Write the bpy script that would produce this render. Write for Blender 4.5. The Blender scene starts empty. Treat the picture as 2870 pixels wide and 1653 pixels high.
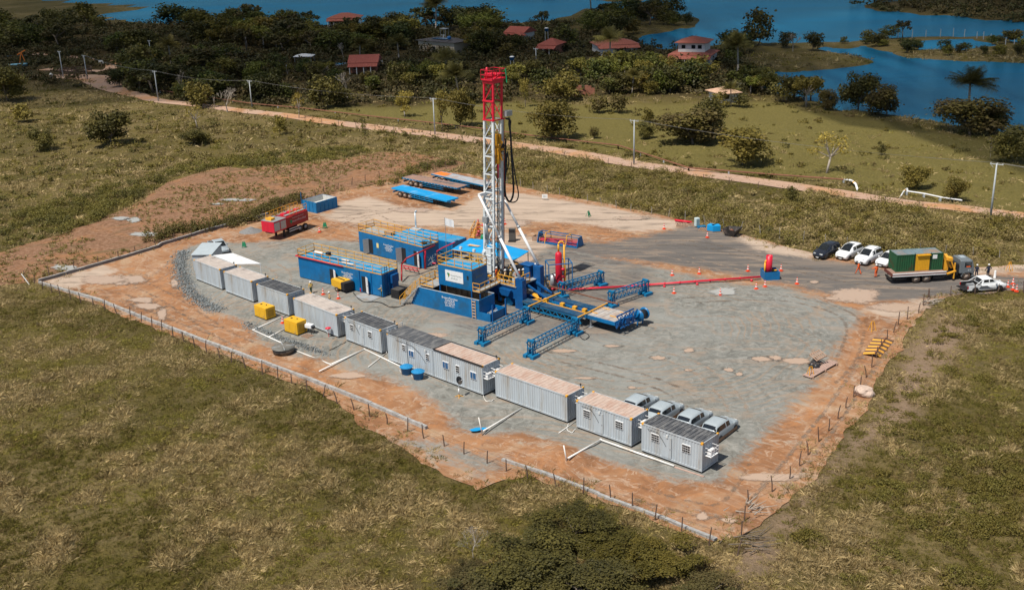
import bpy, bmesh, math, random
import numpy as np
from mathutils import Vector, Matrix, noise
from mathutils.geometry import delaunay_2d_cdt
R = math.radians
SC = bpy.context.scene
COL = SC.collection
random.seed(7); RG = np.random.default_rng(11)

# ------------------------------------------------------------------ camera
FPX = 3070.17          # focal length in pixels of a 2870 px wide frame
PITCH, ROLL, CAMH = 0.343714, -0.0336846, 44.7806
IW, IH = 2870.0, 1653.0
_cp, _sp, _cr, _sr = math.cos(PITCH), math.sin(PITCH), math.cos(ROLL), math.sin(ROLL)
FW = np.array([0, _cp, -_sp]); _up = np.array([0, _sp, _cp]); _rt = np.array([1., 0, 0])
RT = _cr*_rt + _sr*_up; UP = -_sr*_rt + _cr*_up
cam = bpy.data.cameras.new('camera'); camo = bpy.data.objects.new('camera', cam); COL.objects.link(camo)
cam.sensor_width = 36; cam.lens = FPX*36/IW; cam.clip_start = 1; cam.clip_end = 9000
M = Matrix(((RT[0], UP[0], -FW[0], 0), (RT[1], UP[1], -FW[1], 0), (RT[2], UP[2], -FW[2], CAMH), (0, 0, 0, 1)))
camo.matrix_world = M
SC.camera = camo

# ------------------------------------------------------------------ light
SUN_EL = R(61); SH = np.array([0.72, 0.69]); SH = SH/np.linalg.norm(SH)      # direction shadows fall on the ground
w = bpy.data.worlds.new('World'); SC.world = w; w.use_nodes = True
nt = w.node_tree; nt.nodes.clear()
sky = nt.nodes.new('ShaderNodeTexSky'); sky.sky_type = 'NISHITA'; sky.sun_disc = False
sky.sun_elevation = SUN_EL; sky.sun_rotation = math.atan2(-SH[0], -SH[1]); sky.air_density = 1.0; sky.dust_density = 0.6
bg = nt.nodes.new('ShaderNodeBackground'); bg.inputs[1].default_value = 0.08
wo = nt.nodes.new('ShaderNodeOutputWorld')
nt.links.new(sky.outputs[0], bg.inputs[0]); nt.links.new(bg.outputs[0], wo.inputs[0])
sl = bpy.data.lights.new('sun', 'SUN'); sl.energy = 4.9; sl.angle = R(0.55); sl.color = (1, 0.93, 0.82)
so = bpy.data.objects.new('sun', sl); COL.objects.link(so)
sd = Vector((SH[0]*math.cos(SUN_EL), SH[1]*math.cos(SUN_EL), -math.sin(SUN_EL)))
so.rotation_euler = sd.to_track_quat('-Z', 'Y').to_euler(); so.location = (-60, 60, 120)
SC.view_settings.view_transform = 'Standard'; SC.view_settings.look = 'None'
SC.view_settings.exposure = 0.08; SC.view_settings.gamma = 1; SC.view_settings.use_curve_mapping = False
SC.cycles.max_bounces = 6; SC.cycles.diffuse_bounces = 2; SC.cycles.transparent_max_bounces = 12

# ------------------------------------------------------------------ measuring: pixel of the photo -> point of the place
def unp(px, py, z=0.0):
    d = FW*FPX + RT*(px-IW/2) - UP*(py-IH/2); t = (z-CAMH)/d[2]
    return np.array([0, 0, CAMH]) + d*t
def proj(P):
    P = np.atleast_2d(np.asarray(P, float)); d = P-np.array([0, 0, CAMH]); zz = d@FW
    return np.stack([IW/2+FPX*(d@RT)/zz, IH/2-FPX*(d@UP)/zz, zz], -1)
CR = dict(A=(500,550,3.467), B=(1150,560,3.1657), C=(700,800,3.467), D=(1250,950,2.974), E=(2150,650,3.467), R1=(1180,620,4.853),
          R2=(1380,620,4.853), R3=(980,590,7.28), T=(1080,460,8.427), M=(1150,180,3.64), M2=(1280,520,7.28), F=(1750,550,4.854), G=(0,0,.8808),
          b1=(0,0,3.467), b2=(700,0,3.467), b3=(1400,0,3.309), b4=(2100,0,3.283), W=(0,620,4.514), N=(2150,380,3.511), Q=(1250,1350,2.809), K=(0,760,3.611))
def U(c, x, y, z=0.0):
    a = CR[c]; return unp(a[0]+x/a[2], a[1]+y/a[2], z)
def GP(pts, c='G', z=0.0): return np.array([U(c, x, y, z)[:2] for x, y in pts])
def hpx(c, b, t):
    Q = U(c, *b); a = CR[c]; ty = a[1]+t[1]/a[2]; lo, hi = 0, 60
    for _ in range(40):
        m = (lo+hi)/2
        if proj(Q+np.array([0, 0, m]))[0, 1] > ty: lo = m
        else: hi = m
    return lo

# ------------------------------------------------------------------ materials
MT = {}
def mat(name, col, rough=0.6, metal=0.0, var=0.12, scale=1.5, bump=0.0, bscale=30, dirt=None, damt=0.35, spec=0.4, emis=None, objrand=0.0, stretch=None):
    if name in MT: return MT[name]
    m = bpy.data.materials.new(name); m.use_nodes = True; MT[name] = m
    nt = m.node_tree; nd, lk = nt.nodes, nt.links; b = nd['Principled BSDF']
    b.inputs['Roughness'].default_value = rough; b.inputs['Metallic'].default_value = metal
    b.inputs['Specular IOR Level'].default_value = spec
    tc = nd.new('ShaderNodeTexCoord'); src = tc.outputs['Object']
    if stretch:
        mp = nd.new('ShaderNodeMapping'); mp.inputs['Scale'].default_value = stretch; lk.new(src, mp.inputs[0]); src = mp.outputs[0]
    n = nd.new('ShaderNodeTexNoise'); n.inputs['Scale'].default_value = scale; n.inputs['Detail'].default_value = 6; n.inputs['Roughness'].default_value = 0.65
    lk.new(src, n.inputs['Vector'])
    cr = nd.new('ShaderNodeValToRGB')
    cr.color_ramp.elements[0].position = 0.3; cr.color_ramp.elements[1].position = 0.7
    c = np.array(col, float)
    cr.color_ramp.elements[0].color = (*np.clip(c*(1-var), 0, 1), 1); cr.color_ramp.elements[1].color = (*np.clip(c*(1+var), 0, 1), 1)
    lk.new(n.outputs['Fac'], cr.inputs[0]); out = cr.outputs[0]
    if dirt is not None:
        n2 = nd.new('ShaderNodeTexNoise'); n2.inputs['Scale'].default_value = scale*0.45; n2.inputs['Detail'].default_value = 8; n2.inputs['Roughness'].default_value = 0.7
        lk.new(src, n2.inputs['Vector'])
        r2 = nd.new('ShaderNodeValToRGB'); r2.color_ramp.elements[0].position = 0.62-damt*0.5; r2.color_ramp.elements[1].position = 0.72-damt*0.3
        r2.color_ramp.elements[0].color = (0, 0, 0, 1); r2.color_ramp.elements[1].color = (1, 1, 1, 1)
        lk.new(n2.outputs['Fac'], r2.inputs[0])
        mx = nd.new('ShaderNodeMix'); mx.data_type = 'RGBA'; lk.new(r2.outputs[0], mx.inputs[0]); lk.new(out, mx.inputs[6]); mx.inputs[7].default_value = (*dirt, 1)
        out = mx.outputs[2]
    if objrand:
        oi = nd.new('ShaderNodeObjectInfo'); hs = nd.new('ShaderNodeHueSaturation'); mr = nd.new('ShaderNodeMapRange')
        mr.inputs[3].default_value = 1-objrand; mr.inputs[4].default_value = 1+objrand
        lk.new(oi.outputs['Random'], mr.inputs[0]); lk.new(mr.outputs[0], hs.inputs['Value']); lk.new(out, hs.inputs['Color']); out = hs.outputs[0]
    lk.new(out, b.inputs['Base Color'])
    if bump:
        n3 = nd.new('ShaderNodeTexNoise'); n3.inputs['Scale'].default_value = bscale; n3.inputs['Detail'].default_value = 4; lk.new(tc.outputs['Object'], n3.inputs['Vector'])
        bp = nd.new('ShaderNodeBump'); bp.inputs['Strength'].default_value = bump; bp.inputs['Distance'].default_value = 0.05
        lk.new(n3.outputs['Fac'], bp.inputs['Height']); lk.new(bp.outputs[0], b.inputs['Normal'])
    return m
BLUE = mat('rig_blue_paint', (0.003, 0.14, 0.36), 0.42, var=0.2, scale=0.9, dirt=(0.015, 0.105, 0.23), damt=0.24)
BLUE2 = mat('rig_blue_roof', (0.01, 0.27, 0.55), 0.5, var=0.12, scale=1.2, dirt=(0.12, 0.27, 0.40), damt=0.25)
BLUED = mat('rig_dark_blue_paint', (0.006, 0.085, 0.27), 0.45, var=0.2, scale=1.5)
TBLUE = mat('truss_blue_paint', (0.006, 0.16, 0.34), 0.45, var=0.15)
BBLUE = mat('bright_blue_paint', (0.006, 0.30, 0.66), 0.5, var=0.08, scale=0.8, dirt=(0.15, 0.42, 0.68), damt=0.12)
YEL = mat('safety_yellow', (0.78, 0.38, 0.035), 0.5, var=0.15, scale=4)
GYEL = mat('generator_yellow', (0.72, 0.40, 0.02), 0.45, var=0.06, scale=2, dirt=(0.5, 0.3, 0.08), damt=0.1)
RED = mat('red_paint', (0.62, 0.018, 0.045), 0.4, var=0.15, scale=2)
DRED = mat('dark_red_paint', (0.32, 0.015, 0.02), 0.42, var=0.15, scale=1.2)
PINK = mat('faded_red_paint', (0.58, 0.10, 0.12), 0.5, var=0.2, scale=3)
WHT = mat('white_paint', (0.78, 0.79, 0.8), 0.4, var=0.05, scale=3, dirt=(0.55, 0.52, 0.48), damt=0.1)
MASTW = mat('mast_white_paint', (0.72, 0.77, 0.79), 0.45, var=0.12, scale=3, dirt=(0.38, 0.38, 0.36), damt=0.22)
GREYP = mat('container_grey_paint', (0.45, 0.50, 0.54), 0.5, var=0.08, scale=2.2, dirt=(0.36, 0.35, 0.33), damt=0.26, stretch=(1, 1, .12))
GREYR = mat('pale_container_roof', (0.50, 0.44, 0.40), 0.7, var=0.15, scale=1.2, dirt=(0.30, 0.26, 0.24), damt=0.2)
RUSTR = mat('rusty_pink_container_roof', (0.50, 0.39, 0.33), 0.75, var=0.15, scale=1.5, dirt=(0.42, 0.27, 0.21), damt=0.30, stretch=(2.5, 1, 1))
DARKR = mat('dark_container_roof', (0.075, 0.08, 0.09), 0.7, var=0.3, scale=1.6, dirt=(0.20, 0.20, 0.20), damt=0.3, stretch=(4, 1, 1))
BLK = mat('black_steel', (0.02, 0.02, 0.022), 0.55, var=0.3, scale=3)
TYRE = mat('tyre_rubber', (0.025, 0.022, 0.02), 0.85, var=0.3, scale=6, dirt=(0.16, 0.10, 0.065), damt=0.35)
RIM = mat('dusty_wheel_rim', (0.34, 0.27, 0.22), 0.6, var=0.3, scale=6)
RIMS = mat('alloy_rim', (0.5, 0.5, 0.52), 0.35, 0.7, var=0.1)
STEEL = mat('galvanised_steel', (0.42, 0.44, 0.46), 0.45, 0.5, var=0.15, scale=5)
DECKG = mat('grey_steel_deck', (0.33, 0.36, 0.38), 0.6, 0.1, var=0.15, scale=2, dirt=(0.34, 0.27, 0.21), damt=0.3)
WOOD = mat('weathered_wood', (0.30, 0.22, 0.16), 0.85, var=0.3, scale=3, stretch=(0.5, 6, 1), dirt=(0.40, 0.24, 0.17), damt=0.4)
TWOOD = mat('trailer_wood_deck', (0.34, 0.20, 0.15), 0.85, var=0.3, scale=2, stretch=(0.5, 5, 1), dirt=(0.20, 0.15, 0.13), damt=0.35)
POSTW = mat('fence_post_wood', (0.13, 0.085, 0.065), 0.9, var=0.4, scale=6)
CONC = mat('pole_concrete', (0.42, 0.45, 0.47), 0.8, var=0.12, scale=3)
BLOCK = mat('wall_blocks', (0.36, 0.36, 0.355), 0.85, var=0.35, scale=2.2, bump=0.5, bscale=9, dirt=(0.30, 0.25, 0.21), damt=0.22)
BLOCKD = mat('grey_kerb_blocks', (0.20, 0.19, 0.185), 0.85, var=0.2, scale=1.2, bump=0.4, bscale=9)
GLASS = mat('tinted_glass', (0.012, 0.016, 0.02), 0.08, var=0.05, spec=0.7)
WIN = mat('window_blue_glass', (0.02, 0.10, 0.24), 0.15, var=0.2, spec=0.6)
PVC = mat('white_pvc', (0.80, 0.79, 0.76), 0.4, var=0.05, dirt=(0.6, 0.5, 0.4), damt=0.12)
ORNG = mat('orange_workwear', (0.80, 0.13, 0.025), 0.8, var=0.1)
KHAK = mat('khaki_workwear', (0.50, 0.34, 0.10), 0.85, var=0.1)
TANW = mat('tan_workwear', (0.62, 0.42, 0.22), 0.85, var=0.1)
NAVY = mat('navy_uniform', (0.012, 0.02, 0.045), 0.8, var=0.1)
GREENW = mat('dark_green_trousers', (0.03, 0.06, 0.04), 0.85)
SKIN = mat('skin', (0.33, 0.17, 0.11), 0.6)
CONEO = mat('cone_orange', (0.85, 0.10, 0.035), 0.5, var=0.06)
CONEW = mat('cone_white', (0.8, 0.8, 0.8), 0.5, var=0.04)
GREEN = mat('green_paint', (0.015, 0.22, 0.10), 0.5, var=0.15)
CGREEN = mat('container_green', (0.015, 0.085, 0.035), 0.55, var=0.15, scale=2, dirt=(0.06, 0.045, 0.02), damt=0.18)
CYEL = mat('container_yellow', (0.68, 0.36, 0.02), 0.5, var=0.08)
CROOF = mat('container_worn_roof', (0.16, 0.22, 0.25), 0.6, var=0.2, scale=1, dirt=(0.30, 0.20, 0.14), damt=0.3)
SILV = mat('silver_car_paint', (0.40, 0.46, 0.50), 0.3, 0.1, var=0.03)
SILV2 = mat('truck_grey_paint', (0.22, 0.25, 0.27), 0.35, 0.35, var=0.05)
MUDP = mat('mud_splashed_lower_paint', (0.30, 0.17, 0.10), 0.7, var=0.3, scale=3)
CWHT = mat('white_car_paint', (0.80, 0.82, 0.84), 0.22, var=0.02)
CBLK = mat('dark_car_paint', (0.018, 0.022, 0.035), 0.2, var=0.05, spec=0.6)
TILE = mat('red_roof_tiles', (0.30, 0.08, 0.06), 0.8, var=0.25, scale=1.2, stretch=(5, 1, 1))
TILEO = mat('orange_roof_tiles', (0.32, 0.10, 0.07), 0.8, var=0.25, scale=1.2, stretch=(5, 1, 1))
TILET = mat('tan_roof_tiles', (0.50, 0.32, 0.22), 0.8, var=0.2, scale=1.2)
WALLW = mat('whitewashed_wall', (0.62, 0.62, 0.60), 0.85, var=0.12, scale=1)
WALLC = mat('cream_wall', (0.52, 0.45, 0.35), 0.85, var=0.08, scale=1)
WALLB = mat('brick_red_wall', (0.34, 0.14, 0.09), 0.9, var=0.3, scale=2)
DSLAB = mat('dark_slab_roof', (0.075, 0.07, 0.075), 0.8, var=0.2)
SOLAR = mat('solar_panel', (0.01, 0.06, 0.16), 0.15, var=0.1)
RUSTP = mat('rusty_pipe', (0.20, 0.085, 0.05), 0.75, var=0.35, scale=1.5)
BARK = mat('tree_bark', (0.16, 0.13, 0.10), 0.9, var=0.3, scale=3)
PBARK = mat('pale_bark', (0.38, 0.33, 0.28), 0.9, var=0.25, scale=3)
PLAST = mat('black_plastic', (0.03, 0.03, 0.033), 0.4, var=0.2, dirt=(0.16, 0.13, 0.10), damt=0.3)
TANKB = mat('blue_plastic_tank', (0.01, 0.12, 0.33), 0.4, var=0.06)
def feather(name, col, rough):
    m = bpy.data.materials.new(name); m.use_nodes = True; nt = m.node_tree; b = nt.nodes['Principled BSDF']; b.inputs['Base Color'].default_value = (*col, 1); b.inputs['Roughness'].default_value = rough; b.inputs['Specular IOR Level'].default_value = .35
    at = nt.nodes.new('ShaderNodeAttribute'); at.attribute_name = 'col'; tc = nt.nodes.new('ShaderNodeTexCoord'); n = nt.nodes.new('ShaderNodeTexNoise'); n.inputs['Scale'].default_value = 1.3; n.inputs['Detail'].default_value = 8; n.inputs['Roughness'].default_value = .7; nt.links.new(tc.outputs['Object'], n.inputs['Vector'])
    a1 = nt.nodes.new('ShaderNodeMath'); a1.operation = 'MULTIPLY_ADD'; nt.links.new(n.outputs['Fac'], a1.inputs[0]); a1.inputs[1].default_value = 3.6; a1.inputs[2].default_value = -2.35
    a2 = nt.nodes.new('ShaderNodeMath'); a2.operation = 'MULTIPLY_ADD'; a2.use_clamp = True; sp = nt.nodes.new('ShaderNodeSeparateColor'); nt.links.new(at.outputs['Color'], sp.inputs[0]); nt.links.new(sp.outputs[0], a2.inputs[0]); a2.inputs[1].default_value = 1.9; nt.links.new(a1.outputs[0], a2.inputs[2])
    nt.links.new(a2.outputs[0], b.inputs['Alpha']); return m
MUDWET = feather('muddy_water', (0.45, 0.33, 0.25), .3)
MUDTRK = feather('mud_smear', (0.21, 0.155, 0.115), .85)
WETDK = feather('damp_gravel', (0.14, 0.13, 0.115), .7)
GREYWET = feather('pale_puddle_water', (0.40, 0.40, 0.38), .2)
ROCKM = mat('rubble_rock', (0.20, 0.22, 0.225), 0.85, var=0.5, scale=1.2, bump=0.4, bscale=6)
BOULD = mat('pale_boulder', (0.55, 0.42, 0.34), 0.85, var=0.2, scale=2, bump=0.5, bscale=5)
HAZY = mat('hazard_yellow_orange', (0.82, 0.40, 0.06), 0.6, var=0.08)
HAZB = mat('hazard_dark_stripe', (0.14, 0.085, 0.06), 0.7)
TAPE = mat('orange_tarp', (0.75, 0.20, 0.03), 0.7)
PLANK = mat('pinkish_planks', (0.42, 0.29, 0.24), 0.85, var=0.2, scale=3)
TANKI = mat('rusty_tank_inside', (0.13, 0.095, 0.065), 0.8, var=0.3, scale=2, dirt=(0.25, 0.22, 0.17), damt=0.3)
LAMPW = mat('lamp_glass', (0.6, 0.62, 0.62), 0.3)
TLR = mat('tail_lamp_red', (0.4, 0.01, 0.01), 0.3)

# ------------------------------------------------------------------ mesh helpers
def link(o, parent=None):
    COL.objects.link(o)
    if parent is not None: o.parent = parent
    return o
def tag(o, label=None, cat=None, group=None, kind=None):
    if label: o['label'] = label
    if cat: o['category'] = cat
    if group: o['group'] = group
    if kind: o['kind'] = kind
    return o
def empty(name, loc=(0,0,0), th=0.0, label=None, cat=None, group=None):
    o = bpy.data.objects.new(name, None); o.empty_display_size = 0.3
    o.location = tuple(float(v) for v in loc) if len(loc) == 3 else (float(loc[0]), float(loc[1]), 0.0)
    o.rotation_euler = (0, 0, th); link(o); return tag(o, label, cat, group)
class MB:
    def __init__(s): s.v = []; s.f = []; s.m = []; s.mi = 0; s.sm = []
    def add(s, vs, fs, smooth=False):
        n = len(s.v); s.v += [tuple(map(float, p)) for p in vs]
        for f in fs: s.f.append([i+n for i in f]); s.m.append(s.mi); s.sm.append(smooth)
        return s
    def box(s, x0, x1, y0, y1, z0, z1, skip=()):
        v = [(x0,y0,z0),(x1,y0,z0),(x1,y1,z0),(x0,y1,z0),(x0,y0,z1),(x1,y0,z1),(x1,y1,z1),(x0,y1,z1)]
        F = dict(b=(3,2,1,0), t=(4,5,6,7), f=(0,1,5,4), r=(1,2,6,5), k=(2,3,7,6), l=(3,0,4,7))
        return s.add(v, [F[k] for k in F if k not in skip])
    def tube(s, p, q, r, n=6, r2=None, cap=True):
        p, q = Vector(p), Vector(q); d = q-p
        if d.length < 1e-6: return s
        d.normalize(); a = d.orthogonal().normalized(); b = d.cross(a); r2 = r if r2 is None else r2
        v = []
        for k in range(n):
            t = 2*math.pi*(k+.5)/n; u = a*math.cos(t)+b*math.sin(t); v.append(p+u*r); v.append(q+u*r2)
        f = [(2*k, 2*((k+1) % n), 2*((k+1) % n)+1, 2*k+1) for k in range(n)]
        if cap: f += [tuple(2*k for k in range(n))[::-1], tuple(2*k+1 for k in range(n))]
        return s.add(v, f, n > 6)
    def bar(s, p, q, w=0.06, h=None): 
        p, q = Vector(p), Vector(q); d = (q-p)
        if d.length < 1e-6: return s
        d.normalize(); h = w if h is None else h
        z = Vector((0,0,1)) if abs(d.z) < 0.95 else Vector((0,1,0))
        a = d.cross(z).normalized(); b = a.cross(d)
        v = []
        for P in (p, q):
            for sx, sy in ((-1,-1),(1,-1),(1,1),(-1,1)): v.append(P+a*(sx*w/2)+b*(sy*h/2))
        return s.add(v, [(0,1,2,3)[::-1],(4,5,6,7),(0,1,5,4),(1,2,6,5),(2,3,7,6),(3,0,4,7)])
    def path(s, pts, r, n=6):
        for a, b in zip(pts[:-1], pts[1:]): s.tube(a, b, r, n)
        return s
    def prism(s, poly, z0, z1, axis='z'):
        n = len(poly)
        if axis == 'z': v = [(x,y,z0) for x,y in poly]+[(x,y,z1) for x,y in poly]
        elif axis == 'y': v = [(x,z0,y) for x,y in poly]+[(x,z1,y) for x,y in poly]
        else: v = [(z0,x,y) for x,y in poly]+[(z1,x,y) for x,y in poly]
        return s.add(v, [tuple(range(n))[::-1], tuple(range(n, 2*n))]+[(i,(i+1)%n,n+(i+1)%n,n+i) for i in range(n)])
    def lathe(s, prof, c=(0,0), n=16, smooth=True):
        v = []; m = len(prof)
        for k in range(n):
            t = 2*math.pi*k/n
            for r, z in prof: v.append((c[0]+r*math.cos(t), c[1]+r*math.sin(t), z))
        f = [(k*m+j, ((k+1)%n)*m+j, ((k+1)%n)*m+j+1, k*m+j+1) for k in range(n) for j in range(m-1)]
        s.add(v, f, smooth)
        if prof[0][0] > 1e-4: s.f.append([len(s.v)-n*m+k*m for k in range(n)][::-1]); s.m.append(s.mi); s.sm.append(False)
        if prof[-1][0] > 1e-4: s.f.append([len(s.v)-n*m+k*m+m-1 for k in range(n)]); s.m.append(s.mi); s.sm.append(False)
        return s
    def loft(s, rings, smooth=False, cap=True):
        n = len(rings[0]); v = [p for r in rings for p in r]; f = []
        for j in range(len(rings)-1):
            for k in range(n): f.append((j*n+k, j*n+(k+1)%n, (j+1)*n+(k+1)%n, (j+1)*n+k))
        if cap: f += [tuple(range(n))[::-1], tuple(range((len(rings)-1)*n, len(rings)*n))]
        return s.add(v, f, smooth)
    def quad(s, a, b, c, d): return s.add([a,b,c,d], [(0,1,2,3)])
    def mesh(s, name, mats):
        me = bpy.data.meshes.new(name); me.from_pydata(s.v, [], s.f)
        if not isinstance(mats, (list, tuple)): mats = [mats]
        for m in mats: me.materials.append(m)
        me.polygons.foreach_set('material_index', s.m); me.polygons.foreach_set('use_smooth', s.sm)
        me.update()
        bm = bmesh.new(); bm.from_mesh(me); bmesh.ops.recalc_face_normals(bm, faces=bm.faces); bm.to_mesh(me); bm.free()
        return me
    def build(s, name, mats, parent=None, bevel=0.0, loc=None, rz=None):
        o = bpy.data.objects.new(name, s.mesh(name, mats)); link(o, parent)
        if loc is not None: o.location = tuple(float(v) for v in loc)
        if rz is not None: o.rotation_euler = (0,0,rz)
        if bevel:
            b = o.modifiers.new('b', 'BEVEL'); b.width = bevel; b.segments = 2; b.limit_method = 'ANGLE'
        return o
def copy_tree(o, parent=None):
    c = o.copy(); COL.objects.link(c)
    if parent is not None: c.parent = parent; c.matrix_parent_inverse = o.matrix_parent_inverse
    for ch in list(o.children): copy_tree(ch, c)
    return c
def npmesh(name, V, F, mats, cols=None, mi=None):
    V = np.asarray(V, np.float32); F = np.asarray(F, np.int32); k = F.shape[1]
    me = bpy.data.meshes.new(name); me.vertices.add(len(V)); me.vertices.foreach_set('co', V.ravel())
    me.loops.add(F.size); me.loops.foreach_set('vertex_index', F.ravel())
    me.polygons.add(len(F)); me.polygons.foreach_set('loop_start', np.arange(0, F.size, k, dtype=np.int32)); me.polygons.foreach_set('loop_total', np.full(len(F), k, np.int32))
    if cols is not None:
        at = me.color_attributes.new('col', 'FLOAT_COLOR', 'POINT'); c4 = np.ones((len(V), 4), np.float32); c4[:, :3] = cols; at.data.foreach_set('color', c4.ravel())
    for m in (mats if isinstance(mats, (list, tuple)) else [mats]): me.materials.append(m)
    if mi is not None: me.polygons.foreach_set('material_index', np.asarray(mi, np.int32))
    me.update(calc_edges=True); return me
def mobj(name, me, parent=None): return link(bpy.data.objects.new(name, me), parent)
def text(name, body, size, m, parent, loc, rot, ext=0.005, align='CENTER'):
    cu = bpy.data.curves.new(name, 'FONT'); cu.body = body; cu.size = size; cu.extrude = ext; cu.align_x = align; cu.space_line = 0.85
    t = bpy.data.objects.new('tmp', cu); COL.objects.link(t)
    bpy.context.view_layer.update()
    me = bpy.data.meshes.new_from_object(t.evaluated_get(bpy.context.evaluated_depsgraph_get()))
    bpy.data.objects.remove(t); me.materials.clear(); me.materials.append(m)
    o = bpy.data.objects.new(name, me); link(o, parent); o.location = loc; o.rotation_euler = rot; return o
def inpoly(P, poly):
    P = np.asarray(P); poly = np.asarray(poly); x, y = P[:, 0], P[:, 1]; r = np.zeros(len(P), bool); n = len(poly)
    for i in range(n):
        x1, y1 = poly[i]; x2, y2 = poly[(i+1) % n]
        if y1 == y2: continue
        c = ((y1 > y) != (y2 > y)) & (x < (x2-x1)*(y-y1)/(y2-y1)+x1); r ^= c
    return r
def sdist(P, poly, closed=True):
    P = np.asarray(P); poly = np.asarray(poly); d = np.full(len(P), 1e9); n = len(poly)
    for i in range(n if closed else n-1):
        a = poly[i]; b = poly[(i+1) % n]; ab = b-a; t = np.clip(((P-a)@ab)/max(ab@ab, 1e-9), 0, 1)
        d = np.minimum(d, np.hypot(*(P-a-t[:, None]*ab).T))
    if not closed: return d
    return np.where(inpoly(P, poly), d, -d)
def vnoise(P, s, seed=0):          # cheap smooth value noise, vectorised
    P = np.asarray(P, float)/s; i = np.floor(P).astype(np.int64); f = P-i; f = f*f*(3-2*f)
    def h(a, b):
        n = (a*374761393+b*668265263+seed*982451653) & 0xffffffff; n = ((n ^ (n >> 13))*1274126177) & 0xffffffff
        return ((n ^ (n >> 16)) & 0xffff)/65535.0
    x, y = i[:, 0], i[:, 1]
    a = h(x, y)*(1-f[:, 0])+h(x+1, y)*f[:, 0]; b = h(x, y+1)*(1-f[:, 0])+h(x+1, y+1)*f[:, 0]
    return a*(1-f[:, 1])+b*f[:, 1]
def fnoise(P, s, seed=0, o=3):
    r = 0; w = 0
    for k in range(o): r = r+vnoise(P, s/2**k, seed+k)*0.5**k; w += 0.5**k
    return r/w
def jag(poly, step, amp, seed=0):   # subdivide an outline and make it uneven
    poly = np.asarray(poly, float); out = []; n = len(poly)
    for i in range(n):
        a, b = poly[i], poly[(i+1) % n]; L = np.hypot(*(b-a)); k = max(1, int(L/step)); nr = np.array([-(b-a)[1], (b-a)[0]])/max(L, 1e-6)
        for j in range(k):
            p = a+(b-a)*j/k; q = np.array([p]); out.append(p+nr*amp*((fnoise(q, step*4, seed)[0]-.5)*2+(fnoise(q, step*1.3, seed+9)[0]-.5)))
    return np.array(out)
def sheet(name, outline, z, spacing, m, colf=None, zf=None, maxd=None):
    """triangulated sheet that follows the outline exactly, with inner points for detail"""
    o = np.asarray(outline); lo, hi = o.min(0), o.max(0)
    xs = np.arange(lo[0], hi[0], spacing); ys = np.arange(lo[1], hi[1], spacing)
    g = np.stack(np.meshgrid(xs, ys), -1).reshape(-1, 2)
    g = g+(RG.random(g.shape)-.5)*spacing*0.3
    g = g[inpoly(g, o)]
    if len(g): g = g[sdist(g, o) > spacing*0.35]
    pts = [Vector(p) for p in np.vstack([o, g])] if len(g) else [Vector(p) for p in o]
    n = len(o)
    r = delaunay_2d_cdt(pts, [], [list(range(n))], 1, 1e-5)
    V = np.array([(p[0], p[1], 0) for p in r[0]]); F = [f for f in r[2] if len(f) == 3]
    V[:, 2] = z if zf is None else z+zf(V[:, :2])
    cols = colf(V[:, :2]) if colf else None
    me = npmesh(name, V, F, m, cols); o2 = mobj(name, me); return tag(o2, kind='structure')

# ================================================================== GROUND
YARD = GP([(88,693),(160,722),(420,828),(620,905),(800,975),(930,1072),(1060,1152),(1180,1215),(1300,1178),(1400,1205),(1560,1262),(1770,1343),(1850,1325),(1960,1225),(2030,1130),(2130,1010),(2200,885),(2265,790),(2300,745),(2335,730),(2400,724),(2640,712),(2640,640),(2440,662),(2330,668),(2200,655),(2010,628),(1830,578),(1660,538),(1480,500),(1330,472),(1250,455),(1190,436),(1110,425),(960,447),(860,470),(750,495),(640,548),(430,592),(250,645)])
CLEAR = GP([(-120,720),(0,705),(70,697),(88,693),(250,645),(430,592),(640,548),(750,495),(860,470),(960,447),(1110,425),(1150,402),(1010,376),(930,376),(860,392),(700,409),(600,418),(560,412),(470,432),(410,450),(360,490),(250,545),(130,585),(0,625),(-120,640)])
GREY = GP([(440,640),(448,700),(510,765),(600,800),(640,845),(740,880),(830,905),(920,930),(1000,955),(1080,1000),(1130,1060),(1210,1075),(1290,1065),(1400,1100),(1480,1135),(1560,1160),(1660,1190),(1780,1190),(1850,1120),(1940,1020),(2010,950),(2050,890),(2110,800),(2130,775),(2050,745),(1990,725),(1930,705),(1850,705),(1780,695),(1640,665),(1500,640),(1440,620),(1330,610),(1150,600),(900,600),(760,590),(600,600),(500,600),(450,615)])
DARK = GP([(1250,585),(1400,590),(1500,600),(1640,572),(1700,553),(1830,582),(2010,636),(2200,668),(2640,690),(2640,716),(2330,732),(2250,745),(2180,745),(2060,730),(1930,700),(1800,675),(1640,650),(1500,635),(1350,615)])
WASH = GP([(930,1082),(1060,1075),(1230,1115),(1290,1150),(1180,1188),(1060,1135)])
DAMP = GP([(960,740),(1000,700),(1250,620),(1420,610),(1620,650),(1640,740),(1560,840),(1380,850),(1150,830)])
PALES = [GP(p) for p in ([(840,500),(900,485),(1000,515),(1120,520),(1190,478),(1290,478),(1480,508),(1650,543),(1705,553),(1640,568),(1560,572),(1430,552),(1300,547),(1230,575),(1130,560),(1000,560),(880,555),(800,540)],
    [(1235,572),(1320,588),(1370,600),(1330,628),(1290,640),(1230,620)], [(1800,577),(2025,629),(2000,640),(1880,620)], [(2130,762),(2290,738),(2290,765),(2200,795)],
    [(100,697),(255,655),(290,668),(170,716)], [(2330,668),(2640,642),(2640,662),(2400,680)])]
ORNG_STREAK = GP([(0,0),(1,0),(1,1)])
ROADS = {}
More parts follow.
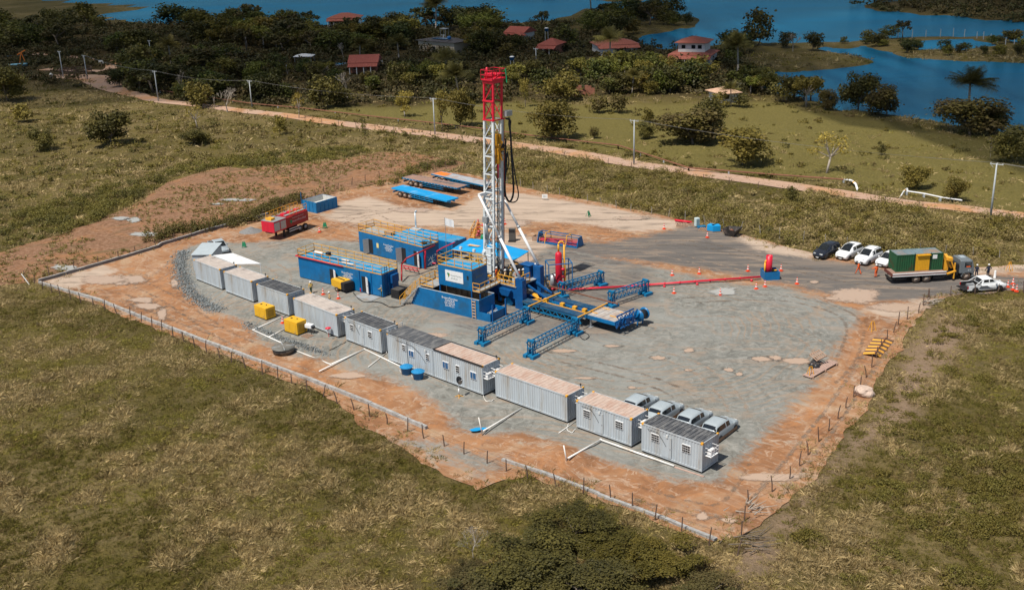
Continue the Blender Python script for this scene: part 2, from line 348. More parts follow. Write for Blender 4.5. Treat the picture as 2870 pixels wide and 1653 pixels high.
def strip(pts, wd, c='G'):
    P = np.array(pts, float); out = []
    # Catmull-Rom
    Q = np.vstack([2*P[0]-P[1], P, 2*P[-1]-P[-2]])
    for i in range(1, len(Q)-2):
        for k in range(8):
            t = k/8; out.append(.5*((2*Q[i])+(-Q[i-1]+Q[i+1])*t+(2*Q[i-1]-5*Q[i]+4*Q[i+1]-Q[i+2])*t*t+(-Q[i-1]+3*Q[i]-3*Q[i+1]+Q[i+2])*t**3))
    out.append(P[-1]); out = np.array(out); T = np.gradient(out, axis=0); T /= np.hypot(*T.T)[:, None]; Nn = np.stack([-T[:, 1], T[:, 0]], -1)
    wd = np.interp(np.linspace(0, 1, len(out)), np.linspace(0, 1, len(wd)), wd)[:, None]
    return np.vstack([out+Nn*wd/2, (out-Nn*wd/2)[::-1]])
RD1 = strip(np.vstack([GP([(-150,770),(70,742),(400,745),(850,752),(960,790),(1060,845),(1160,885),(1350,930),(1540,980),(1900,1020),(2320,1075)], 'b1'),
                       GP([(370,1125),(750,1185),(1300,1250),(1800,1310),(2250,1370)], 'b2'), GP([(1400,376),(1550,403),(1800,438),(2060,475),(2240,501),(2380,515),(2528,533),(2700,555)])]),
            [5,5,9,8,5,4,4,4,4.4,4.6,4.6,4.6,4.2,3,3.5,3.5])
RD2 = strip(GP([(350,670),(600,680),(900,690),(1050,690),(1110,640),(1000,590),(600,545),(140,508),(0,450),(-200,380)], 'b1'), [6,4,3,5,5,4,3,5,9,6])
WATERS = [
 GP([(-400,-150),(-100,-40),(100,-12),(205,7),(300,10),(345,14),(360,18),(330,24),(290,30),(268,38),(330,52),(410,56),(480,60),(620,55),(760,62),(900,60),(1050,62),(1180,56),(1300,52),(1400,40),(1440,20),(1500,24),(1560,26),(1640,30),(1700,36),(1732,46),(1718,68),(1650,76),(1590,88),(1560,104),(1640,118),(1740,112),(1850,100),(1940,104),(2030,102),(2110,100),(2230,88),(2300,86),(2400,86),(2480,90),(2528,100),(2900,130),(3400,120),(3400,-150)]),
 GP([(1860,178),(1900,176),(1960,176),(2060,168),(2140,158),(2168,150),(2120,134),(2045,124),(2030,116),(2090,118),(2130,114),(2180,124),(2240,142),(2330,148),(2528,154),(3000,170),(3200,420),(2700,345),(2528,330),(2440,312),(2300,292),(2230,282),(2150,270),(2080,266),(2040,250),(1950,232),(1890,208)]),
 GP([(2236,103),(2290,98),(2370,95),(2430,104),(2440,114),(2380,119),(2290,119),(2240,112)])]
ISLES = [GP([(2092,10),(2200,-2),(2528,-15),(3200,-40),(3400,60),(2900,75),(2528,54),(2420,48),(2300,36),(2180,26),(2110,18)]),
         GP([(1060,-10),(1080,-3),(1120,-5),(1240,-2),(1400,-4),(1300,-14),(1100,-16)]), GP([(1420,0),(1560,4),(1660,2),(1500,-6)])]
SHEETS = [YARD, CLEAR, RD1]

def shade_ground(name, kind):
    m = bpy.data.materials.new(name); m.use_nodes = True; nt = m.node_tree; nd, lk = nt.nodes, nt.links; b = nd['Principled BSDF']
    b.inputs['Roughness'].default_value = 0.95; b.inputs['Specular IOR Level'].default_value = 0.15
    tc = nd.new('ShaderNodeTexCoord')
    def N(s, det=6, rough=.6, dist=0, vec=None):
        n = nd.new('ShaderNodeTexNoise'); n.inputs['Scale'].default_value = s; n.inputs['Detail'].default_value = det; n.inputs['Roughness'].default_value = rough; n.inputs['Distortion'].default_value = dist
        lk.new(vec or tc.outputs['Object'], n.inputs['Vector']); return n.outputs['Fac']
    def ramp(f, stops):
        r = nd.new('ShaderNodeValToRGB'); e = r.color_ramp.elements
        while len(e) < len(stops): e.new(0.5)
        for x, (p, c) in zip(e, stops): x.position = p; x.color = (*c, 1) if len(c) == 3 else c
        lk.new(f, r.inputs[0]); return r.outputs[0]
    def mix(f, a, c):
        x = nd.new('ShaderNodeMix'); x.data_type = 'RGBA'
        if isinstance(f, float): x.inputs[0].default_value = f
        else: lk.new(f, x.inputs[0])
        for k, v in ((6, a), (7, c)):
            if isinstance(v, tuple): x.inputs[k].default_value = (*v, 1)
            else: lk.new(v, x.inputs[k])
        return x.outputs[2]
    def math_(op, a, c=None, d=None, clamp=False):
        x = nd.new('ShaderNodeMath'); x.operation = op; x.use_clamp = clamp
        for k, v in enumerate((a, c, d)):
            if v is None: continue
            if isinstance(v, (int, float)): x.inputs[k].default_value = v
            else: lk.new(v, x.inputs[k])
        return x.outputs[0]
    def rot(ang, sc):
        mp = nd.new('ShaderNodeMapping'); mp.vector_type = 'TEXTURE'; mp.inputs['Rotation'].default_value = (0, 0, ang); mp.inputs['Scale'].default_value = sc; lk.new(tc.outputs['Object'], mp.inputs[0]); return mp.outputs[0]
    def bump(h, s, d):
        x = nd.new('ShaderNodeBump'); x.inputs['Strength'].default_value = s; x.inputs['Distance'].default_value = d; lk.new(h, x.inputs['Height']); lk.new(x.outputs[0], b.inputs['Normal'])
    if kind == 'yard':
        at = nd.new('ShaderNodeAttribute'); at.attribute_name = 'col'; sep = nd.new('ShaderNodeSeparateColor'); lk.new(at.outputs['Color'], sep.inputs[0])
        sv = rot(R(-42), (4.2, .7, 1)); sv2 = rot(R(-8), (4.5, .8, 1))
        st = N(0.55, 7, .68, 1.2, sv); st2 = N(0.5, 7, .7, .8, sv2); n1 = N(0.16, 8, .62, 1.5); n2 = N(.9, 9, .74, 1.2); fine = N(9, 5, .8)
        dirt = ramp(n1, [(.34, (.19, .092, .046)), (.46, (.31, .148, .070)), (.56, (.36, .19, .098)), (.66, (.42, .28, .175))])
        dirt = mix(ramp(st, [(.5, (0,)*3), (.66, (.55,)*3)]), dirt, (.47, .315, .215)); dirt = mix(ramp(N(.45, 8, .72, 2.5), [(.54, (0,)*3), (.62, (.8,)*3)]), dirt, (.50, .36, .26)); dirt = mix(ramp(n2, [(.56, (0,)*3), (.7, (1,)*3)]), dirt, (.24, .11, .055))
        grey = ramp(n2, [(.34, (.14, .142, .13)), (.5, (.225, .23, .213)), (.64, (.325, .32, .295))])
        grey = mix(ramp(st2, [(.54, (0,)*3), (.66, (.75,)*3)]), grey, (.33, .255, .195)); grey = mix(ramp(st, [(.58, (0,)*3), (.7, (.7,)*3)]), grey, (.17, .165, .15))
        grey = mix(ramp(N(.38, 7, .7, 2), [(.56, (0,)*3), (.68, (.7,)*3)]), grey, (.12, .115, .10)); grey = mix(ramp(N(.06, 5, .6, 1), [(.46, (0,)*3), (.62, (.6,)*3)]), grey, (.30, .31, .295))
        grey = mix(ramp(n1, [(.54, (0,)*3), (.68, (.75,)*3)]), grey, (.33, .25, .185))
        dark = ramp(st2, [(.35, (.105, .098, .095)), (.50, (.15, .138, .13)), (.58, (.24, .195, .16)), (.7, (.30, .24, .19))])
        pale = ramp(st2, [(.38, (.25, .20, .16)), (.47, (.46, .36, .285)), (.7, (.56, .445, .355))])
        wv = nd.new('ShaderNodeTexWave'); wv.wave_type = 'RINGS'; wv.rings_direction = 'Z'; wv.inputs['Scale'].default_value = .33; wv.inputs['Distortion'].default_value = 14; wv.inputs['Detail'].default_value = 3; wv.inputs['Detail Scale'].default_value = .35
        mw = nd.new('ShaderNodeMapping'); mw.inputs['Location'].default_value = (-14, -112, 0); lk.new(tc.outputs['Object'], mw.inputs[0]); lk.new(mw.outputs[0], wv.inputs['Vector'])
        trk = math_('MULTIPLY', ramp(wv.outputs['Fac'], [(.80, (0,)*3), (.93, (1,)*3)]), ramp(N(.09, 4, .5), [(.44, (0,)*3), (.58, (1,)*3)])); grey = mix(math_('MULTIPLY', trk, .55), grey, (.33, .24, .17)); dirt = mix(math_('MULTIPLY', trk, .22), dirt, (.18, .095, .055)); dirt = mix(ramp(N(.22, 9, .7, 2), [(.52, (0,)*3), (.64, (.85,)*3)]), dirt, (.44, .205, .088)); dirt = mix(ramp(N(.33, 8, .72, 1.4, rot(R(-42), (2.2, 1, 1))), [(.56, (0,)*3), (.66, (.9,)*3)]), dirt, (.40, .33, .26))
        pert = math_('ADD', math_('MULTIPLY', math_('SUBTRACT', n2, .5), 1.3), math_('MULTIPLY', math_('SUBTRACT', st, .5), 1.2))
        def wgt(o, gain=3.0): return math_('ADD', math_('MULTIPLY', math_('ADD', math_('SUBTRACT', o, .5), math_('MULTIPLY', pert, .75)), gain), .5, clamp=True)
        c = mix(wgt(sep.outputs['Red']), dirt, grey); c = mix(wgt(sep.outputs['Green']), c, dark); c = mix(wgt(sep.outputs['Blue'], 2.6), c, pale)
        c = mix(math_('MULTIPLY', fine, .25), c, (.10, .085, .07)); lk.new(c, b.inputs['Base Color'])
        bump(math_('ADD', math_('MULTIPLY', st, .5), math_('ADD', math_('MULTIPLY', n2, .5), math_('MULTIPLY', fine, .15))), .4, .3)
    elif kind == 'clear':
        sv = rot(R(28), (3.5, .7, 1)); n1 = N(0.12, 8, .65, 1.2); st = N(.5, 7, .7, .9, sv); n2 = N(1.6, 6, .72); fine = N(6, 4, .7)
        c = ramp(n2, [(.35, (.17, .085, .045)), (.52, (.30, .165, .10)), (.68, (.38, .24, .16))])
        c = mix(ramp(n1, [(.5, (0,)*3), (.7, (.8,)*3)]), c, (.42, .20, .09)); c = mix(ramp(st, [(.54, (0,)*3), (.66, (.8,)*3)]), c, (.12, .10, .045))
        c = mix(math_('MULTIPLY', fine, .3), c, (.10, .075, .05)); lk.new(c, b.inputs['Base Color']); bump(math_('ADD', st, n2), .7, .4)
    elif kind == 'road':
        n1 = N(.08, 6, .6, 1); n2 = N(1.2, 6, .7)
        c = ramp(n1, [(.35, (.44, .31, .24)), (.5, (.45, .30, .22)), (.62, (.46, .25, .13))]); c = mix(ramp(n2, [(.5, (0,)*3), (.7, (.5,)*3)]), c, (.30, .17, .11))
        lk.new(c, b.inputs['Base Color']); bump(n2, .4, .2)
    else:
        n1 = N(.045, 8, .6, .5); n2 = N(.35, 7, .7, .5); n3 = N(2.5, 5, .75)
        c = ramp(n1, [(.36, (.10, .082, .02)), (.5, (.155, .122, .034)), (.64, (.26, .195, .085))])
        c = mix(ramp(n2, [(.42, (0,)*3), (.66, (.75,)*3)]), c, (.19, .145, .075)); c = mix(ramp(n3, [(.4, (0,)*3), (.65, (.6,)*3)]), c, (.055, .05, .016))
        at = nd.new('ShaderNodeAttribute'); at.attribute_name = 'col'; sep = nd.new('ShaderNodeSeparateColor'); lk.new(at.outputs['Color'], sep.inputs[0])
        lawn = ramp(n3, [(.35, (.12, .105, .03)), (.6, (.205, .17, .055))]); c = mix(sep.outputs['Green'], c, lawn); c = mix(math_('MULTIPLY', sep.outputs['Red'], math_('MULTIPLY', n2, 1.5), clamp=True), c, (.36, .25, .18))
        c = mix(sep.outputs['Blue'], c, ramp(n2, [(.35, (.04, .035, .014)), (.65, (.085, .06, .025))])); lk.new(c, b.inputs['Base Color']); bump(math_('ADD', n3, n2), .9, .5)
    return m
GM, YM, CM, RM = shade_ground('grassland_soil', 'ground'), shade_ground('yard_mixed_gravel_and_dirt', 'yard'), shade_ground('cleared_red_soil', 'clear'), shade_ground('red_dirt_road', 'road')

LAWN = GP([(980,260),(1240,252),(1420,262),(1900,250),(2060,285),(2250,310),(2420,345),(2700,380),(2700,560),(2528,530),(2380,500),(2100,450),(1800,425),(1560,385),(1400,360),(1250,335),(1000,300),(760,275),(760,255)])
BARE = GP([(1800,1345),(1860,1300),(1960,1220),(2080,1110),(2180,985),(2230,860),(2320,770),(2400,800),(2350,900),(2290,960),(2240,1060),(2100,1140),(2020,1230),(1930,1380),(1850,1456),(1790,1440)])
WOODS = GP([(-300,250),(-50,190),(270,230),(600,262),(980,262),(1250,248),(1600,240),(1880,245),(1900,215),(1850,165),(1850,100),(1700,125),(1550,105),(1400,60),(900,62),(400,60),(200,60),(-300,80)])
def gh(P):
    """height of the grassland: hummocks outside the yard, sunk a little under the sheets laid on it, sunk under the water"""
    P = np.asarray(P); h = (fnoise(P, 7, 3)-.5)*0.8+(fnoise(P, 2.3, 8, 2)-.5)*0.55
    near = np.full(len(P), -1e9)
    for s in SHEETS: near = np.maximum(near, sdist(P, s))
    k = np.clip(-near/4.0-0.1, 0, 1); h = h*k-0.05*(1-k)
    wd = np.full(len(P), -1e9)
    for s in WATERS: wd = np.maximum(wd, sdist(P, s))
    for s in ISLES: wd = np.where(sdist(P, s) > -3, np.minimum(wd, -sdist(P, s)), wd)
    kw = np.clip(wd/6+.5, 0, 1); return h*(1-kw)+kw*(-0.9)
def axis(lo, hi, d, a, b_, g=1.12):
    v = list(np.arange(lo, hi, d)); s = d
    while v[-1] < b_: s *= g; v.append(v[-1]+s)
    s = d
    while v[0] > a: s *= g; v.insert(0, v[0]-s)
    return np.array(v)
gx = axis(-75, 75, 0.85, -3500, 3500); gy = axis(56, 175, 0.85, -300, 7000, 1.035)
G = np.stack(np.meshgrid(gx, gy), -1); ny, nx = G.shape[:2]; P = G.reshape(-1, 2)
Z = np.zeros(len(P)); msk = (P[:, 1] < 900) & (np.abs(P[:, 0]) < 600); Z[msk] = gh(P[msk])
far = ~msk; wf = np.zeros(far.sum(), bool)
for s in WATERS: wf |= inpoly(P[far], s)
Z[far] = np.where(wf, -0.9, 0)
ii = np.arange((ny-1)*(nx-1)); r_, c_ = ii//(nx-1), ii % (nx-1); a_ = r_*nx+c_
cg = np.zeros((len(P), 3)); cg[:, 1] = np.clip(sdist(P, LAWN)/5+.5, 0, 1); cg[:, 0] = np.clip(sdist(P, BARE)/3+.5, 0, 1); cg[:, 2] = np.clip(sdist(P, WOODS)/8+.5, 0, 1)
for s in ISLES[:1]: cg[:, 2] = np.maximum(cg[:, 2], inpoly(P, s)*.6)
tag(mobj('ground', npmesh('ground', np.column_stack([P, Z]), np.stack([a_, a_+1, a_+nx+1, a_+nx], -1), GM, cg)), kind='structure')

# yard surface with its patches of gravel, dark gravel, pale sand and orange dirt
MOUNDS = [(*U('C',560,780)[:2], 2.2, .45), (*U('C',150,740)[:2], 1.2, .35), (*U('D',800,930)[:2], 2.2, .35), (*U('D',1050,960)[:2], 2.0, .35), (*U('C',1650,1040)[:2], 2.4, .25), (*U('C',1350,900)[:2], 1.8, .2), (*U('A',560,1170)[:2], 1.8, .3), (*U('D',1000,1010)[:2], 2, .3)]
def yz(P):
    P = np.asarray(P); e = np.clip(sdist(P, YARD)/2.5, 0, 1); g = np.clip(sdist(P, GREY)/1.0+.3, 0, 1)
    h = (fnoise(P, 3.0, 21)-.5)*.10*(1-g)+(fnoise(P, .8, 25, 2)-.5)*.07*(1-g)+g*.05
    for x, y, r, a in MOUNDS:
        d = np.hypot(P[:, 0]-x, P[:, 1]-y)/r; h = h+a*np.exp(-d*d*1.3)*(.5+fnoise(P, .9, 31, 3))
    return h*e
def ycol(P):
    c = np.zeros((len(P), 3)); c[:, 0] = np.maximum(np.clip(sdist(P, GREY)/4+.5, 0, 1), .6*np.clip(sdist(P, WASH)/3+.5, 0, 1)); c[:, 1] = np.clip(sdist(P, DARK)/5+.5, 0, 1); c[:, 1] = np.maximum(c[:, 1], .60*np.clip(sdist(P, DAMP)/6+.5, 0, 1))
    for s in PALES: c[:, 2] = np.maximum(c[:, 2], np.clip(sdist(P, s)/3.5+.5, 0, 1))
    return c
sheet('yard', jag(YARD, .9, .8, 5), 0.03, 0.8, YM, ycol, yz)
clr = jag(CLEAR, 1.5, .9, 6); clr = clr[[not inpoly(np.array([p]), YARD)[0] for p in clr]]
sheet('cleared_field', clr, 0.015, 1.3, CM, None, lambda P: ((fnoise(P, 4, 41)-.4)*.25+(fnoise(P, 1.2, 43, 2)-.5)*.22)*np.clip(sdist(P, CLEAR)/4, 0, 1)*np.clip(-sdist(P, YARD)/3, 0, 1))
sheet('dirt_road', jag(RD1, 1.5, .3, 7), 0.05, 2.5, RM)
sheet('dirt_track', jag(RD2, 1.5, .3, 8), 0.06, 3, RM)

# water
wm = bpy.data.materials.new('lake_water'); wm.use_nodes = True; nt = wm.node_tree; nt.nodes.clear()
df = nt.nodes.new('ShaderNodeBsdfDiffuse'); gl = nt.nodes.new('ShaderNodeBsdfGlossy'); gl.inputs['Roughness'].default_value = .12; gl.inputs['Color'].default_value = (.20, .46, .64, 1)
mx = nt.nodes.new('ShaderNodeMixShader'); mx.inputs[0].default_value = .45; ou = nt.nodes.new('ShaderNodeOutputMaterial'); nt.links.new(df.outputs[0], mx.inputs[1]); nt.links.new(gl.outputs[0], mx.inputs[2]); nt.links.new(mx.outputs[0], ou.inputs[0])
tc = nt.nodes.new('ShaderNodeTexCoord'); mp = nt.nodes.new('ShaderNodeMapping'); mp.inputs['Scale'].default_value = (.5, 1.6, 1); nt.links.new(tc.outputs['Object'], mp.inputs[0])
n = nt.nodes.new('ShaderNodeTexNoise'); n.inputs['Scale'].default_value = .9; n.inputs['Detail'].default_value = 7; nt.links.new(mp.outputs[0], n.inputs['Vector'])
bp = nt.nodes.new('ShaderNodeBump'); bp.inputs['Strength'].default_value = .7; bp.inputs['Distance'].default_value = .25; nt.links.new(n.outputs['Fac'], bp.inputs['Height']); nt.links.new(bp.outputs[0], gl.inputs['Normal'])
n2 = nt.nodes.new('ShaderNodeTexNoise'); n2.inputs['Scale'].default_value = .014; n2.inputs['Detail'].default_value = 6; nt.links.new(mp.outputs[0], n2.inputs['Vector'])
cr = nt.nodes.new('ShaderNodeValToRGB'); cr.color_ramp.elements[0].position = .38; cr.color_ramp.elements[1].position = .62
cr.color_ramp.elements[0].color = (.006, .19, .38, 1); cr.color_ramp.elements[1].color = (.03, .16, .28, 1); nt.links.new(n2.outputs['Fac'], cr.inputs[0]); nt.links.new(cr.outputs[0], df.inputs[0])
lk = MB(); lk.quad((-4000, 280, 0), (4000, 280, 0), (4000, 7000, 0), (-4000, 7000, 0)); lk.quad((40, 200, 0), (900, 200, 0), (900, 279.9, 0), (40, 279.9, 0))
o = lk.build('lake', wm); o.location.z = -0.35; tag(o, kind='structure')

# puddles
def blob(cx, cy, rx, ry, ang=0, seed=0, n=56):
    t = np.linspace(0, 2*np.pi, n, endpoint=False); r = 1+.8*(fnoise(np.stack([np.cos(t)*1.3+seed*7.3, np.sin(t)*1.3+seed*1.7], -1), 1.1, seed)-.5)+.35*(fnoise(np.stack([np.cos(t)*1.9+seed*3.1, np.sin(t)*1.9+seed*.9], -1), .45, seed+5)-.5)
    x, y = rx*r*np.cos(t), ry*r*np.sin(t); return np.stack([cx+x*np.cos(ang)-y*np.sin(ang), cy+x*np.sin(ang)+y*np.cos(ang)], -1)
PUD = [(2112,729,52,17,0),(2010,697,11,3,0),(2054,738,16,3,0),(1510,856,15,2.6,0),(1625,885,14,4,0),(1701,866,11,5,0),(1785,723,32,9,1),(1880,888,20,5,0),(1915,885,14,5,0),(1965,893,27,8,0),(1800,915,10,4,0),(1825,925,8,4,0),(1560,958,9,3,0),(1700,915,10,2.5,0),(1440,935,22,2.2,0),(1390,868,24,4,0),
       (1110,1005,0,0,0),(2220,760,60,10,0),(1040,830,60,6,0),(1935,570,0,0,0),(330,690,26,9,0),(300,700,14,4,0),(400,775,9,13,0),(350,742,26,6,0),(365,757,30,7,0),(430,700,8,10,0),(255,692,60,9,0),(1733,1275,12,9,0),(1800,1285,16,5,0),(1900,1180,70,9,0),
       (860,930,40,7,0),(330,545,14,6,1),(318,538,0,0,1),(356,580,34,5,1),(300,541,20,4,1),(590,495,34,3,1),(160,662,28,6,1),(535,505,16,2,1),(640,1120,0,0,0),(1290,640,30,8,0),(1015,520,45,5,0),(1560,540,30,4,0),(1240,555,55,9,0),(1200,1090,0,0,0)]
for k, (x, y, rx, ry, wt) in enumerate(PUD):
    if rx == 0: continue
    c0 = U('G', x, y)[:2]; ax = U('G', x+rx, y)[:2]-c0; ay = U('G', x, y-ry)[:2]-c0
    o = blob(0, 0, 1, 1, 0, k+1); o = c0+o[:, :1]*ax+o[:, 1:]*ay
    zz = float(np.max(yz(o))) if not wt else .1
    zl = min(.14, .045+zz)
    for nm, mt_, sc_, dz in ((('damp_patch', WETDK, 1.7, 0),) if not wt and rx < 40 else ())+(('puddle', GREYWET if wt else MUDWET, 1.0, .008),):
        V_ = [(0, 0, 0)]; A_ = [1.0 if nm == 'puddle' else .42]; F_ = []; nn = len(o); rel = o-c0
        for q_, al in ((.55, 1.0), (.9, .8), (1.2, .35), (1.45, 0)): V_ += [(p[0]*q_*sc_, p[1]*q_*sc_, 0) for p in rel]; A_ += [al*(1 if nm == 'puddle' else .42)]*nn
        for r_ in range(3): F_ += [(1+r_*nn+i, 1+r_*nn+(i+1) % nn, 1+(r_+1)*nn+(i+1) % nn, 1+(r_+1)*nn+i) for i in range(nn)]
        F_ += [(0, 1+i, 1+(i+1) % nn, 0) for i in range(0)]; me = bpy.data.meshes.new(nm); me.from_pydata(V_, [], F_+[(0, 1+i, 1+(i+1) % nn) for i in range(nn)]); me.materials.append(mt_)
        at = me.color_attributes.new('col', 'FLOAT_COLOR', 'POINT'); at.data.foreach_set('color', np.repeat(np.array(A_, np.float32), 4)); q = mobj(nm, me); q.location = (c0[0], c0[1], zl+dz); tag(q, kind='structure')
# wheel tracks pressed into the yard
def track(pts, c='G', wd=.75, gauge=1.8, m_=None, z=.10):
    P = GP(pts, c); Q = np.vstack([2*P[0]-P[1], P, 2*P[-1]-P[-2]]); out = []
    for i in range(1, len(Q)-2):
        for k in range(10): t = k/10; out.append(.5*((2*Q[i])+(-Q[i-1]+Q[i+1])*t+(2*Q[i-1]-5*Q[i]+4*Q[i+1]-Q[i+2])*t*t+(-Q[i-1]+3*Q[i]-3*Q[i+1]+Q[i+2])*t**3))
    out = np.array(out); T = np.gradient(out, axis=0); T /= np.hypot(*T.T)[:, None]+1e-9; Nn = np.stack([-T[:, 1], T[:, 0]], -1); V_ = []; A_ = []; F_ = []
    for g_ in (-gauge/2, gauge/2):
        b0 = len(V_)
        for i, (p, n_) in enumerate(zip(out, Nn)):
            e_ = min(1, i/6, (len(out)-1-i)/6)
            for o_, al in ((-1, 0), (-.3, 1), (.3, 1), (1, 0)): q = p+n_*(g_+o_*wd/2); V_.append((q[0], q[1], 0)); A_.append(al*e_*.40)
        for i in range(len(out)-1):
            for j in range(3): F_.append((b0+i*4+j, b0+i*4+j+1, b0+(i+1)*4+j+1, b0+(i+1)*4+j))
    V_ = np.array(V_); V_[:, 2] = .055+yz(V_[:, :2]); o = mobj('wheel_track', npmesh('wheel_track', V_, F_, m_ or MUDTRK, np.repeat(np.array(A_)[:, None], 3, 1))); tag(o, kind='structure')
LTRK = feather('pale_mud_smear', (0.42, 0.31, 0.23), .8)
for pts, mm in [([(1480,620),(1700,600),(1950,660),(2150,700),(2400,712)],MUDTRK), ([(1350,600),(1600,620),(1850,680),(2100,740),(2280,760)],LTRK), ([(1550,760),(1750,740),(1950,740),(2100,790),(2080,900),(1960,1000)],MUDTRK), ([(1600,800),(1800,790),(1980,830),(2040,900),(1990,960)],LTRK), ([(1500,850),(1700,900),(1800,980),(1850,1080)],LTRK), ([(1250,860),(1450,900),(1650,960),(1800,1060)],MUDTRK), ([(980,830),(1150,870),(1300,900),(1500,950),(1700,940)],LTRK),
                ([(130,705),(300,735),(480,800),(620,850)],MUDTRK), ([(200,720),(350,700),(430,650),(460,600),(560,560)],LTRK), ([(250,730),(420,790),(600,880),(760,930),(900,985)],LTRK), ([(300,680),(420,740),(560,830),(700,885)],MUDTRK), ([(1850,1290),(1930,1180),(2030,1060),(2110,950),(2180,850),(2230,770)],LTRK), ([(1880,1250),(1960,1150),(2060,1020),(2140,900),(2200,810)],MUDTRK), ([(1500,1190),(1650,1240),(1780,1260),(1850,1200),(1900,1100)],MUDTRK), ([(1560,1210),(1700,1270),(1800,1290),(1860,1240)],LTRK),
                ([(860,500),(1000,560),(1250,560),(1500,580),(1700,590)],MUDTRK), ([(780,560),(900,530),(1100,500),(1180,470)],MUDTRK), ([(700,590),(900,600),(1100,560),(1400,550),(1620,560)],LTRK), ([(560,620),(700,600),(850,560),(950,500)],MUDTRK), ([(640,640),(700,680),(680,740),(740,780)],LTRK)]: track(pts, m_=mm)

# clouds added out of view, outlined so their shade covers woods and far shore
cm = bpy.data.materials.new('shade_cloud_vapour'); cm.use_nodes = True; nt = cm.node_tree; nt.nodes.clear()
df = nt.nodes.new('ShaderNodeBsdfDiffuse'); df.inputs[0].default_value = (.9, .9, .9, 1); tr = nt.nodes.new('ShaderNodeBsdfTransparent'); mx = nt.nodes.new('ShaderNodeMixShader'); ou = nt.nodes.new('ShaderNodeOutputMaterial')
tc = nt.nodes.new('ShaderNodeTexCoord'); n = nt.nodes.new('ShaderNodeTexNoise'); n.inputs['Scale'].default_value = .012; n.inputs['Detail'].default_value = 7; nt.links.new(tc.outputs['Object'], n.inputs['Vector'])
rr = nt.nodes.new('ShaderNodeValToRGB'); rr.color_ramp.elements[0].position = .36; rr.color_ramp.elements[1].position = .55; rr.color_ramp.elements[0].color = (.10,)*3+(1,); rr.color_ramp.elements[1].color = (.40,)*3+(1,)
nt.links.new(n.outputs['Fac'], rr.inputs[0]); nt.links.new(rr.outputs[0], mx.inputs[0]); nt.links.new(tr.outputs[0], mx.inputs[1]); nt.links.new(df.outputs[0], mx.inputs[2]); nt.links.new(mx.outputs[0], ou.inputs[0])
def shade_cloud(outline, h, seed):
    off = -SH*h/math.tan(SUN_EL); o = jag(np.asarray(outline)+off, 9, 14, seed); c = o.mean(0)
    v = []; n_ = len(o); f = []
    for z, s in ((h, 1.0), (h-8, .985), (h+22, .93), (h+40, .80)):
        pass
    rings = [(h, 1.0), (h-9, .96), (h-12, .6)]; top = [(h+14, .985), (h+34, .9), (h+48, .6)]
    for z, s in rings+top: v += [(*(c+(p-c)*s), z+8*(fnoise(np.array([p]), 40, seed)[0]-.5)) for p in o]
    R_ = lambda a, b_: [(a*n_+i, a*n_+(i+1) % n_, b_*n_+(i+1) % n_, b_*n_+i) for i in range(n_)]
    f = R_(0, 1)+R_(1, 2)+R_(0, 3)+R_(3, 4)+R_(4, 5)+[list(range(2*n_, 3*n_)), list(range(5*n_, 6*n_))]
    me = bpy.data.meshes.new('shade_cloud'); me.from_pydata(v, [], f); me.materials.append(cm); return tag(mobj('shade_cloud', me), kind='structure')
SHADE = GP([(-400,262),(0,258),(300,258),(560,262),(700,262),(860,250),(1000,238),(1150,228),(1300,205),(1500,195),(1700,190),(1900,215),(2010,262),(2150,300),(2320,330),(2528,400),(3000,520)])
shade_cloud(np.vstack([SHADE, [[700, 420], [900, 1400], [-900, 1400], [-700, 600]]]), 260, 3)
SHADE2 = GP([(-400,235),(0,232),(300,236),(560,240),(700,235),(900,225),(1150,205),(1300,190),(1500,165),(1700,150),(1900,175),(2060,235),(2300,290),(2528,340),(3000,460)])
shade_cloud(np.vstack([SHADE2, [[700, 420], [900, 1400], [-900, 1400], [-700, 600]]]), 340, 5)

# ================================================================== CONTAINERS along the near side
def rail(mb, pts, h=1.0, w=.05, n=2, post=1.3, toe=True):
    for a, b_ in zip(pts[:-1], pts[1:]):
        a, b_ = Vector(a), Vector(b_); L = (b_-a).length; k = max(1, round(L/post))
        for i in range(k+1): p = a.lerp(b_, i/k); mb.bar(p, p+Vector((0,0,h)), w)
        for j in range(n): z = Vector((0,0,h*(j+1)/n)); mb.bar(a+z, b_+z, w)
        if toe: mb.bar(a+Vector((0,0,.06)), b_+Vector((0,0,.06)), .02, .12)
    return mb
def corrugated(L, W, H, dirs='frkl', pitch=.28, dep=.045):
    """box walls with real corrugation"""
    m = MB()
    def wall(p0, p1, nrm):
        p0, p1, nrm = Vector(p0), Vector(p1), Vector(nrm); d = (p1-p0); Ln = d.length; d.normalize(); n = max(4, int(Ln/pitch)); q = Ln/n; pr = []
        for i in range(n):
            s = i*q; pr += [(s, 0), (s+q*.35, 0), (s+q*.5, -dep), (s+q*.85, -dep)]
        pr.append((Ln, 0)); lo = [p0+d*s+nrm*o for s, o in pr]; k = len(lo)
        m.add([(*p.xy, .16) for p in lo]+[(*p.xy, H-.12) for p in lo], [(i, i+1, k+i+1, k+i) for i in range(k-1)])
    wall((0.06,0,0),(L-.06,0,0),(0,-1,0)); wall((L,0.06,0),(L,W-.06,0),(1,0,0)); wall((L-.06,W,0),(0.06,W,0),(0,1,0)); wall((0,W-.06,0),(0,0.06,0),(-1,0,0))
    return m
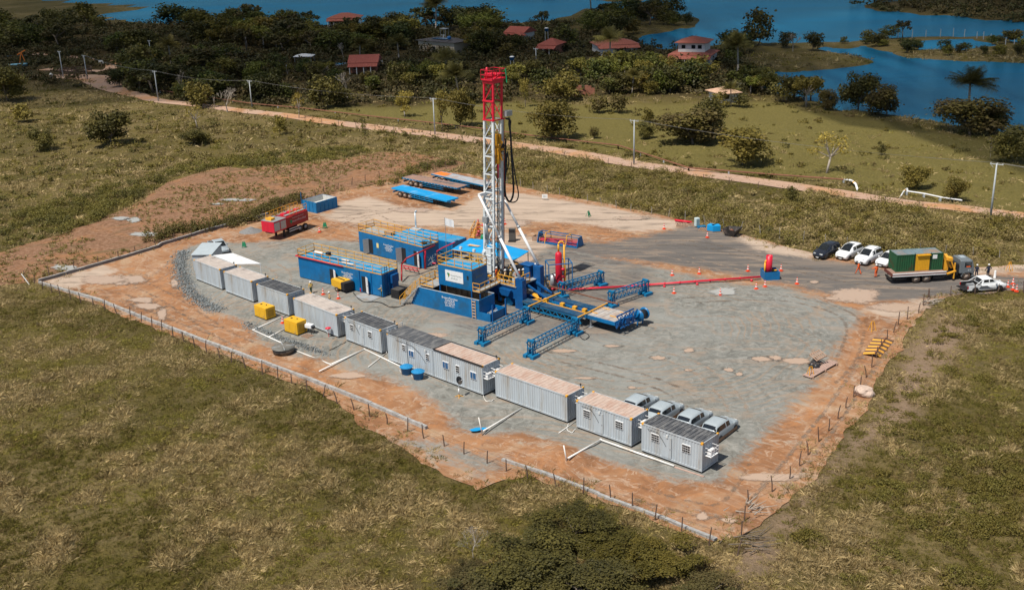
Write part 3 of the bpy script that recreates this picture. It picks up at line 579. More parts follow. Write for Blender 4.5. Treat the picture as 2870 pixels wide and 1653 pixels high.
def container(xy, th, L, H, label, roofm, bodym=GREYP, W=2.44, z=.26, wins=(), doors=(), end='doors', ac=(), group='office and store containers in the row', caps=True, name='container', beacon=True):
    t = empty(name, (xy[0], xy[1], z), th, label, 'container', group)
    b = corrugated(L, W, H); b.build('wall', bodym, t)
    f = MB()
    for x in (0, L):
        for y in (0, W): f.box(x-.05 if x else -.012, x+.012 if x else .05, y-.05 if y else -.012, y+.012 if y else .05, 0, H)
    for z0, z1 in ((0, .155), (H-.115, H)):
        f.box(.05, L-.05, -.015, .05, z0, z1); f.box(.05, L-.05, W-.05, W+.015, z0, z1); f.box(-.015, .05, .05, W-.05, z0, z1); f.box(L-.05, L+.015, .05, W-.05, z0, z1)
    f.build('frame', bodym, t)
    r = MB(); r.box(.06, L-.06, .06, W-.06, H-.1, H-.02)
    n = int(L/.42)
    for i in range(n): x = .15+i*(L-.3)/n; r.box(x, x+.14, .10, W-.10, H-.018, H+(.03 if roofm is DARKR else -.002))
    r.build('roof', roofm, t)
    s = MB(); s.box(.15, L-.15, .2, .4, -.24, -.002); s.box(.15, L-.15, W-.4, W-.2, -.24, -.002); s.box(.1,.3,0.05,W-.05,-.238,-.004); s.box(L-.3,L-.1,0.05,W-.05,-.238,-.004); s.box(.05,L-.05,.02,.1,-.12,-.003); s.build('skid_beams', BLK, t)
    if caps:
        for x in (0, L-.16):
            for y in (0, W-.16): MB().box(x-.02, x+.18, y-.02, y+.18, H-.14, H+.03).build('corner_casting', YEL, t)
    for (x0, x1, z0, z1, kind) in wins:
        fr = MB(); fr.box(x0-.05, x1+.05, -.06, .03, z0-.05, z1+.05); fo = fr.build('window', WHT, t)
        MB().box(x0, x1, -.075, -.062, z0, z1).build('pane', WIN if kind == 'plain' else GLASS, fo)
        g = MB(); nb = 4 if kind == 'bars' else 1
        if kind == 'bars':
            for i in range(1, 4): g.box(x0+(x1-x0)*i/4-.008, x0+(x1-x0)*i/4+.008, -.095, -.08, z0, z1)
            for i in range(1, 3): g.box(x0, x1, -.095, -.08, z0+(z1-z0)*i/3-.008, z0+(z1-z0)*i/3+.008)
        elif kind == 'louvre':
            for i in range(1, 3): g.box(x0, x1, -.11, -.087, z0+(z1-z0)*i/3-.015, z0+(z1-z0)*i/3+.015)
        else: g.box((x0+x1)/2-.015, (x0+x1)/2+.015, -.11, -.087, z0, z1)
        g.build('window_bars', WHT, fo)
    for x in doors:
        dd = MB(); dd.box(x, x+.9, -.045, .0, .18, 2.12); do = dd.build('door', bodym, t); MB().box(x+.75, x+.82, -.10, -.047, 1.05, 1.12).build('handle', STEEL, do)
    if wins:
        g = MB(); g.box(L*.42, L*.42+.18, -.12, -.05, H-.55, H-.28); g.build('wall_lamp', LAMPW, t)
        c = MB(); pts = [(L*.1, -.07, H-.32), (L*.28, -.07, H-.36), (L*.36, -.07, H-.9), (L*.42, -.07, 1.2)]
        c.path(pts, .018); c.build('cable', BLK, t)
    if end == 'doors':
        d = MB(); d.box(L+.016, L+.05, .12, W/2-.01, .2, H-.2); d.box(L+.016, L+.05, W/2+.01, W-.12, .2, H-.2); dd = d.build('end_doors', bodym, t)
        k = MB()
        for y in (.35, .95, W-.95, W-.35): k.tube((L+.075, y, .22), (L+.075, y, H-.22), .022, 5)
        k.build('lock_bars', STEEL, dd)
    for (y, zz) in ac:
        a = MB()
        for dz in (0, .35, .7): a.bar((L, y-.1, zz+dz), (L+.62, y-.1, zz+dz), .035); a.bar((L, y+.95, zz+dz), (L+.62, y+.95, zz+dz), .035); a.bar((L+.62, y-.1, zz+dz), (L+.62, y+.95, zz+dz), .035)
        for yy in (y-.1, y+.4, y+.95): a.bar((L+.62, yy, zz), (L+.62, yy, zz+.72), .035)
        a.box(L, L+.62, y-.1, y+.95, zz-.03, zz); cg_ = a.build('cage', WHT, t)
        u = MB(); u.box(L+.12, L+.45, y+.08, y+.72, zz+.03, zz+.45); u.build('air_conditioner', WHT, cg_)
    if beacon: MB().tube((L-.2, W-.25, H), (L-.2, W-.25, H+.25), .03).tube((L-.2, W-.25, H+.22), (L-.2, W-.25, H+.36), .08, 8).build('beacon', BLK, t)
    return t
TH = R(-43)
container((10.66, 83.85), R(-42.9), 6.06, 2.59, 'nearest grey container with dark roof, barred windows and cage on its end', DARKR, wins=((1.05,1.8,1.35,1.95,'bars'),(4.15,4.9,1.35,1.95,'bars')), doors=(2.15,), ac=((.5,1.35),), end='plain')
container((5.42, 88.75), R(-42.7), 6.06, 2.59, 'grey container with rusty pink roof and two barred windows, beside the long windowless one', RUSTR, wins=((.85,1.55,1.35,1.95,'bars'),(4.4,5.15,1.35,1.95,'bars')), doors=(2.1,), ac=((1.0,1.5),), end='plain')
container((-1.87, 95.82), R(-43), 8.9, 2.59, 'long windowless grey container with rusty streaked roof', RUSTR, ac=((1.2,1.5),), end='plain')
# joined office of several modules
t = container((-13.11, 105.68), R(-43.4), 13.8, 2.96, 'longest grey office of joined modules with half black half pink roof', RUSTR, wins=((2.35,2.8,1.75,2.3,'louvre'),(3.35,4.05,1.35,1.95,'plain'),(5.9,6.35,1.6,2.2,'louvre'),(8.35,9.1,1.4,2.05,'plain'),(10.2,10.65,1.45,2.1,'louvre'),(12.2,12.95,1.35,2.0,'plain')), ac=((.2,1.7),(1.3,1.7)), end='plain')
m = MB(); m.box(.0, 7.05, -.03, 2.48, 2.97, 3.06); m.build('black_roof_sheet', DARKR, t)
m = MB(); m.box(7.06, 13.85, -.06, .03, 2.9, 3.04); m.box(7.06, 13.85, 2.42, 2.5, 2.9, 3.04); m.build('roof_edging', BLK, t)
for x in (3.05, 6.9): MB().box(x-.03, x+.03, -.06, -.016, .1, 2.9).build('joint_strip', GREYP, t)
m = MB(); m.box(.3,2.2,2.6,2.66,2.4,2.5); rail(m, [(-.1,.2,2.96),(-.1,2.3,2.96)], .5, .04, toe=False); m.build('antenna_rack', WHT, t)
container((-18.33, 111.78), R(-44.5), 6.06, 2.59, 'grey container with dark slatted roof and two small windows near the yellow generators', DARKR, wins=((.95,1.5,1.45,2.0,'louvre'),(4.0,4.6,1.35,1.95,'louvre')), doors=(2.3,), ac=((.9,1.6),), end='doors')
container((-25.12, 118.58), R(-45.8), 8.3, 2.59, 'long grey container with pale stained roof behind the second yellow generator', GREYR, ac=((.9,1.6),))
container((-30.48, 124.06), R(-43.1), 6.06, 2.59, 'windowless grey container with charcoal roof behind the first yellow generator', DARKR)
container((-35.68, 129.36), R(-44.2), 6.06, 2.59, 'pale grey container with peeling black patches on its roof', GREYR)
t = container((-40.79, 134.71), R(-45.4), 6.3, 2.59, 'grey container with a white sheet awning, at the left end of the row', GREYR)
m = MB(); m.add([(.6,2.45,2.68),(6.2,2.45,2.64),(7.6,5.2,2.30),(1.2,5.0,2.5),(.6,2.45,2.64),(6.2,2.45,2.60),(7.6,5.2,2.26),(1.2,5.0,2.46)], [(0,1,2,3),(7,6,5,4),(0,4,5,1),(1,5,6,2),(2,6,7,3),(3,7,4,0)])
m.tube((7.5,5.1,-.1),(7.5,5.1,2.25),.04); m.tube((1.3,4.9,-.1),(1.3,4.9,2.45),.04); m.build('awning', WHT, t)
# small white shed behind
c0 = (-42.2, 138.9); t = empty('site_shed', (c0[0], c0[1], 0), R(-4), 'small white shed with bright metal roof beside the silver pickup', 'shed')
MB().box(0,2.6,0,.06,0,2.2).box(0,.06,.06,4.3,0,2.2).box(2.54,2.6,.06,4.3,0,2.2).box(.06,2.54,4.24,4.3,0,2.2).build('wall', GREYP, t); MB().add([(-.1,-.15,2.2),(2.7,-.15,2.2),(2.7,4.5,2.45),(-.1,4.5,2.45),(-.1,-.15,2.26),(2.7,-.15,2.26),(2.7,4.5,2.51),(-.1,4.5,2.51)], [(3,2,1,0),(4,5,6,7),(0,1,5,4),(1,2,6,5),(2,3,7,6),(3,0,4,7)]).build('roof', mat('bright_metal_sheet',(.40,.46,.50),.6,var=.08), t)
MB().box(1.4,2.4,-.03,0,.05,2.0).build('door', BLK, t)

# ------------------------------------------------------------------ yellow generators, pump, tanks, dish
def generator(xy, th, L, W, H, label):
    t = empty('generator', (xy[0], xy[1], 0), th, label, 'generator', 'yellow generators by the containers')
    m = MB(); m.box(0,L,0,W,.16,H); m.build('housing', GYEL, t, bevel=.03)
    MB().box(-.08,L+.08,-.04,W+.04,.0,.15).build('base_frame', BLK, t)
    MB().box(L*.1,L*.42,-.02,-.002,.35,H-.25).box(L*.55,L*.9,-.02,-.002,.35,H-.25).build('door_panel', GYEL, t)
    MB().tube((L*.6,W*.6,H),(L*.6,W*.6,H+.1),.06,8).box(L*.2,L*.3,W*.45,W*.55,H,H+.06).build('exhaust_cap', BLK, t)
    MB().box(L+.001,L+.02,W*.2,W*.8,.4,H-.3).build('grille', mat('generator_louvre',(.45,.25,.02),.6), t)
    return t
generator(U('A',745,1170)[:2], R(-43), 2.3, 1.35, 1.5, 'yellow generator box standing alone by the charcoal-roofed container')
generator(U('A',1035,1320)[:2], R(-40), 2.25, 1.4, 1.6, 'yellow generator box next to the pallet and white pump')
p = U('C',490,500); t = empty('pallet', p, R(-38), 'wooden pallet beside the yellow generator', 'pallet')
def pallet_mb(L=1.2, W=1.0, n=6):
    m = MB()
    for i in range(n): x = i*(L-.12)/(n-1); m.box(x, x+.12, 0, W, .11, .13)
    for y in (0, W/2-.04, W-.08): m.box(0, L, y, y+.08, 0, .108)
    return m
pallet_mb().build('boards', WOOD, t)
p = U('C',540,470); t = empty('pump', p, R(-30), 'white portable pump on thin black legs beside the pallet', 'pump')
MB().box(0,.9,0,.6,.75,1.15).tube((.1,.3,1.15),(.1,.3,1.3),.08,8).build('housing', WHT, t, bevel=.04)
m = MB(); [m.bar((x,y,0),(x*.8+.1,y*.8+.05,.75),.05) for x in (0,.9) for y in (0,.6)]; m.bar((0,.3,.3),(.9,.3,.3),.04); m.build('stand', BLK, t)
MB().box(.95,1.1,.1,.5,.7,1.0).build('fuel_can', PLAST, t)
p = U('C',770,505); t = empty('hose_reel_stand', p, R(10), 'small stand with a red round cap and red feet by the container wall', 'stand')
MB().lathe([(.0,1.28),(.32,1.16),(.34,1.1),(0,1.12)], n=12).build('cap', RED, t); MB().box(-.15,.15,-.12,.12,.6,1.1).build('box', WHT, t)
m = MB(); m.tube((0,0,0),(0,0,.6),.04); m.bar((-.35,-.1,.03),(.35,.1,.03),.07); m.bar((-.1,.35,.03),(.1,-.35,.03),.07); m.build('foot', RED, t)
def water_tank(p, lab, mk=1.0):
    t = empty('water_tank', (p[0],p[1],.0), R(-40), lab, 'water tank', 'blue water tanks by the office')
    MB().lathe([(.48,.14),(.60,.85),(.64,.87),(.64,.93),(.60,.95)], n=24).build('tub', TANKB, t)
    m = MB(); n = 24; rings = []
    for k in range(n):
        a = 2*math.pi*k/n; rr_ = .68+.02*(k % 2); m.v.append((rr_*math.cos(a), rr_*math.sin(a), .94))
    m.v.append((0,0,1.2)); m.v += [(.3*math.cos(2*math.pi*(k+.5)/n), .3*math.sin(2*math.pi*(k+.5)/n), 1.13+.02*(k % 2)) for k in range(n)]
    for k in range(n):
        m.f.append([k,(k+1)%n,n+1+k]); m.f.append([n+1+k,(k+1)%n,n+1+(k+1)%n]); m.f.append([n,n+1+k,n+1+(k+1)%n]); m.m += [0]*3; m.sm += [False]*3
    m.build('lid', mat('blue_plastic_lid',(.015,.22,.48),.4,var=.06), t)
    q = pallet_mb(1.2,1.1); o = q.build('pallet', WOOD, t); o.location = (-.6,-.55,0)
    text('lettering', 'FORTLEV', .17, WHT, t, (-.33,-.60,.5), (R(80),0,R(-35)))
    return t
water_tank(U('C',1527,868), 'left blue round water tank with fluted lid on a pallet')
water_tank(U('C',1640,915), 'right blue round water tank with fluted lid, nearer the long office')
p = U('C',2035,1085); t = empty('satellite_dish', p, R(0), 'dark satellite dish on a mast with yellow feet by the long office', 'satellite dish')
m = MB(); m.lathe([(0,0),(.2,.03),(.38,.11),(.42,.14),(.40,.15),(.18,.06),(0,.03)], n=18); o = m.build('dish', PLAST, t); o.location = (0,0,1.75); o.rotation_euler = (R(62),0,R(55))
MB().tube((0,0,.1),(0,0,1.75),.04,8).bar((0,.0,1.7),(.35,-.25,1.92),.03).build('mast', STEEL, t)
m = MB(); [m.bar((0,0,.25),(.5*math.cos(a),.5*math.sin(a),.03),.05) for a in (0,1.57,3.14,4.71)]; m.build('foot', YEL, t)
MB().tube((0,0,.4),(0,0,.95),.07,8).build('wrap', WHT, t); MB().box(.3,.36,-.27,-.21,1.88,1.96).build('receiver', WHT, t)
# black cistern in the mud
p = U('C',330,655); t = empty('cistern', (p[0],p[1],.22), 0, 'black round cistern with a grimy lid sunk in the orange mud', 'cistern')
MB().lathe([(1.12,-.1),(1.18,.45)], n=28).build('tub', PLAST, t); MB().lathe([(1.24,.44),(1.22,.52),(.6,.60),(0,.62)], n=28).build('lid', mat('grimy_lid',(.20,.19,.17),.6,var=.3,scale=1,dirt=(.08,.085,.08),damt=.35), t)
m = MB(); [m.bar((1.15*math.cos(a),1.15*math.sin(a),.56),(-1.15*math.cos(a),-1.15*math.sin(a),.56),.05,.1) for a in (.3,1.9)]; m.build('rib', GREYP, t)

# white drain pipes
def pipes(lab, runs, r=.07, m=PVC, name='drain_pipe', grp='white drain pipes'):
    t = empty(name, (*U(*runs[0][0][:3])[:2], 0), 0, lab, 'pipe', grp); o0 = t.location
    for run in runs:
        if run == 'up': MB().tube((pts[-1][0]-.1, pts[-1][1], .1), (pts[-1][0]-.35, pts[-1][1]+.1, 1.75), r*.7, 8).build('vent_pipe', m, t); continue
        pts = [U(q[0], q[1], q[2], q[3] if len(q) > 3 else .14)-np.array(o0) for q in run]; mb = MB(); mb.path(pts, r, 8)
        for q in pts[1:-1]: mb.tube(Vector(q)-Vector((0,0,r)), Vector(q)+Vector((0,0,r*1.2)), r*1.25, 8)
        mb.build('pipe_run', m, t)
    return t
pipes('white drain pipe in a square bend from the yellow generators to the black cistern', [[('A',1040,1158),('A',725,1298),('A',1050,1445),('C',370,580)],[('A',1040,1285),('A',880,1365)]])
pipes('white drain pipe from the black cistern through a peak to the blue tanks', [[('C',440,628),('C',785,765,.2),('C',1115,618),('C',1465,785)],[('C',1100,625),('C',675,832,.3)]])
pipes('thin white drain pipe below the corner of the long office', [[('C',1330,610,.5),('C',1328,655),('C',1150,790,.2)]], .04)
pipes('white drain pipe with upright vent below the long windowless container', [[('D',630,575),('D',310,765,.45)],'up'])
pipes('long white drain pipe in front of the two barred-window containers', [[('D',1900,1055,.2),('D',1290,838,.3),('D',1018,990,.6)],'up'], .085)
pipes('thin pipe laid between the rusty-roofed containers', [[('D',1085,680),('D',940,782)]], .04)
for p, lab in ((U('D',270,775),'blue tarpaulin scrap at the foot of the left vent pipe'),(U('D',1022,1015),'blue tarpaulin scrap at the foot of the right vent pipe')):
    o_ = blob(0,0,.75 if 'left' in lab else .35,.3,.2,4,18); m = MB(); m.prism([tuple(q) for q in o_], .28, .31); o = m.build('tarpaulin', BBLUE, loc=(p[0],p[1],0)); tag(o, lab, 'tarpaulin')
# timber edge along nearest container
p0, p1 = U('D',1905,1075), U('D',2150,1155); o = MB().bar((0,0,.05), (p1-p0)*np.array([1,1,0])+np.array([0,0,.05]), .15, .08).build('timber_beam', PLANK, loc=(p0[0],p0[1],0.06)); tag(o, 'pale timber beam on the ground before the nearest container', 'beam')

# rubble bank (countless stones)
def rubble(name, line, n, wd, smin, smax, seed):
    rg = np.random.default_rng(seed); V = []; F = []; L = np.array([U(*q)[:2] for q in line]); seg = np.hypot(*np.diff(L, axis=0).T); cs = np.concatenate([[0], np.cumsum(seg)])
    ico = bmesh.new(); bmesh.ops.create_icosphere(ico, subdivisions=1, radius=1); iv = np.array([v.co[:] for v in ico.verts]); fi = np.array([[v.index for v in f.verts] for f in ico.faces]); ico.free()
    for k in range(n):
        s = rg.random()*cs[-1]; x = np.interp(s, cs, L[:, 0]); y = np.interp(s, cs, L[:, 1]); o_ = rg.normal(0, wd, 2); sz = smin+(smax-smin)*rg.random()**2
        v = iv*(1+.35*rg.normal(size=(len(iv), 1)))*sz*np.array([1.1,.9,.65])*(.7+.6*rg.random(3)); a = rg.random()*6.28; c, s_ = math.cos(a), math.sin(a)
        v = v@np.array([[c,s_,0],[-s_,c,0],[0,0,1]]); V.append(v+[x+o_[0], y+o_[1], .08+.25*max(0, 1-np.hypot(*o_)/wd/1.6)*rg.random()]); F.append(fi+len(iv)*k)
    me = npmesh(name, np.vstack(V), np.vstack(F), ROCKM); return mobj(name, me)
tag(rubble('rubble', [('A',60,540),('A',20,650),('A',60,800),('A',130,950),('A',280,1060),('A',420,1120)], 4200, .62, .03, .115, 1), 'grey broken stones banked round the left end of the container row', 'rubble', kind='stuff')
tag(rubble('rubble', [('A',660,1240),('A',740,1290),('C',180,470),('C',330,530),('C',560,610),('C',760,690)], 1500, .45, .03, .10, 2), 'small grey stones between the white pipe and the yellow generators', 'rubble', kind='stuff')
tag(rubble('rubble', [('A',60,540),('A',30,560)], 60, .5, .06, .2, 3), 'few grey stones by the white shed', 'rubble', kind='stuff')

# ------------------------------------------------------------------ low walls and fences
def wall(lab, pts, h, th_, m, top=None, name='low_wall'):
    P_ = [U(*q)[:2] for q in pts]; o0 = P_[0]; t = empty(name, (*o0, 0), 0, lab, 'wall'); mb = MB(); mt = MB()
    for a, b_ in zip(P_[:-1], P_[1:]):
        a = a-o0; b_ = b_-o0; L = np.hypot(*(b_-a)); k = max(1, int(L/1.2)); d = (b_-a)/L; nr = np.array([-d[1], d[0]])*th_/2
        for i in range(k):
            p, q = a+(b_-a)*i/k, a+(b_-a)*(i+.985)/k; z = h*(1+.06*random.uniform(-1,1)); w_ = nr*(1+.05*random.uniform(-1,1))
            mb.add([(*(p-w_),-.2),(*(q-w_),-.2),(*(q+w_),-.2),(*(p+w_),-.2),(*(p-w_),z),(*(q-w_),z),(*(q+w_),z),(*(p+w_),z)], [(3,2,1,0),(4,5,6,7),(0,1,5,4),(1,2,6,5),(2,3,7,6),(3,0,4,7)])
            if top: w2 = w_*1.06; mt.add([(*(p-w2),z+.002),(*(q-w2),z+.002),(*(q+w2),z+.002),(*(p+w2),z+.002),(*(p-w2),z+.05),(*(q-w2),z+.05),(*(q+w2),z+.05),(*(p+w2),z+.05)], [(4,5,6,7),(0,1,5,4),(1,2,6,5),(2,3,7,6),(3,0,4,7)])
    mb.build('blocks', m, t)
    if top: mt.build('coping', top, t)
wall('low whitish block wall along the near left side of the yard', [('W',500,790),('W',800,880),('W',1250,1010),('W',1850,1250),('K',2100,730),('C',600,930),('C',1100,1130),('C',1720,1400)], .36, .30, BLOCK)
wall('low whitish block wall along the near right corner of the yard', [('D',470,1015),('D',840,1135),('D',1280,1300),('Q',1200,110),('Q',1700,290),('Q',2130,468)], .26, .28, BLOCK)
wall('low dark wall with pale coping along the far left side of the yard', [('W',495,775),('W',1420,515),('W',2000,340),('W',2040,310),('A',300,340),('A',870,190)], .42, .22, BLOCKD, BLOCK)

def fence(lab, pts, space, h, m=POSTW, wires=3, lean=.12, r=.055, dbl=False):
    P_ = np.array([U(*q)[:2] for q in pts]); seg = np.hypot(*np.diff(P_, axis=0).T); cs = np.concatenate([[0], np.cumsum(seg)]); n = max(2, int(cs[-1]/space)); o0 = P_[0]
    t = empty('wire_fence', (*o0, 0), 0, lab, 'fence'); tops = []
    for i in range(n+1):
        s = cs[-1]*i/n+random.uniform(-.25,.25)*(0 < i < n); x = np.interp(s, cs, P_[:, 0])-o0[0]; y = np.interp(s, cs, P_[:, 1])-o0[1]
        hh = h*random.uniform(.85, 1.12); lx, ly = random.gauss(0, lean), random.gauss(0, lean*.6); mb = MB(); mid = (lx*.4+random.gauss(0,.03), ly*.4, hh*.5)
        mb.tube((0,0,-.3), mid, r*1.1, 6, r); mb.tube(mid, (lx, ly, hh), r, 6, r*.8); mb.build('post', m, t, loc=(x, y, 0)); tops.append(Vector((x+lx*.8, y+ly*.8, hh*.9)))
    w_ = MB()
    for a, b_ in zip(tops[:-1], tops[1:]):
        for k in range(wires): z = Vector((0,0,-.33*k*h/1.2)); w_.tube(a+z, b_+z, .006, 3, cap=False)
    w_.build('wire', BLK, t)
fence('wire fence with dark crooked posts before the near left grassland', [('W',440,800),('W',520,850),('W',1050,1050),('W',1700,1230),('K',2170,860),('C',470,990),('C',870,1150),('C',1410,1380),('D',90,935),('D',360,1045),('D',650,1160),('D',950,1245),('D',1290,1320),('Q',1380,165),('Q',1720,340),('Q',2070,495)], 2.35, 1.35)
fence('wire fence with crooked posts along the right side dirt track', [('Q',2290,585),('D',2520,1370),('G',1935,1200),('G',1990,1130),('G',2060,1045),('G',2130,950),('G',2165,880),('G',2225,790),('E',1430,850),('E',1560,660)], 2.5, 1.4)
fence('wire fence beside the entrance road below the white pickup', [('E',1575,645),('E',1710,610),('E',1835,620),('E',1965,605),('E',2105,600),('E',2260,600),('E',2490,590)], 2.9, 1.3)
fence('wire fence with pale thin posts along the far edge of the yard', [('G',1190,440),('F',-700,20),('F',40,200),('F',520,265),('F',980,345),('F',1350,420),('F',1730,495),('F',2140,570),('N',450,1040),('N',940,1110),('N',1450,1140),('N',2528,1240)], 3.0, 1.3, mat('pale_post',(.32,.29,.25),.9,var=.3), 3)
fence('wire fence with thin posts along the cleared field and the dark wall', [('W',310,760),('W',720,690),('W',1080,590),('W',1440,510),('W',1900,345),('A',560,270),('A',1210,100),('G',800,478),('G',880,455),('G',960,435),('G',1060,420),('G',1190,415)], 3.1, 1.35)
fence('wire fence with dark posts on the near verge of the red dirt road', [('b2',370,1170),('b2',1160,1250),('b2',1650,1300),('b2',2200,1400),('G',1340,378),('G',1560,415),('G',1800,455),('G',2060,490),('G',2270,512)], 5.0, 1.2)
# brace poles at the left corner
p = U('W',370,800); o = MB().tube((0,0,0),(-.9,.3,1.4),.07).build('brace_post', PVC, loc=p); tag(o, 'whitish leaning brace post at the far left fence corner', 'post')

# ------------------------------------------------------------------ power poles, cables, pipeline
def pole(c, b_, tpx, lab):
    p = U(c, *b_); H = hpx(c, b_, tpx); t = empty('utility_pole', p, R(-38), lab, 'utility pole', 'concrete utility poles along the dirt road')
    MB().tube((0,0,-.3),(0,0,H),.17,8,.10).build('pole', CONC, t); m = MB(); m.bar((-.9,0,H-.12),(.9,0,H-.12),.1); m.bar((-.9,0,H-.12),(-.4,0,H-.6),.04) ; m.build('crossarm', CONC, t)
    for x in (-.8,0.1,.8): MB().tube((x,0,H-.07),(x,0,H+.12),.05,6,.03).build('insulator', LAMPW, t)
    return p, H
PL = [pole('N',(2195,828),(2268,275),'utility pole at the right edge by the hidden dirt road'), pole('G',(1565,406),(1566,297),'utility pole standing right of the drilling mast beside the dirt road'),
      pole('G',(1074,333),(1072,243),'utility pole left of the drilling mast beside the dirt road'), pole('b1',(2450,1045),(2440,785),'utility pole beside the bare white tree'),
      pole('b1',(1540,985),(1500,692),'utility pole at the dark wood edge above the left grassland'), pole('b1',(850,775),(820,540),'utility pole near the puddled road bend'),
      pole('b1',(615,750),(590,500),'slim pole beside the cattle pen at the far left'), pole('b1',(1465,525),(1450,395),'small far utility pole within the left wood'), pole('b1',(35,390),(5,230),'utility pole at the upper left edge'),
      pole('b2',(1290,650),(1285,590),'short far pole beside the red-roofed porch house'), pole('b2',(1275,400),(1262,335),'far pole left of the flat-roofed house'), pole('b2',(1888,490),(1885,340),'pole before the flat-roofed house'), pole('b3',(340,605),(338,450),'slim far pole between the red houses')]
def cable(a, b_, lab, n=3, sag=.9):
    (p, H), (q, K_) = a, b_; o0 = p; mb = MB()
    for k, off in enumerate((-.8,.1,.8)[:n]):
        pts = []; 
        for i in range(13):
            s = i/12; pts.append(Vector((off*.79+(q[0]-p[0])*s, off*-.61+(q[1]-p[1])*s, H+(K_-H)*s+.12-sag*4*s*(1-s))))
        mb.path(pts, .011, 3)
    tag(mb.build('power_cable', mat('cable_grey',(.25,.25,.25),.5), loc=(*o0[:2],0)), lab, 'power cable', 'power cables strung between the poles')
cable(PL[0], PL[1], 'power cables from the right edge pole to the pole right of the mast'); cable(PL[1], PL[2], 'power cables between the two poles either side of the mast'); cable(PL[2], PL[3], 'power cables from the pole left of the mast to the one by the bare tree')
cable(PL[3], PL[4], 'power cables between the bare tree pole and the wood edge pole'); cable(PL[4], PL[5], 'power cables from the wood edge pole to the road bend pole')
Pq = (PL[0][0]+np.array([30,-17,0]), 8.0); cable(PL[0], Pq, 'power cables leaving the right edge pole out of the frame')
def pipeline(lab, pts, r, mt, ends=()):
    o0 = U(*pts[0][:3]); t = empty('pipeline', (*o0[:2],0), 0, lab, 'pipeline'); mb = MB(); sp = MB(); Q = [U(*q[:3])-o0+np.array([0,0,q[3] if len(q) > 3 else .55]) for q in pts]
    for k in range(2): mb.path([q+np.array([0.05,.26*k-.13,0]) for q in Q], r, 6)
    for a, b_ in zip(Q[:-1], Q[1:]):
        L = np.hypot(*(b_-a)[:2]); 
        for i in range(int(L/7)+1): p = a+(b_-a)*i/max(1,int(L/7)); sp.box(p[0]-.08,p[0]+.08,p[1]-.35,p[1]+.35,-.1,p[2]-.08)
    mb.build('pipe', mt, t); sp.build('support', CONC, t)
    for e in ends:
        E_ = [U(*q[:3])-o0+np.array([0,0,q[3]]) for q in e]
        for k in range(2): x = MB(); x.path([q+np.array([.05+.2*k,.26*k-.13,0]) for q in E_], r*1.1, 8); x.build('end_bend', WHT, t)
        x = MB(); q = E_[1]*.6+E_[2]*.4; q2 = E_[1]*.4+E_[2]*.6; [x.tube(q+np.array([.05+.2*k,.26*k-.13,0]), q2+np.array([.05+.2*k,.26*k-.13,0]), r*1.2, 8) for k in range(2)]; x.build('marker_band', YEL, t)
pipeline('rusty pipeline on supports beyond the dirt road ending in a white bend', [('b1',1560,900),('b2',30,1030),('b2',530,1075),('b2',1150,1150),('b2',1750,1215),('b2',2260,1275),('b3',240,1275),('b3',620,1320),('b3',1100,1375),('G',1700,422),('G',1900,438),('N',750,465)], .10, RUSTP, [[('N',750,465,.55),('N',820,490,.8),('N',860,520,.7),('N',885,540,-.1)]])
pipeline('white and rusty pipe beyond the road at the right, rising from a bend', [('N',1370,580),('N',1540,605),('N',1700,640),('N',1910,672)], .08, WHT, [[('N',1370,575,.55),('N',1360,570,.8),('N',1330,590,.6),('N',1300,605,-.1)]])

# ================================================================== BLUE CABINS
def cabin(c, FL, FR, W, H, label, doors, rails=True, extra=None, n2=False):
    p, q = U(c, *FL), U(c, *FR); th = math.atan2(q[1]-p[1], q[0]-p[0]); L = float(np.hypot(*(q-p)[:2])); t = empty('equipment_cabin', (p[0], p[1], 0), th, label, 'cabin', 'blue rig cabins')
    b = MB(); b.box(0, L, 0, W, .18, H); 
    b.build('wall', BLUE, t); MB().box(-.1, L+.1, .15, .4, 0, .178).box(-.1, L+.1, W-.4, W-.15, 0, .178).build('skid', BLUED, t)
    r = MB(); r.box(.05, L-.05, .05, W-.05, H+.003, H+.05)
    for i in range(int(L/2)): x = .8+i*2; r.box(x, x+.06, .05, W-.05, H+.053, H+.09)
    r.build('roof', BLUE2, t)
    if rails: m = MB(); rail(m, [(.03,.03,H+.05),(L-.03,.03,H+.05),(L-.03,W-.03,H+.05),(.03,W-.03,H+.05),(.03,.03,H+.05)], 1.0, .055, 2, 1.5); m.build('railing', YEL, t)
    for x0, w_, kind in doors:
        x = x0*L; d = MB(); d.box(x, x+w_, -.012, -.002, .25, 2.25); d.build('doorway', BLK, t)
        a = {'open_grey': R(205), 'open_white': R(-25), 'open_white_r': R(-70)}[kind]; hx = x if kind == 'open_grey' else x+w_
        d = MB(); d.box(0, w_*.98, -.03, .03, 0, 2.0); o = d.build('door', STEEL if kind == 'open_grey' else WHT, t); o.location = (x+.02 if kind == 'open_grey' else x+w_, -.06, .27); o.rotation_euler = (0,0,R(-115) if kind == 'open_grey' else R(-28))
        MB().box(w_*.8, w_*.86, -.07, -.031, .95, 1.1).build('handle', BLK, o)
    return t, L, th
t, L, th = cabin('A', (1183,795), (1990,990), 2.9, 2.9, 'long blue cabin with red pipe on its roof edge and yellow compressor in front', [(.385,.75,'open_white'),(.765,.75,'open_white')])
m = MB(); m.tube((-.3,-.15,3.02),(L*.56,-.15,3.02),.07,8); m.tube((-.3,-.15,3.02),(-.3,.5,3.02),.07,8); m.build('roof_pipe', RED, t)
m = MB(); m.tube((1.2,1.9,3.25),(2.6,1.9,3.25),.16,10); m.tube((6.5,1.5,3.2),(7.7,1.5,3.2),.14,10); m.tube((7.2,.7,3.2),(9.2,.7,3.2),.08,8); m.build('roof_duct', WHT, t)
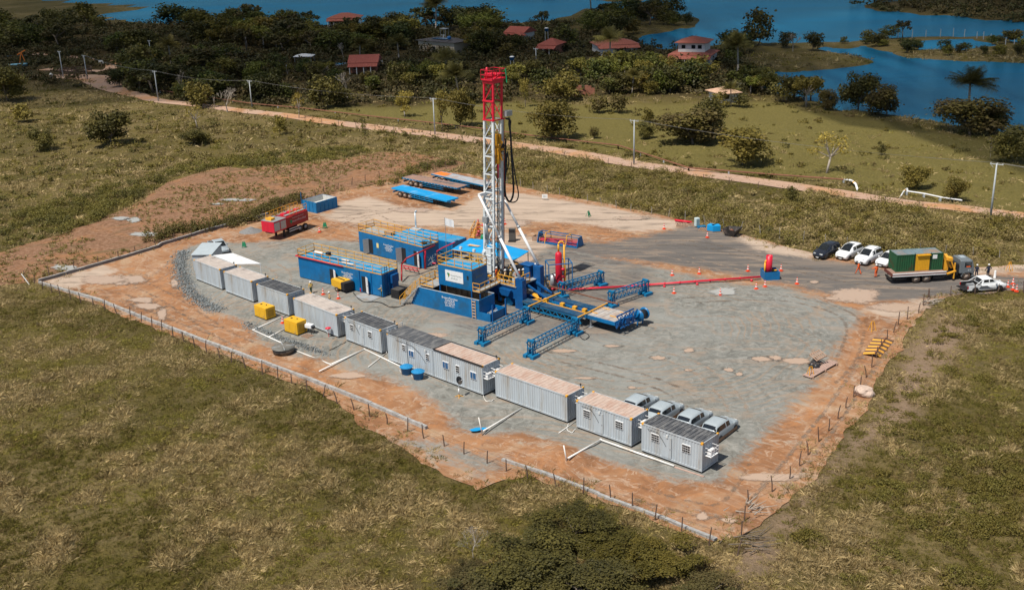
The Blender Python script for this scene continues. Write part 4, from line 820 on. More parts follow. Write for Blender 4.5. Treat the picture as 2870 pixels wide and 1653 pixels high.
m = MB(); m.path([(2,1.2,3.1),(4,.9,3.12),(5,1.5,3.1),(7,1.2,3.12)], .05); m.box(3,3.5,2.0,2.5,2.96,3.4); m.build('roof_hose', BLK, t)
m = MB(); m.bar((L+.06,.55,.2),(L+.06,.55,3.9),.05); m.bar((L+.06,.95,.2),(L+.06,.95,3.9),.05); [m.bar((L+.06,.55,z),(L+.06,.95,z),.04) for z in np.arange(.4,3.8,.3)]; m.build('ladder', BLUED, t)
MB().box(L+.003,L+.5,1.3,2.5,1.6,2.6).box(L+.003,L+.3,1.5,2.3,.3,1.5).build('electrical_box', BLUED, t)
m = MB(); m.box(L-3.2,L-.3,-1.7,-.1,.06,.14); m.build('step_platform', DECKG, t); text('lettering', 'BraservPetróleo\nCASA DE\nGERADORES\nSm-PE-21', .3, WHT, t, (L*.6,-.012,2.1), (R(90),0,0), .004)
m = MB(); m.lathe([(.07,.3),(.07,.75),(.03,.8)], c=(L*.77,-.4), n=10); m.build('fire_extinguisher', RED, t)
m = MB(); m.bar((L*.745,-.05,0.0),(L*.745,-.05,2.9),.07); m.bar((L-1.75,-.03,.2),(L-1.75,-.03,2.9),.07); m.build('door_frame', BLUED, t)
t, L, th = cabin('A', (1765,540), (2385,712), 2.9, 2.95, 'blue cabin with three dark doorways and a poster, behind the long one', [(.16,.8,'open_grey'),(.68,.8,'open_grey'),(.86,.75,'open_white')])
text('lettering', 'BraservPetróleo\nCASA DE\nMÁQUINAS\nSm-PE-21', .3, WHT, t, (L*.475,-.012,1.95), (R(90),0,0), .004)
MB().box(L*.285,L*.285+.42,-.02,-.003,1.3,1.95).build('poster', mat('yellow_poster',(.75,.62,.25),.6,var=.3,scale=6), t)
MB().box(4.2,5.6,1.0,1.8,3.02,3.5).build('roof_crate', WOOD, t, bevel=.02)
m = MB(); m.path([(L-1.6,1,3.1),(L-1.1,2,3.15),(L-.4,2.1,3.15),(L-.5,1.1,3.1)], .05); m.box(L-1.2,L-.7,.9,1.5,3.02,3.3); m.build('roof_hose', BLK, t); m = MB(); m.lathe([(.08,.3),(.08,.85),(.03,.9)], c=(L*.13,-.35), n=10); m.build('fire_extinguisher', RED, t)
m = MB(); m.box(.2,4.6,.2,2.7,3.05,3.08); m.build('roof_panel', DECKG, t)
# cabin C
c0 = np.array([-15.2, 144.9, 0]); t = empty('equipment_cabin', c0, R(-38), 'flat blue cabin farthest back with a tall bent exhaust pipe', 'cabin', 'blue rig cabins'); L = 9.6
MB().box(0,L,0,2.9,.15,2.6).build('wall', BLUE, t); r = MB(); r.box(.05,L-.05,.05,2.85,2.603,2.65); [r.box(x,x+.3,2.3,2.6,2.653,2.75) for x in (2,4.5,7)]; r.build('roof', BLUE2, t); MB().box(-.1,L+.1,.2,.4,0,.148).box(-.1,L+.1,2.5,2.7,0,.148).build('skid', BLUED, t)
m = MB(); m.path([(1.3,2.0,2.65),(1.3,2.0,5.1),(1.4,2.0,5.35),(1.65,1.95,5.4)], .12, 8); m.box(.6,2.0,1.5,2.5,2.653,2.85); m.build('exhaust_pipe', mat('galvanised_duct',(.62,.66,.68),.35,.3), t)
m = MB(); rail(m, [(L+.1,.2,.6),(L+.1,2.6,.6)], .9); m.box(L+.03,L+1.1,.1,2.8,.5,.56); m.build('end_step', STEEL, t)

# ------------------------------------------------------------------ compressor, crate
p, q = U('A',1490,905), U('A',1635,965); th = math.atan2(q[1]-p[1], q[0]-p[0]); t = empty('air_compressor', p, th, 'wheeled yellow air compressor with black end before the long blue cabin', 'compressor')
L = 2.9; body = MB(); pr = [(.15,.55),(.0,.8),(.0,1.25),(.25,1.5),(1.0,1.55),(1.0,.55)]
body.loft([[(x, 0, z) for x, z in [(0,.5),(L*.75,.5),(L*.75,1.35),(L*.7,1.5),(.2,1.5),(0,1.3)]], [(x, 1.5, z) for x, z in [(0,.5),(L*.75,.5),(L*.75,1.35),(L*.7,1.5),(.2,1.5),(0,1.3)]]]); body.build('housing', GYEL, t, bevel=.05)
MB().box(L*.75+.003,L,0.02,1.48,.5,1.42).box(.1,L,.3,1.2,.3,.48).box(.3,L*.7,.6,.8,1.502,1.54).build('end_panel', BLK, t, bevel=.04)
def wheel(parent, x, y, r, w_, rimm=RIM, z=None, name='wheel'):
    z = r if z is None else z; m = MB(); n = 20; s = 1 if y > 0 else -1
    rings = [(r*.62,-w_/2),(r*.93,-w_/2),(r,-w_*.32),(r,w_*.32),(r*.93,w_/2),(r*.62,w_/2)]; V = []
    for k in range(n): a = 2*math.pi*k/n; V += [(rr_*math.cos(a), yy, rr_*math.sin(a)) for rr_, yy in rings]
    kk = len(rings); m.add(V, [(k*kk+j, ((k+1)%n)*kk+j, ((k+1)%n)*kk+j+1, k*kk+j+1) for k in range(n) for j in range(kk-1)], True)
    o = m.build(name, TYRE, parent); o.location = (x, y, z)
    h = MB(); h.tube((0,-w_*.42,0),(0,w_*.42,0),r*.63,14); h.tube((0,-w_*.5,0),(0,w_*.5,0),r*.22,8); h.build('rim', rimm, o)
    return o
for y in (-.05, 1.55): wheel(t, L*.45, y, .32, .2)
p = U('A',2145,1010); t = empty('site_box', p, R(-38)+0, 'black slatted metal box at the end of the long blue cabin', 'box'); m = MB(); m.box(-1.3,0,0,1.2,.1,1.15); [m.box(-1.32,.02,-.02,1.22,z,z+.03) for z in (.1,.45,.8,1.15)]; m.build('crate_wall', BLK, t); MB().box(-1.25,-.05,.05,1.15,1.181,1.2).build('lid', mat('sooty_lid',(.07,.065,.06),.8,var=.4), t)

# ------------------------------------------------------------------ water tank skid with doghouse and walkways
T0 = U('B',5,925); T1 = U('R1',800,1350); th = math.atan2(T1[1]-T0[1], T1[0]-T0[0]); L = float(np.hypot(*(T1-T0)[:2])); W = 2.9
t = empty('mud_tank', T0, th, 'big open blue steel tank with sloped left end and a wooden ladder on its side', 'tank')
m = MB(); S = 1.35; H = 2.42
m.prism([(0,.05),(L,.05),(L,H),(S,H)], 0, .08, 'y'); m.prism([(0,.05),(L,.05),(L,H),(S,H)], W-.08, W, 'y'); m.box(L-.08,L+.001,.081,W-.081,.05,H)
m.add([(0,.08,.05),(S,.08,H),(S,W-.08,H),(0,W-.08,.05),(.1,.08,.05),(S+.1,.08,H),(S+.1,W-.08,H),(.1,W-.08,.05)], [(0,1,2,3),(7,6,5,4),(1,5,6,2)]); m.build('tank_wall', BLUE, t)
m = MB(); m.box(.3,L-.09,.082,W-.082,.1,.9); m.box(S+.2,L-.09,W-.11,W-.083,.9,H-.05); m.box(S+.2,L-.09,.083,.10,.9,H-.05); m.box(L-.11,L-.083,.11,W-.11,.9,H-.05); [m.box(x,x+.06,W-.2,W-.112,.9,H-.1) for x in np.arange(2,L,.9)]; m.build('tank_lining', TANKI, t)
MB().box(S,L,-.01,.09,H+.001,H+.05).box(S,L,W-.09,W+.01,H+.001,H+.05).build('rim', GREYP, t)
m = MB(); m.box(L+.002,L+1.55,0,.07,.05,1.05); m.box(L+.002,L+1.55,W-.07,W,.05,1.05); m.box(L+1.48,L+1.55,.071,W-.071,.05,1.05); m.box(L+.002,L+1.48,.071,W-.071,.05,.5); m.build('end_tray', BLUE, t)
m = MB(); [m.tube((L+.3+random.random(),.3+random.random()*2.2,.55+random.random()*.3),(L+.3+random.random(),.3+random.random()*2.2,.6+random.random()*.4),.06) for _ in range(14)]; m.build('fittings', STEEL, t)
m = MB(); [m.box(L+1.6,L+1.75,y,y+.15,0,2.1) for y in (.2,2.7)]; m.build('tray_post', BLUED, t)
m = MB(); [m.box(9.4+x,9.4+x+.06,-.09,-.03,.1,2.35) for x in (0,.5)]; [m.box(9.46,9.9,-.10,-.04,z,z+.12) for z in np.arange(.3,2.3,.36)]; m.build('ladder', mat('pale_wood',(.50,.36,.24),.8), t)
text('lettering', 'BraservPetróleo\nTANQUE\nDE ÁGUA\nSm-PE-21', .36, WHT, t, (6.1,-.012,1.75), (R(90),0,0), .004)
[MB().box(x,x+.14,y,y+.14,.9,2.68).build('post', BLUED, t) for x in (3.35,8.1) for y in (1.5,4.2)]
# doghouse on it
Rt = Matrix.Rotation(th, 4, 'Z'); w3 = lambda x, y, z=0: Vector(T0)+Rt@Vector((x, y, z))
dx0, dx1, dy0, dy1, dz0, dz1 = 3.3, 8.35, 1.5, 4.4, 2.7, 5.1
t = empty('control_cabin', w3(dx0, dy0, dz0), th, 'small blue cabin with a white sign and railed roof raised above the open tank', 'cabin'); X, Y, Zh = dx1-dx0, dy1-dy0, dz1-dz0
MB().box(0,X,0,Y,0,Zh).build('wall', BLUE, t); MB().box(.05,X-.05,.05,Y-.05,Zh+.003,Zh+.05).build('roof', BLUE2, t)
m = MB(); rail(m, [(.03,.03,Zh+.05),(X-.03,.03,Zh+.05),(X-.03,Y-.03,Zh+.05),(.03,Y-.03,Zh+.05),(.03,.03,Zh+.05)], 1.0, .06, 2, 1.2); m.build('railing', YEL, t)
s = MB().box(1.1,3.75,-.04,-.003,.65,2.0).build('sign_board', WHT, t); m = MB(); m.prism([(1.38,1.55),(1.46,1.7),(1.6,1.66),(1.76,1.6),(1.8,1.48),(1.7,1.32),(1.62,1.2),(1.58,1.1),(1.53,1.25),(1.5,1.42)], -.055, -.042, 'y'); m.build('logo', GREEN, s); m = MB(); m.prism([(1.66,1.5),(1.82,1.55),(1.8,1.42),(1.68,1.3)], -.065, -.056, 'y'); m.build('logo', HAZY, s)
TXG = mat('grey_lettering', (.22,.28,.26), .6); text('lettering', 'BraservPetróleo', .24, TXG, s, (2.72,-.045,1.36), (R(90),0,0), .003); text('lettering', 'SM-PE-21', .27, TXG, s, (2.45,-.045,.98), (R(90),0,0), .003)
m = MB(); m.box(X-.75,X-.5,-.03,-.003,1.3,1.75); m.build('window', GLASS, t)
for x, y in ((1.2,Y),(3.2,Y),(X-.2,Y-.3)): MB().bar((x,y,Zh),(x,y,Zh+1.35),.05).box(x-.16,x+.16,y-.12,y+.12,Zh+1.3,Zh+1.6).build('floodlight', LAMPW, t)
text('lettering', 'BraservPetróleo\nSonda SM-PE-21', .2, TXG, t, (X+.006,1.4,1.5), (R(90),0,R(90)), .003)
t = empty('walkway', w3(0,0,0), th, 'yellow-railed grey steps and landing left of the raised cabin', 'walkway'); m = MB(); m.box(1.2,3.25,.5,3.3,2.46,2.52); m.build('deck', DECKG, t)
m = MB(); rail(m, [(1.25,3.2,2.52),(1.25,.55,2.52),(3.2,.55,2.52)], 1.0, .055, 2, 1.0); rail(m, [(1.3,3.25,2.52),(3.2,3.25,2.52)], 1.0, .055, 2, 1.0); rail(m, [(-.9,-.9,0.05),(1.25,-.3,2.3)], 1.0, .055, 2, 1.0, False); rail(m, [(-.9,-.15,0.05),(1.2,.45,2.35)], 1.0, .055, 2, 1.0, False); m.build('railing', YEL, t)
m = MB(); [m.box(-.9+2.1*i/9,-.6+2.1*i/9,-.85+.06*i,-.2+.06*i,.1+2.3*i/9,.14+2.3*i/9) for i in range(10)]; m.build('stair_tread', DECKG, t)
t = empty('walkway', w3(0,0,0), th, 'yellow-railed gangway between the raised cabin and the drilling platform', 'walkway'); MB().box(8.37,9.45,1.5,5.5,2.68,2.74).build('deck', DECKG, t)
m = MB(); rail(m, [(8.4,1.53,2.74),(9.42,1.53,2.74),(9.42,5.4,2.74)], 1.0, .06, 2, .9); m.build('railing', YEL, t)
m = MB(); [m.bar((x,y,0.6),(x,y,2.68),.12) for x, y in ((9.3,1.7),(9.3,5.2))]; m.build('post', BLUED, t)

# ================================================================== DRILLING RIG
O = np.array([-2.1, 125.5]); TR = R(-42); ca, sa = math.cos(TR), math.sin(TR)
def LW(u, v, z=0): return np.array([O[0]+u*ca-v*sa, O[1]+u*sa+v*ca, z])
def WL(p): d = np.array(p[:2])-O; return np.array([d[0]*ca+d[1]*sa, -d[0]*sa+d[1]*ca])
def zat(u, v, py):
    lo, hi = 0, 40
    for _ in range(40):
        m_ = (lo+hi)/2
        if proj(LW(u, v, m_))[0, 1] > py: lo = m_
        else: hi = m_
    return lo
rig = empty('drilling_rig', LW(0,0,0), TR, 'trailer-mounted blue drilling rig with a tall white and red lattice mast', 'drilling rig')
U0, U1, V0, V1 = -.2, 1.2, -1.3, .1; ZB = 2.5; ZR = zat(1.2,-1.3,339); ZT = zat(1.2,-1.3,236); ZT2 = zat(1.2,-1.3,200)
def mp(u, v, z): k = (z-ZB)/21.0; return Vector((u+.52*k, v+.47*k, z))
def mast(z0, z1, ins, leg, nm, mm, par, sp=2.15, br=.055):
    m = MB(); a0, a1, b0, b1 = U0+ins, U1-ins, V0+ins, V1-ins; C = [(a0,b0),(a1,b0),(a1,b1),(a0,b1)]
    for c in C: m.bar(mp(*c,z0), mp(*c,z1), leg)
    n = max(1, round((z1-z0)/sp)); 
    for i in range(n+1):
        z = z0+(z1-z0)*i/n
        for k in (0, 2, 3): m.bar(mp(*C[k],z), mp(*C[(k+1)%4],z), br*1.6)
    for i in range(n):
        za, zb = z0+(z1-z0)*i/n, z0+(z1-z0)*(i+1)/n
        for k in (0, 3, 2): 
            p, q = (C[k], C[(k+1)%4]); m.bar(mp(*p,za), mp(*q,zb), br)
            if k: m.bar(mp(*q,za), mp(*p,zb), br*.7)
    return m.build(nm, mm, par)
ma = mast(ZB, ZR, 0, .22, 'mast', MASTW, rig, 2.15, .075); mast(ZR, ZT, 0, .20, 'mast_top', RED, rig, 2.3, .075)
mast(ZB, zat(1.2,-1.3,560), -.10, .12, 'mast_base', MASTW, ma, 3.0, .09)
m = MB(); m.bar(mp(-.35,-1.4,ZR),mp(1.35,-1.4,ZR),.16); m.bar(mp(-.35,-1.4,zat(1.2,-1.3,286)),mp(1.35,-1.4,zat(1.2,-1.3,286)),.16); m.bar(mp(1.35,-1.4,ZR),mp(1.35,.5,ZR),.12); m.build('collar', RED, ma)
# crown
m = MB(); k = .5; p = mp(.5,-.6,ZT); x, y, z = p; m.box(x-.85,x+.85,y-.85,y+.85,z,z+.34); m.box(x-.9,x+.9,y-1.02,y+1.22,z+.341,z+.40); cr_ = m.build('crown', RED, rig)
m = MB(); [m.tube((x-.6+i*.28,y-.45,z+.85),(x-.52+i*.28,y-.45,z+.85),.30,12) for i in range(4)]; [m.tube((x-.5+i*.3,y+.5,z+.8),(x-.42+i*.3,y+.5,z+.8),.26,12) for i in range(4)]; m.bar((x-.7,y-.7,z+.4),(x-.7,y+.6,z+1.0),.12); m.bar((x+.7,y-.7,z+.4),(x+.7,y+.6,z+1.0),.12); m.build('sheave', RED, cr_)
m = MB(); rail(m, [(x-.88,y-1.0,z+.38),(x+.88,y-1.0,z+.38),(x+.88,y+1.2,z+.38),(x-.88,y+1.2,z+.38),(x-.88,y-1.0,z+.38)], 1.1, .06, 2, .8); m.build('railing', RED, cr_)
MB().bar((x+.98,y+1.25,z-.1),(x+.88,y+1.2,z+1.5),.1).build('beacon_tube', mat('green_tube',(.02,.45,.2),.5), cr_)
MB().lathe([(.1,1.1),(.14,1.4),(.1,1.7)], c=(0,0), n=8).build('crown_cap', RED, cr_, loc=(x-.5,y-.4,z))
# guides, tubes inside the mast
m = MB(); m.tube(mp(1.0,-.1,ZB),mp(1.0,-.1,ZR),.07); m.tube(mp(.1,-.1,ZB),mp(.1,-.1,ZT),.06); m.tube(mp(1.28,.22,ZB),mp(1.28,.22,ZR),.1); m.build('guide_rail', STEEL, ma)
m = MB(); m.tube(mp(1.25,-.62,ZB),mp(1.25,-.62,zat(1.2,-.6,455)),.065); m.tube(mp(1.28,-.75,ZB),mp(1.28,-.75,zat(1.2,-.6,480)),.03); m.build('drill_string', BLK, rig)
MB().tube(mp(1.35,.35,ZB),mp(1.35,.35,ZR),.045).build('standpipe', DRED, ma)
MB().tube(mp(1.25,-.62,zat(1.2,-.6,500)),mp(1.25,-.62,zat(1.2,-.6,455)),.12,8).build('saver_sub', RED, rig)
za, zb = zat(1.3,-.6,460), zat(1.3,-.6,375)
m = MB(); h = zb-za; p = mp(1.25,-.62,za); x, y, z = p
m.box(x-.35,x+.3,y-.45,y-.1,z+h*.62,z+h); m.box(x-.35,x+.3,y+.1,y+.45,z+h*.68,z+h*.98); m.box(x-.3,x+.25,y-.25,y+.25,z+h*.3,z+h*.6); m.tube((x,y,z),(x,y,z+h*.3),.24,10); m.box(x-.15,x+.35,y+.3,y+.75,z+h*.42,z+h*.5); m.tube((x,y-.3,z+h*.1),(x,y-.3,z+h*.3),.08); m.tube((x,y+.3,z+h*.05),(x,y+.3,z+h*.3),.08); m.box(x-.3,x-.2,y-.5,y+.5,z,z+h)
[m.tube((x+random.uniform(-.2,.35),y+random.uniform(-.45,.6),z+h*random.uniform(.1,.9)),(x+random.uniform(.1,.5),y+random.uniform(-.45,.7),z+h*random.uniform(.1,.9)),random.uniform(.05,.11)) for _ in range(12)]; td = m.build('top_drive', mat('top_drive_amber',(.60,.28,.015),.5,var=.25,scale=3), rig, bevel=.03); m = MB(); [m.tube((x+.2,y+.55+random.uniform(-.2,.2),z+h*random.uniform(.35,.65)),(x+.3,y+.95+random.uniform(-.1,.1),z+h*random.uniform(.35,.65)),.05) for _ in range(10)]; m.box(x-.1,x+.32,y-.2,y+.2,z+h*.605,z+h*.625); m.build('fitting', BLK, td)
# hanging hoses
def hose(pts, r): 
    V = [Vector((1.35+.5*(zat(1.2,.3,py)-ZB)/21, .1+(px-1401)/15.0+.47*(zat(1.2,.3,py)-ZB)/21-.15*0, zat(1.2, .1+(px-1401)/15.0, py))) for px, py in pts]
    Q = [V[0]*2-V[1]]+V+[V[-1]*2-V[-2]]; out = []
    for i in range(1, len(Q)-2):
        for k in range(5): t_ = k/5; out.append(.5*((2*Q[i])+(-Q[i-1]+Q[i+1])*t_+(2*Q[i-1]-5*Q[i]+4*Q[i+1]-Q[i+2])*t_*t_+(-Q[i-1]+3*Q[i]-3*Q[i+1]+Q[i+2])*t_**3))
    out.append(V[-1]); return MB().path(out, r, 7)
sh = 7
hose([(1403+sh,333),(1412+sh,335),(1418,348),(1424-sh*.3,380),(1427-sh*.3,450),(1433-sh*.5,520),(1431-sh*.5,550),(1423-sh*.5,565),(1415-sh*.5,555),(1409-sh*.5,535),(1412-sh*.3,470),(1412,430)], .12).build('hose', BLK, rig)
hose([(1405+sh,334),(1415+sh,340),(1421,360),(1428-sh*.3,430),(1438-sh*.4,500),(1446-sh*.5,540),(1443-sh*.5,560),(1432-sh*.5,567),(1420-sh*.5,562),(1411-sh*.5,545),(1410-sh*.5,500),(1419-sh*.3,460),(1414,425)], .075).build('hose', BLK, rig)
hose([(1409,390),(1408,450),(1407,520),(1409,548),(1413,560)], .10).build('hose', BLK, rig)
MB().box(mp(1.3,.3,ZR).x,mp(1.3,.3,ZR).x+.5,mp(1.3,.3,ZR).y,mp(1.3,.3,ZR).y+1.0,ZR+.25,ZR+.85).build('hose_bracket', STEEL, ma)
# struts
ZS = zat(-.2,-2.2,547)
for s, v0, v1, u1, z1 in ((1,-2.3,-1.95,5.95,None),(2,1.15,1.75,5.55,None)):
    a = mp(-.2,v0,ZS); foot = U('R2',362,785) if s == 1 else U('R2',608,590)
    py = 620+(785 if s == 1 else 590)/4.853; zf = zat(u1, v1, py); b_ = Vector((u1, v1, zf)); mid = a.lerp(b_, .5)
    st = MB().tube(a, mid, .14, 10).tube(mid, b_, .17, 10).build('strut', WHT, rig); MB().tube(mid-(b_-a).normalized()*.15, mid+(b_-a).normalized()*.15, .2, 10).tube(b_-(b_-a).normalized()*.3, b_, .12, 8).build('joint', STEEL, st)
    if s == 1: FZ = zf
    else: FZ2 = zf
m = MB(); m.bar(mp(-.2,-2.35,ZS),mp(-.2,1.2,ZS),.3,.35); m.bar(mp(1.2,-1.4,ZS-1.1),mp(1.2,.3,ZS-1.1),.16); m.bar(mp(-.2,-2.3,ZS-.2),mp(-.2,-1.3,ZS-1.0),.12); m.build('strut_beam', WHT, ma)
# lower mast machinery
m = MB(); m.box(-.05,1.0,-1.5,-1.2,3.2,6.4); m.box(-.2,.25,-1.62,-1.3,4.2,6.0); [m.box(-.06,1.01,-1.55,-1.501,z,z+.06) for z in (3.4,4.4,5.4,6.35)]; m.build('hydraulic_cover', MASTW, rig); m = MB(); m.tube((.45,-1.5,7.5),(.45,-1.5,9.6),.22,10); m.box(.1,.8,-1.75,-1.3,9.5,10.2); m.tube((.2,-1.6,6.5),(.4,-1.5,7.5),.09); m.build('winch', STEEL, rig)
# substructure posts
FP = min(FZ, 4.4)
m = MB(); m.box(5.3,6.5,-2.25,-1.55,.1,FP-.05); m.box(5.55,6.3,-2.2,-1.6,FP-.05,FP+.1); m.build('substructure_leg', BLUED, rig); m = MB(); F2 = min(FZ2, 4.4); m.box(5.1,6.2,1.35,2.05,.1,F2-.05); m.build('substructure_leg', BLUED, rig)
m = MB(); m.box(1.3,5.6,-2.35,1.9,2.66,2.78); m.build('platform', DECKG, rig); m = MB(); m.box(1.4,5.3,-2.2,-2.05,1.2,2.655); m.box(1.4,5.25,1.5,1.65,1.2,2.655); m.prism([(2.9,2.3),(5.0,2.3),(4.6,1.5),(3.6,1.5)], -2.7, -2.36, 'y'); m.prism([(5.3,2.6),(5.3,2.3),(8.0,1.4),(8.0,1.6)], 1.2, 1.35, 'y'); m.bar((5.3,-.2,2.5),(8.5,-.2,1.3),.2); m.build('substructure', BLUED, rig)
m = MB(); rail(m, [(2.75,-2.3,2.78),(5.4,-2.3,2.78)], 1.05, .07, 2, .85); rail(m, [(5.55,-1.3,2.78),(5.55,.2,2.78)], 1.05, .07, 2, .8); rail(m, [(1.4,1.85,2.78),(5.1,1.85,2.78)], 1.05, .06, 2, 1.2); m.build('railing', YEL, rig)
m = MB(); [m.prism([(u,z0),(u+.9,z0),(u+.8,z1),(u+.1,z1)], v0, v1, 'y') for u, v0, v1, z0, z1 in ((2.2,-1.2,-.1,2.79,3.9),)]; m.box(3.0,4.0,.6,1.6,2.79,4.2); m.build('winch_housing', BLK, rig)
m = MB(); 
for _ in range(46):
    a = Vector((random.uniform(-.5,2.2), random.uniform(-1.6,1.3), random.uniform(2.6,3.9))); m.tube(a, a+Vector((random.uniform(-.6,.6), random.uniform(-.6,.6), random.uniform(-.4,.6))), random.uniform(.03,.09))
m.build('rig_floor_tools', BLK, rig); m = MB()
for _ in range(16):
    a = Vector((random.uniform(-.2,2.6), random.uniform(-1.5,1.4), random.uniform(2.8,3.5))); m.bar(a, a+Vector((random.uniform(-.8,.8), random.uniform(-.8,.8), random.uniform(-.3,.7))), .09)
m.build('tong', YEL, rig); p = WL(U('R2',485,745,2.8)); m = MB(); m.box(p[0]-.7,p[0]+.7,p[1]-.55,p[1]+.6,2.8,4.3); m.box(p[0]-.8,p[0]+.8,p[1]-.65,p[1]+.7,4.301,4.36); m.build('control_cabinet', BLUED, rig, bevel=.03)
m = MB(); p = WL(U('R1',930,725,2.9)); [m.tube((p[0]+.6*math.cos(a),p[1]+.6*math.sin(a),2.95),(p[0]+.6*math.cos(a+.45),p[1]+.6*math.sin(a+.45),2.95),.12) for a in np.arange(2.2,5.8,.4)]; m.build('elevator_ring', YEL, rig)
# chassis
m = MB(); m.box(-6.5,15.2,-1.15,-.85,.85,1.15); m.box(-6.5,15.2,-.15,.15,.85,1.15); [m.box(u,u+.2,-.85,-.15,.9,1.1) for u in np.arange(-6,15,2)]; m.box(-6.5,1.2,-1.8,.8,1.16,1.45); m.build('chassis', BLUED, rig)
for v0, v1 in ((-2.45,-1.45),(.15,1.15)):
    m = MB(); m.box(6.6,15.4,v0,v1,1.28,1.36); m.box(6.6,15.4,v0,v0+.1,1.13,1.279); m.box(6.6,15.4,v1-.1,v1,1.13,1.279); dk = m.build('side_walkway', mat('worn_walkway_blue',(.006,.06,.14),.6,var=.3,scale=2,dirt=(.05,.09,.13),damt=.3), rig)
    m = MB(); vv = v0+.05 if v0 < 0 else v1-.05; m.bar((6.8,vv,.5),(15.2,vv,.5),.12)
    for i in range(8): u = 6.8+i*1.05; m.bar((u,vv,.5),(u+.52,vv,1.1),.07); m.bar((u+.52,vv,1.1),(u+1.05,vv,.5),.07)
    m.bar((6.8,vv,1.1),(15.2,vv,1.1),.1); m.build('side_lattice', TBLUE, dk)
m = MB(); [m.bar((u,-1.4,1.25),(u+.9,-.75,1.45),.14) for u in (7.2,8.1)]; m.bar((7.5,-1.35,1.4),(15,-1.35,1.4),.08); [m.box(u,u+.5,-1.0,-.6,1.3,1.6) for u in (8.6,11.0,12.8,14.2)]; m.prism([(6.4,-.6),(8.0,-1.3),(8.1,-1.1),(6.5,.2)], 1.5, 1.6); m.build('mast_cradle', YEL, rig)
m = MB()
for _ in range(44): u = random.uniform(7,15); v = random.uniform(-1.3,.1); m.bar((u,v,random.uniform(.8,1.3)),(u+random.uniform(.3,1.8),v+random.uniform(-.2,.2),random.uniform(.8,1.3)),random.uniform(.05,.12))
m.build('hydraulic_lines', TBLUE, rig)
m = MB(); m.box(15.45,19.6,-2.1,1.25,1.42,1.55); m.box(15.45,19.6,-2.1,-1.95,1.15,1.419); m.box(15.45,19.6,1.1,1.25,1.15,1.419); m.box(19.45,19.6,-1.94,1.09,1.15,1.419); gd = m.build('gooseneck_frame', BLUE, rig); m = MB(); [m.box(15.55+i*1.0,16.5+i*1.0,-2.0,1.15,1.552,1.58) for i in range(4)]; m.build('deck_plate', mat('worn_pale_deck',(.42,.40,.38),.7,var=.2,scale=2,dirt=(.36,.26,.2),damt=.35), gd)
m = MB(); [m.box(15.6+a,16.6+a,b_,b_+.1,1.59,1.64) for a, b_ in ((0,-1.2),(.3,.6),(2.4,-.9),(2.6,.7))]; m.build('deck_bar', YEL, gd)
m = MB(); m.box(19.62,19.75,-2.0,1.2,.9,1.42); [m.bar((19.7,v,.8),(20.3,v,2.3),.14) for v in (-1.9,-1.1,-.3,.4,1.1)]; [m.bar((19.7,v,2.2),(20.4,v+.5,.9),.10) for v in (-1.9,-1.1,-.3,.4)]; m.bar((19.75,-2.0,2.2),(19.75,1.2,2.2),.14); m.bar((20.3,-2.0,1.0),(20.3,1.2,1.0),.14); m.box(19.9,20.3,-1.0,-.3,1.2,1.8); m.box(19.9,20.3,.1,.6,1.1,1.7); m.build('winch_frame', BLUED, rig, bevel=.02)
m = MB(); m.tube((20.2,1.6,1.35),(20.2,2.6,1.35),.50,18); m.build('hose_drum', BLK, rig); m = MB(); [m.tube((20.2,v,1.35),(20.2,v+.05,1.35),.68,20) for v in (1.5,2.62)]; m.bar((20.2,.8,1.35),(20.2,2.7,1.35),.12); m.bar((20.0,1.5,.1),(20.2,1.6,1.3),.12); m.bar((20.0,2.5,.1),(20.2,2.6,1.3),.12); m.build('drum_flange', BLUE, rig)
m = MB(); [m.tube((16.0,v,.15),(16.0,v,1.4),.12,8) for v in (-1.7,.9)]; [m.box(15.7,16.3,v-.3,v+.3,.03,.15) for v in (-1.7,.9)]; m.build('landing_leg', STEEL, rig)
for u in (2.6, 4.0): 
    for v in (-1.75, .75): wheel(rig, u, v, .55, .35, BBLUE)
m = MB()
for i in range(8): a0, a1 = math.pi*i/8, math.pi*(i+1)/8; m.add([(3.3+1.5*math.cos(a0),-2.2,.55+.85*math.sin(a0)),(3.3+1.5*math.cos(a1),-2.2,.55+.85*math.sin(a1)),(3.3+1.5*math.cos(a1),-1.4,.55+.85*math.sin(a1)),(3.3+1.5*math.cos(a0),-1.4,.55+.85*math.sin(a0))], [(0,1,2,3)])
m.build('fender', BLUED, rig)
m = MB(); m.lathe([(0,.05),(.35,.03),(.62,-.05),(.68,-.2)], n=12); o = m.build('wheel_cover', BBLUE, rig, loc=(4.0,-2.0,.6)); o.rotation_euler = (R(90),0,0)
MB().bar((17.0,2.0,1.9),(6.8,2.2,1.9),.12).build('long_pipe', RUSTP, rig)
for a, b_ in ((('R2',490,1160),('R2',930,970)),(('R2',1160,1310),('B',1750,915))):
    p, q = U(*a,1.75), U(*b_,1.75); p, q = WL(p), WL(q); MB().bar((*p,1.75),(*q,1.75),.14,.12).build('crossbeam', YEL, rig)
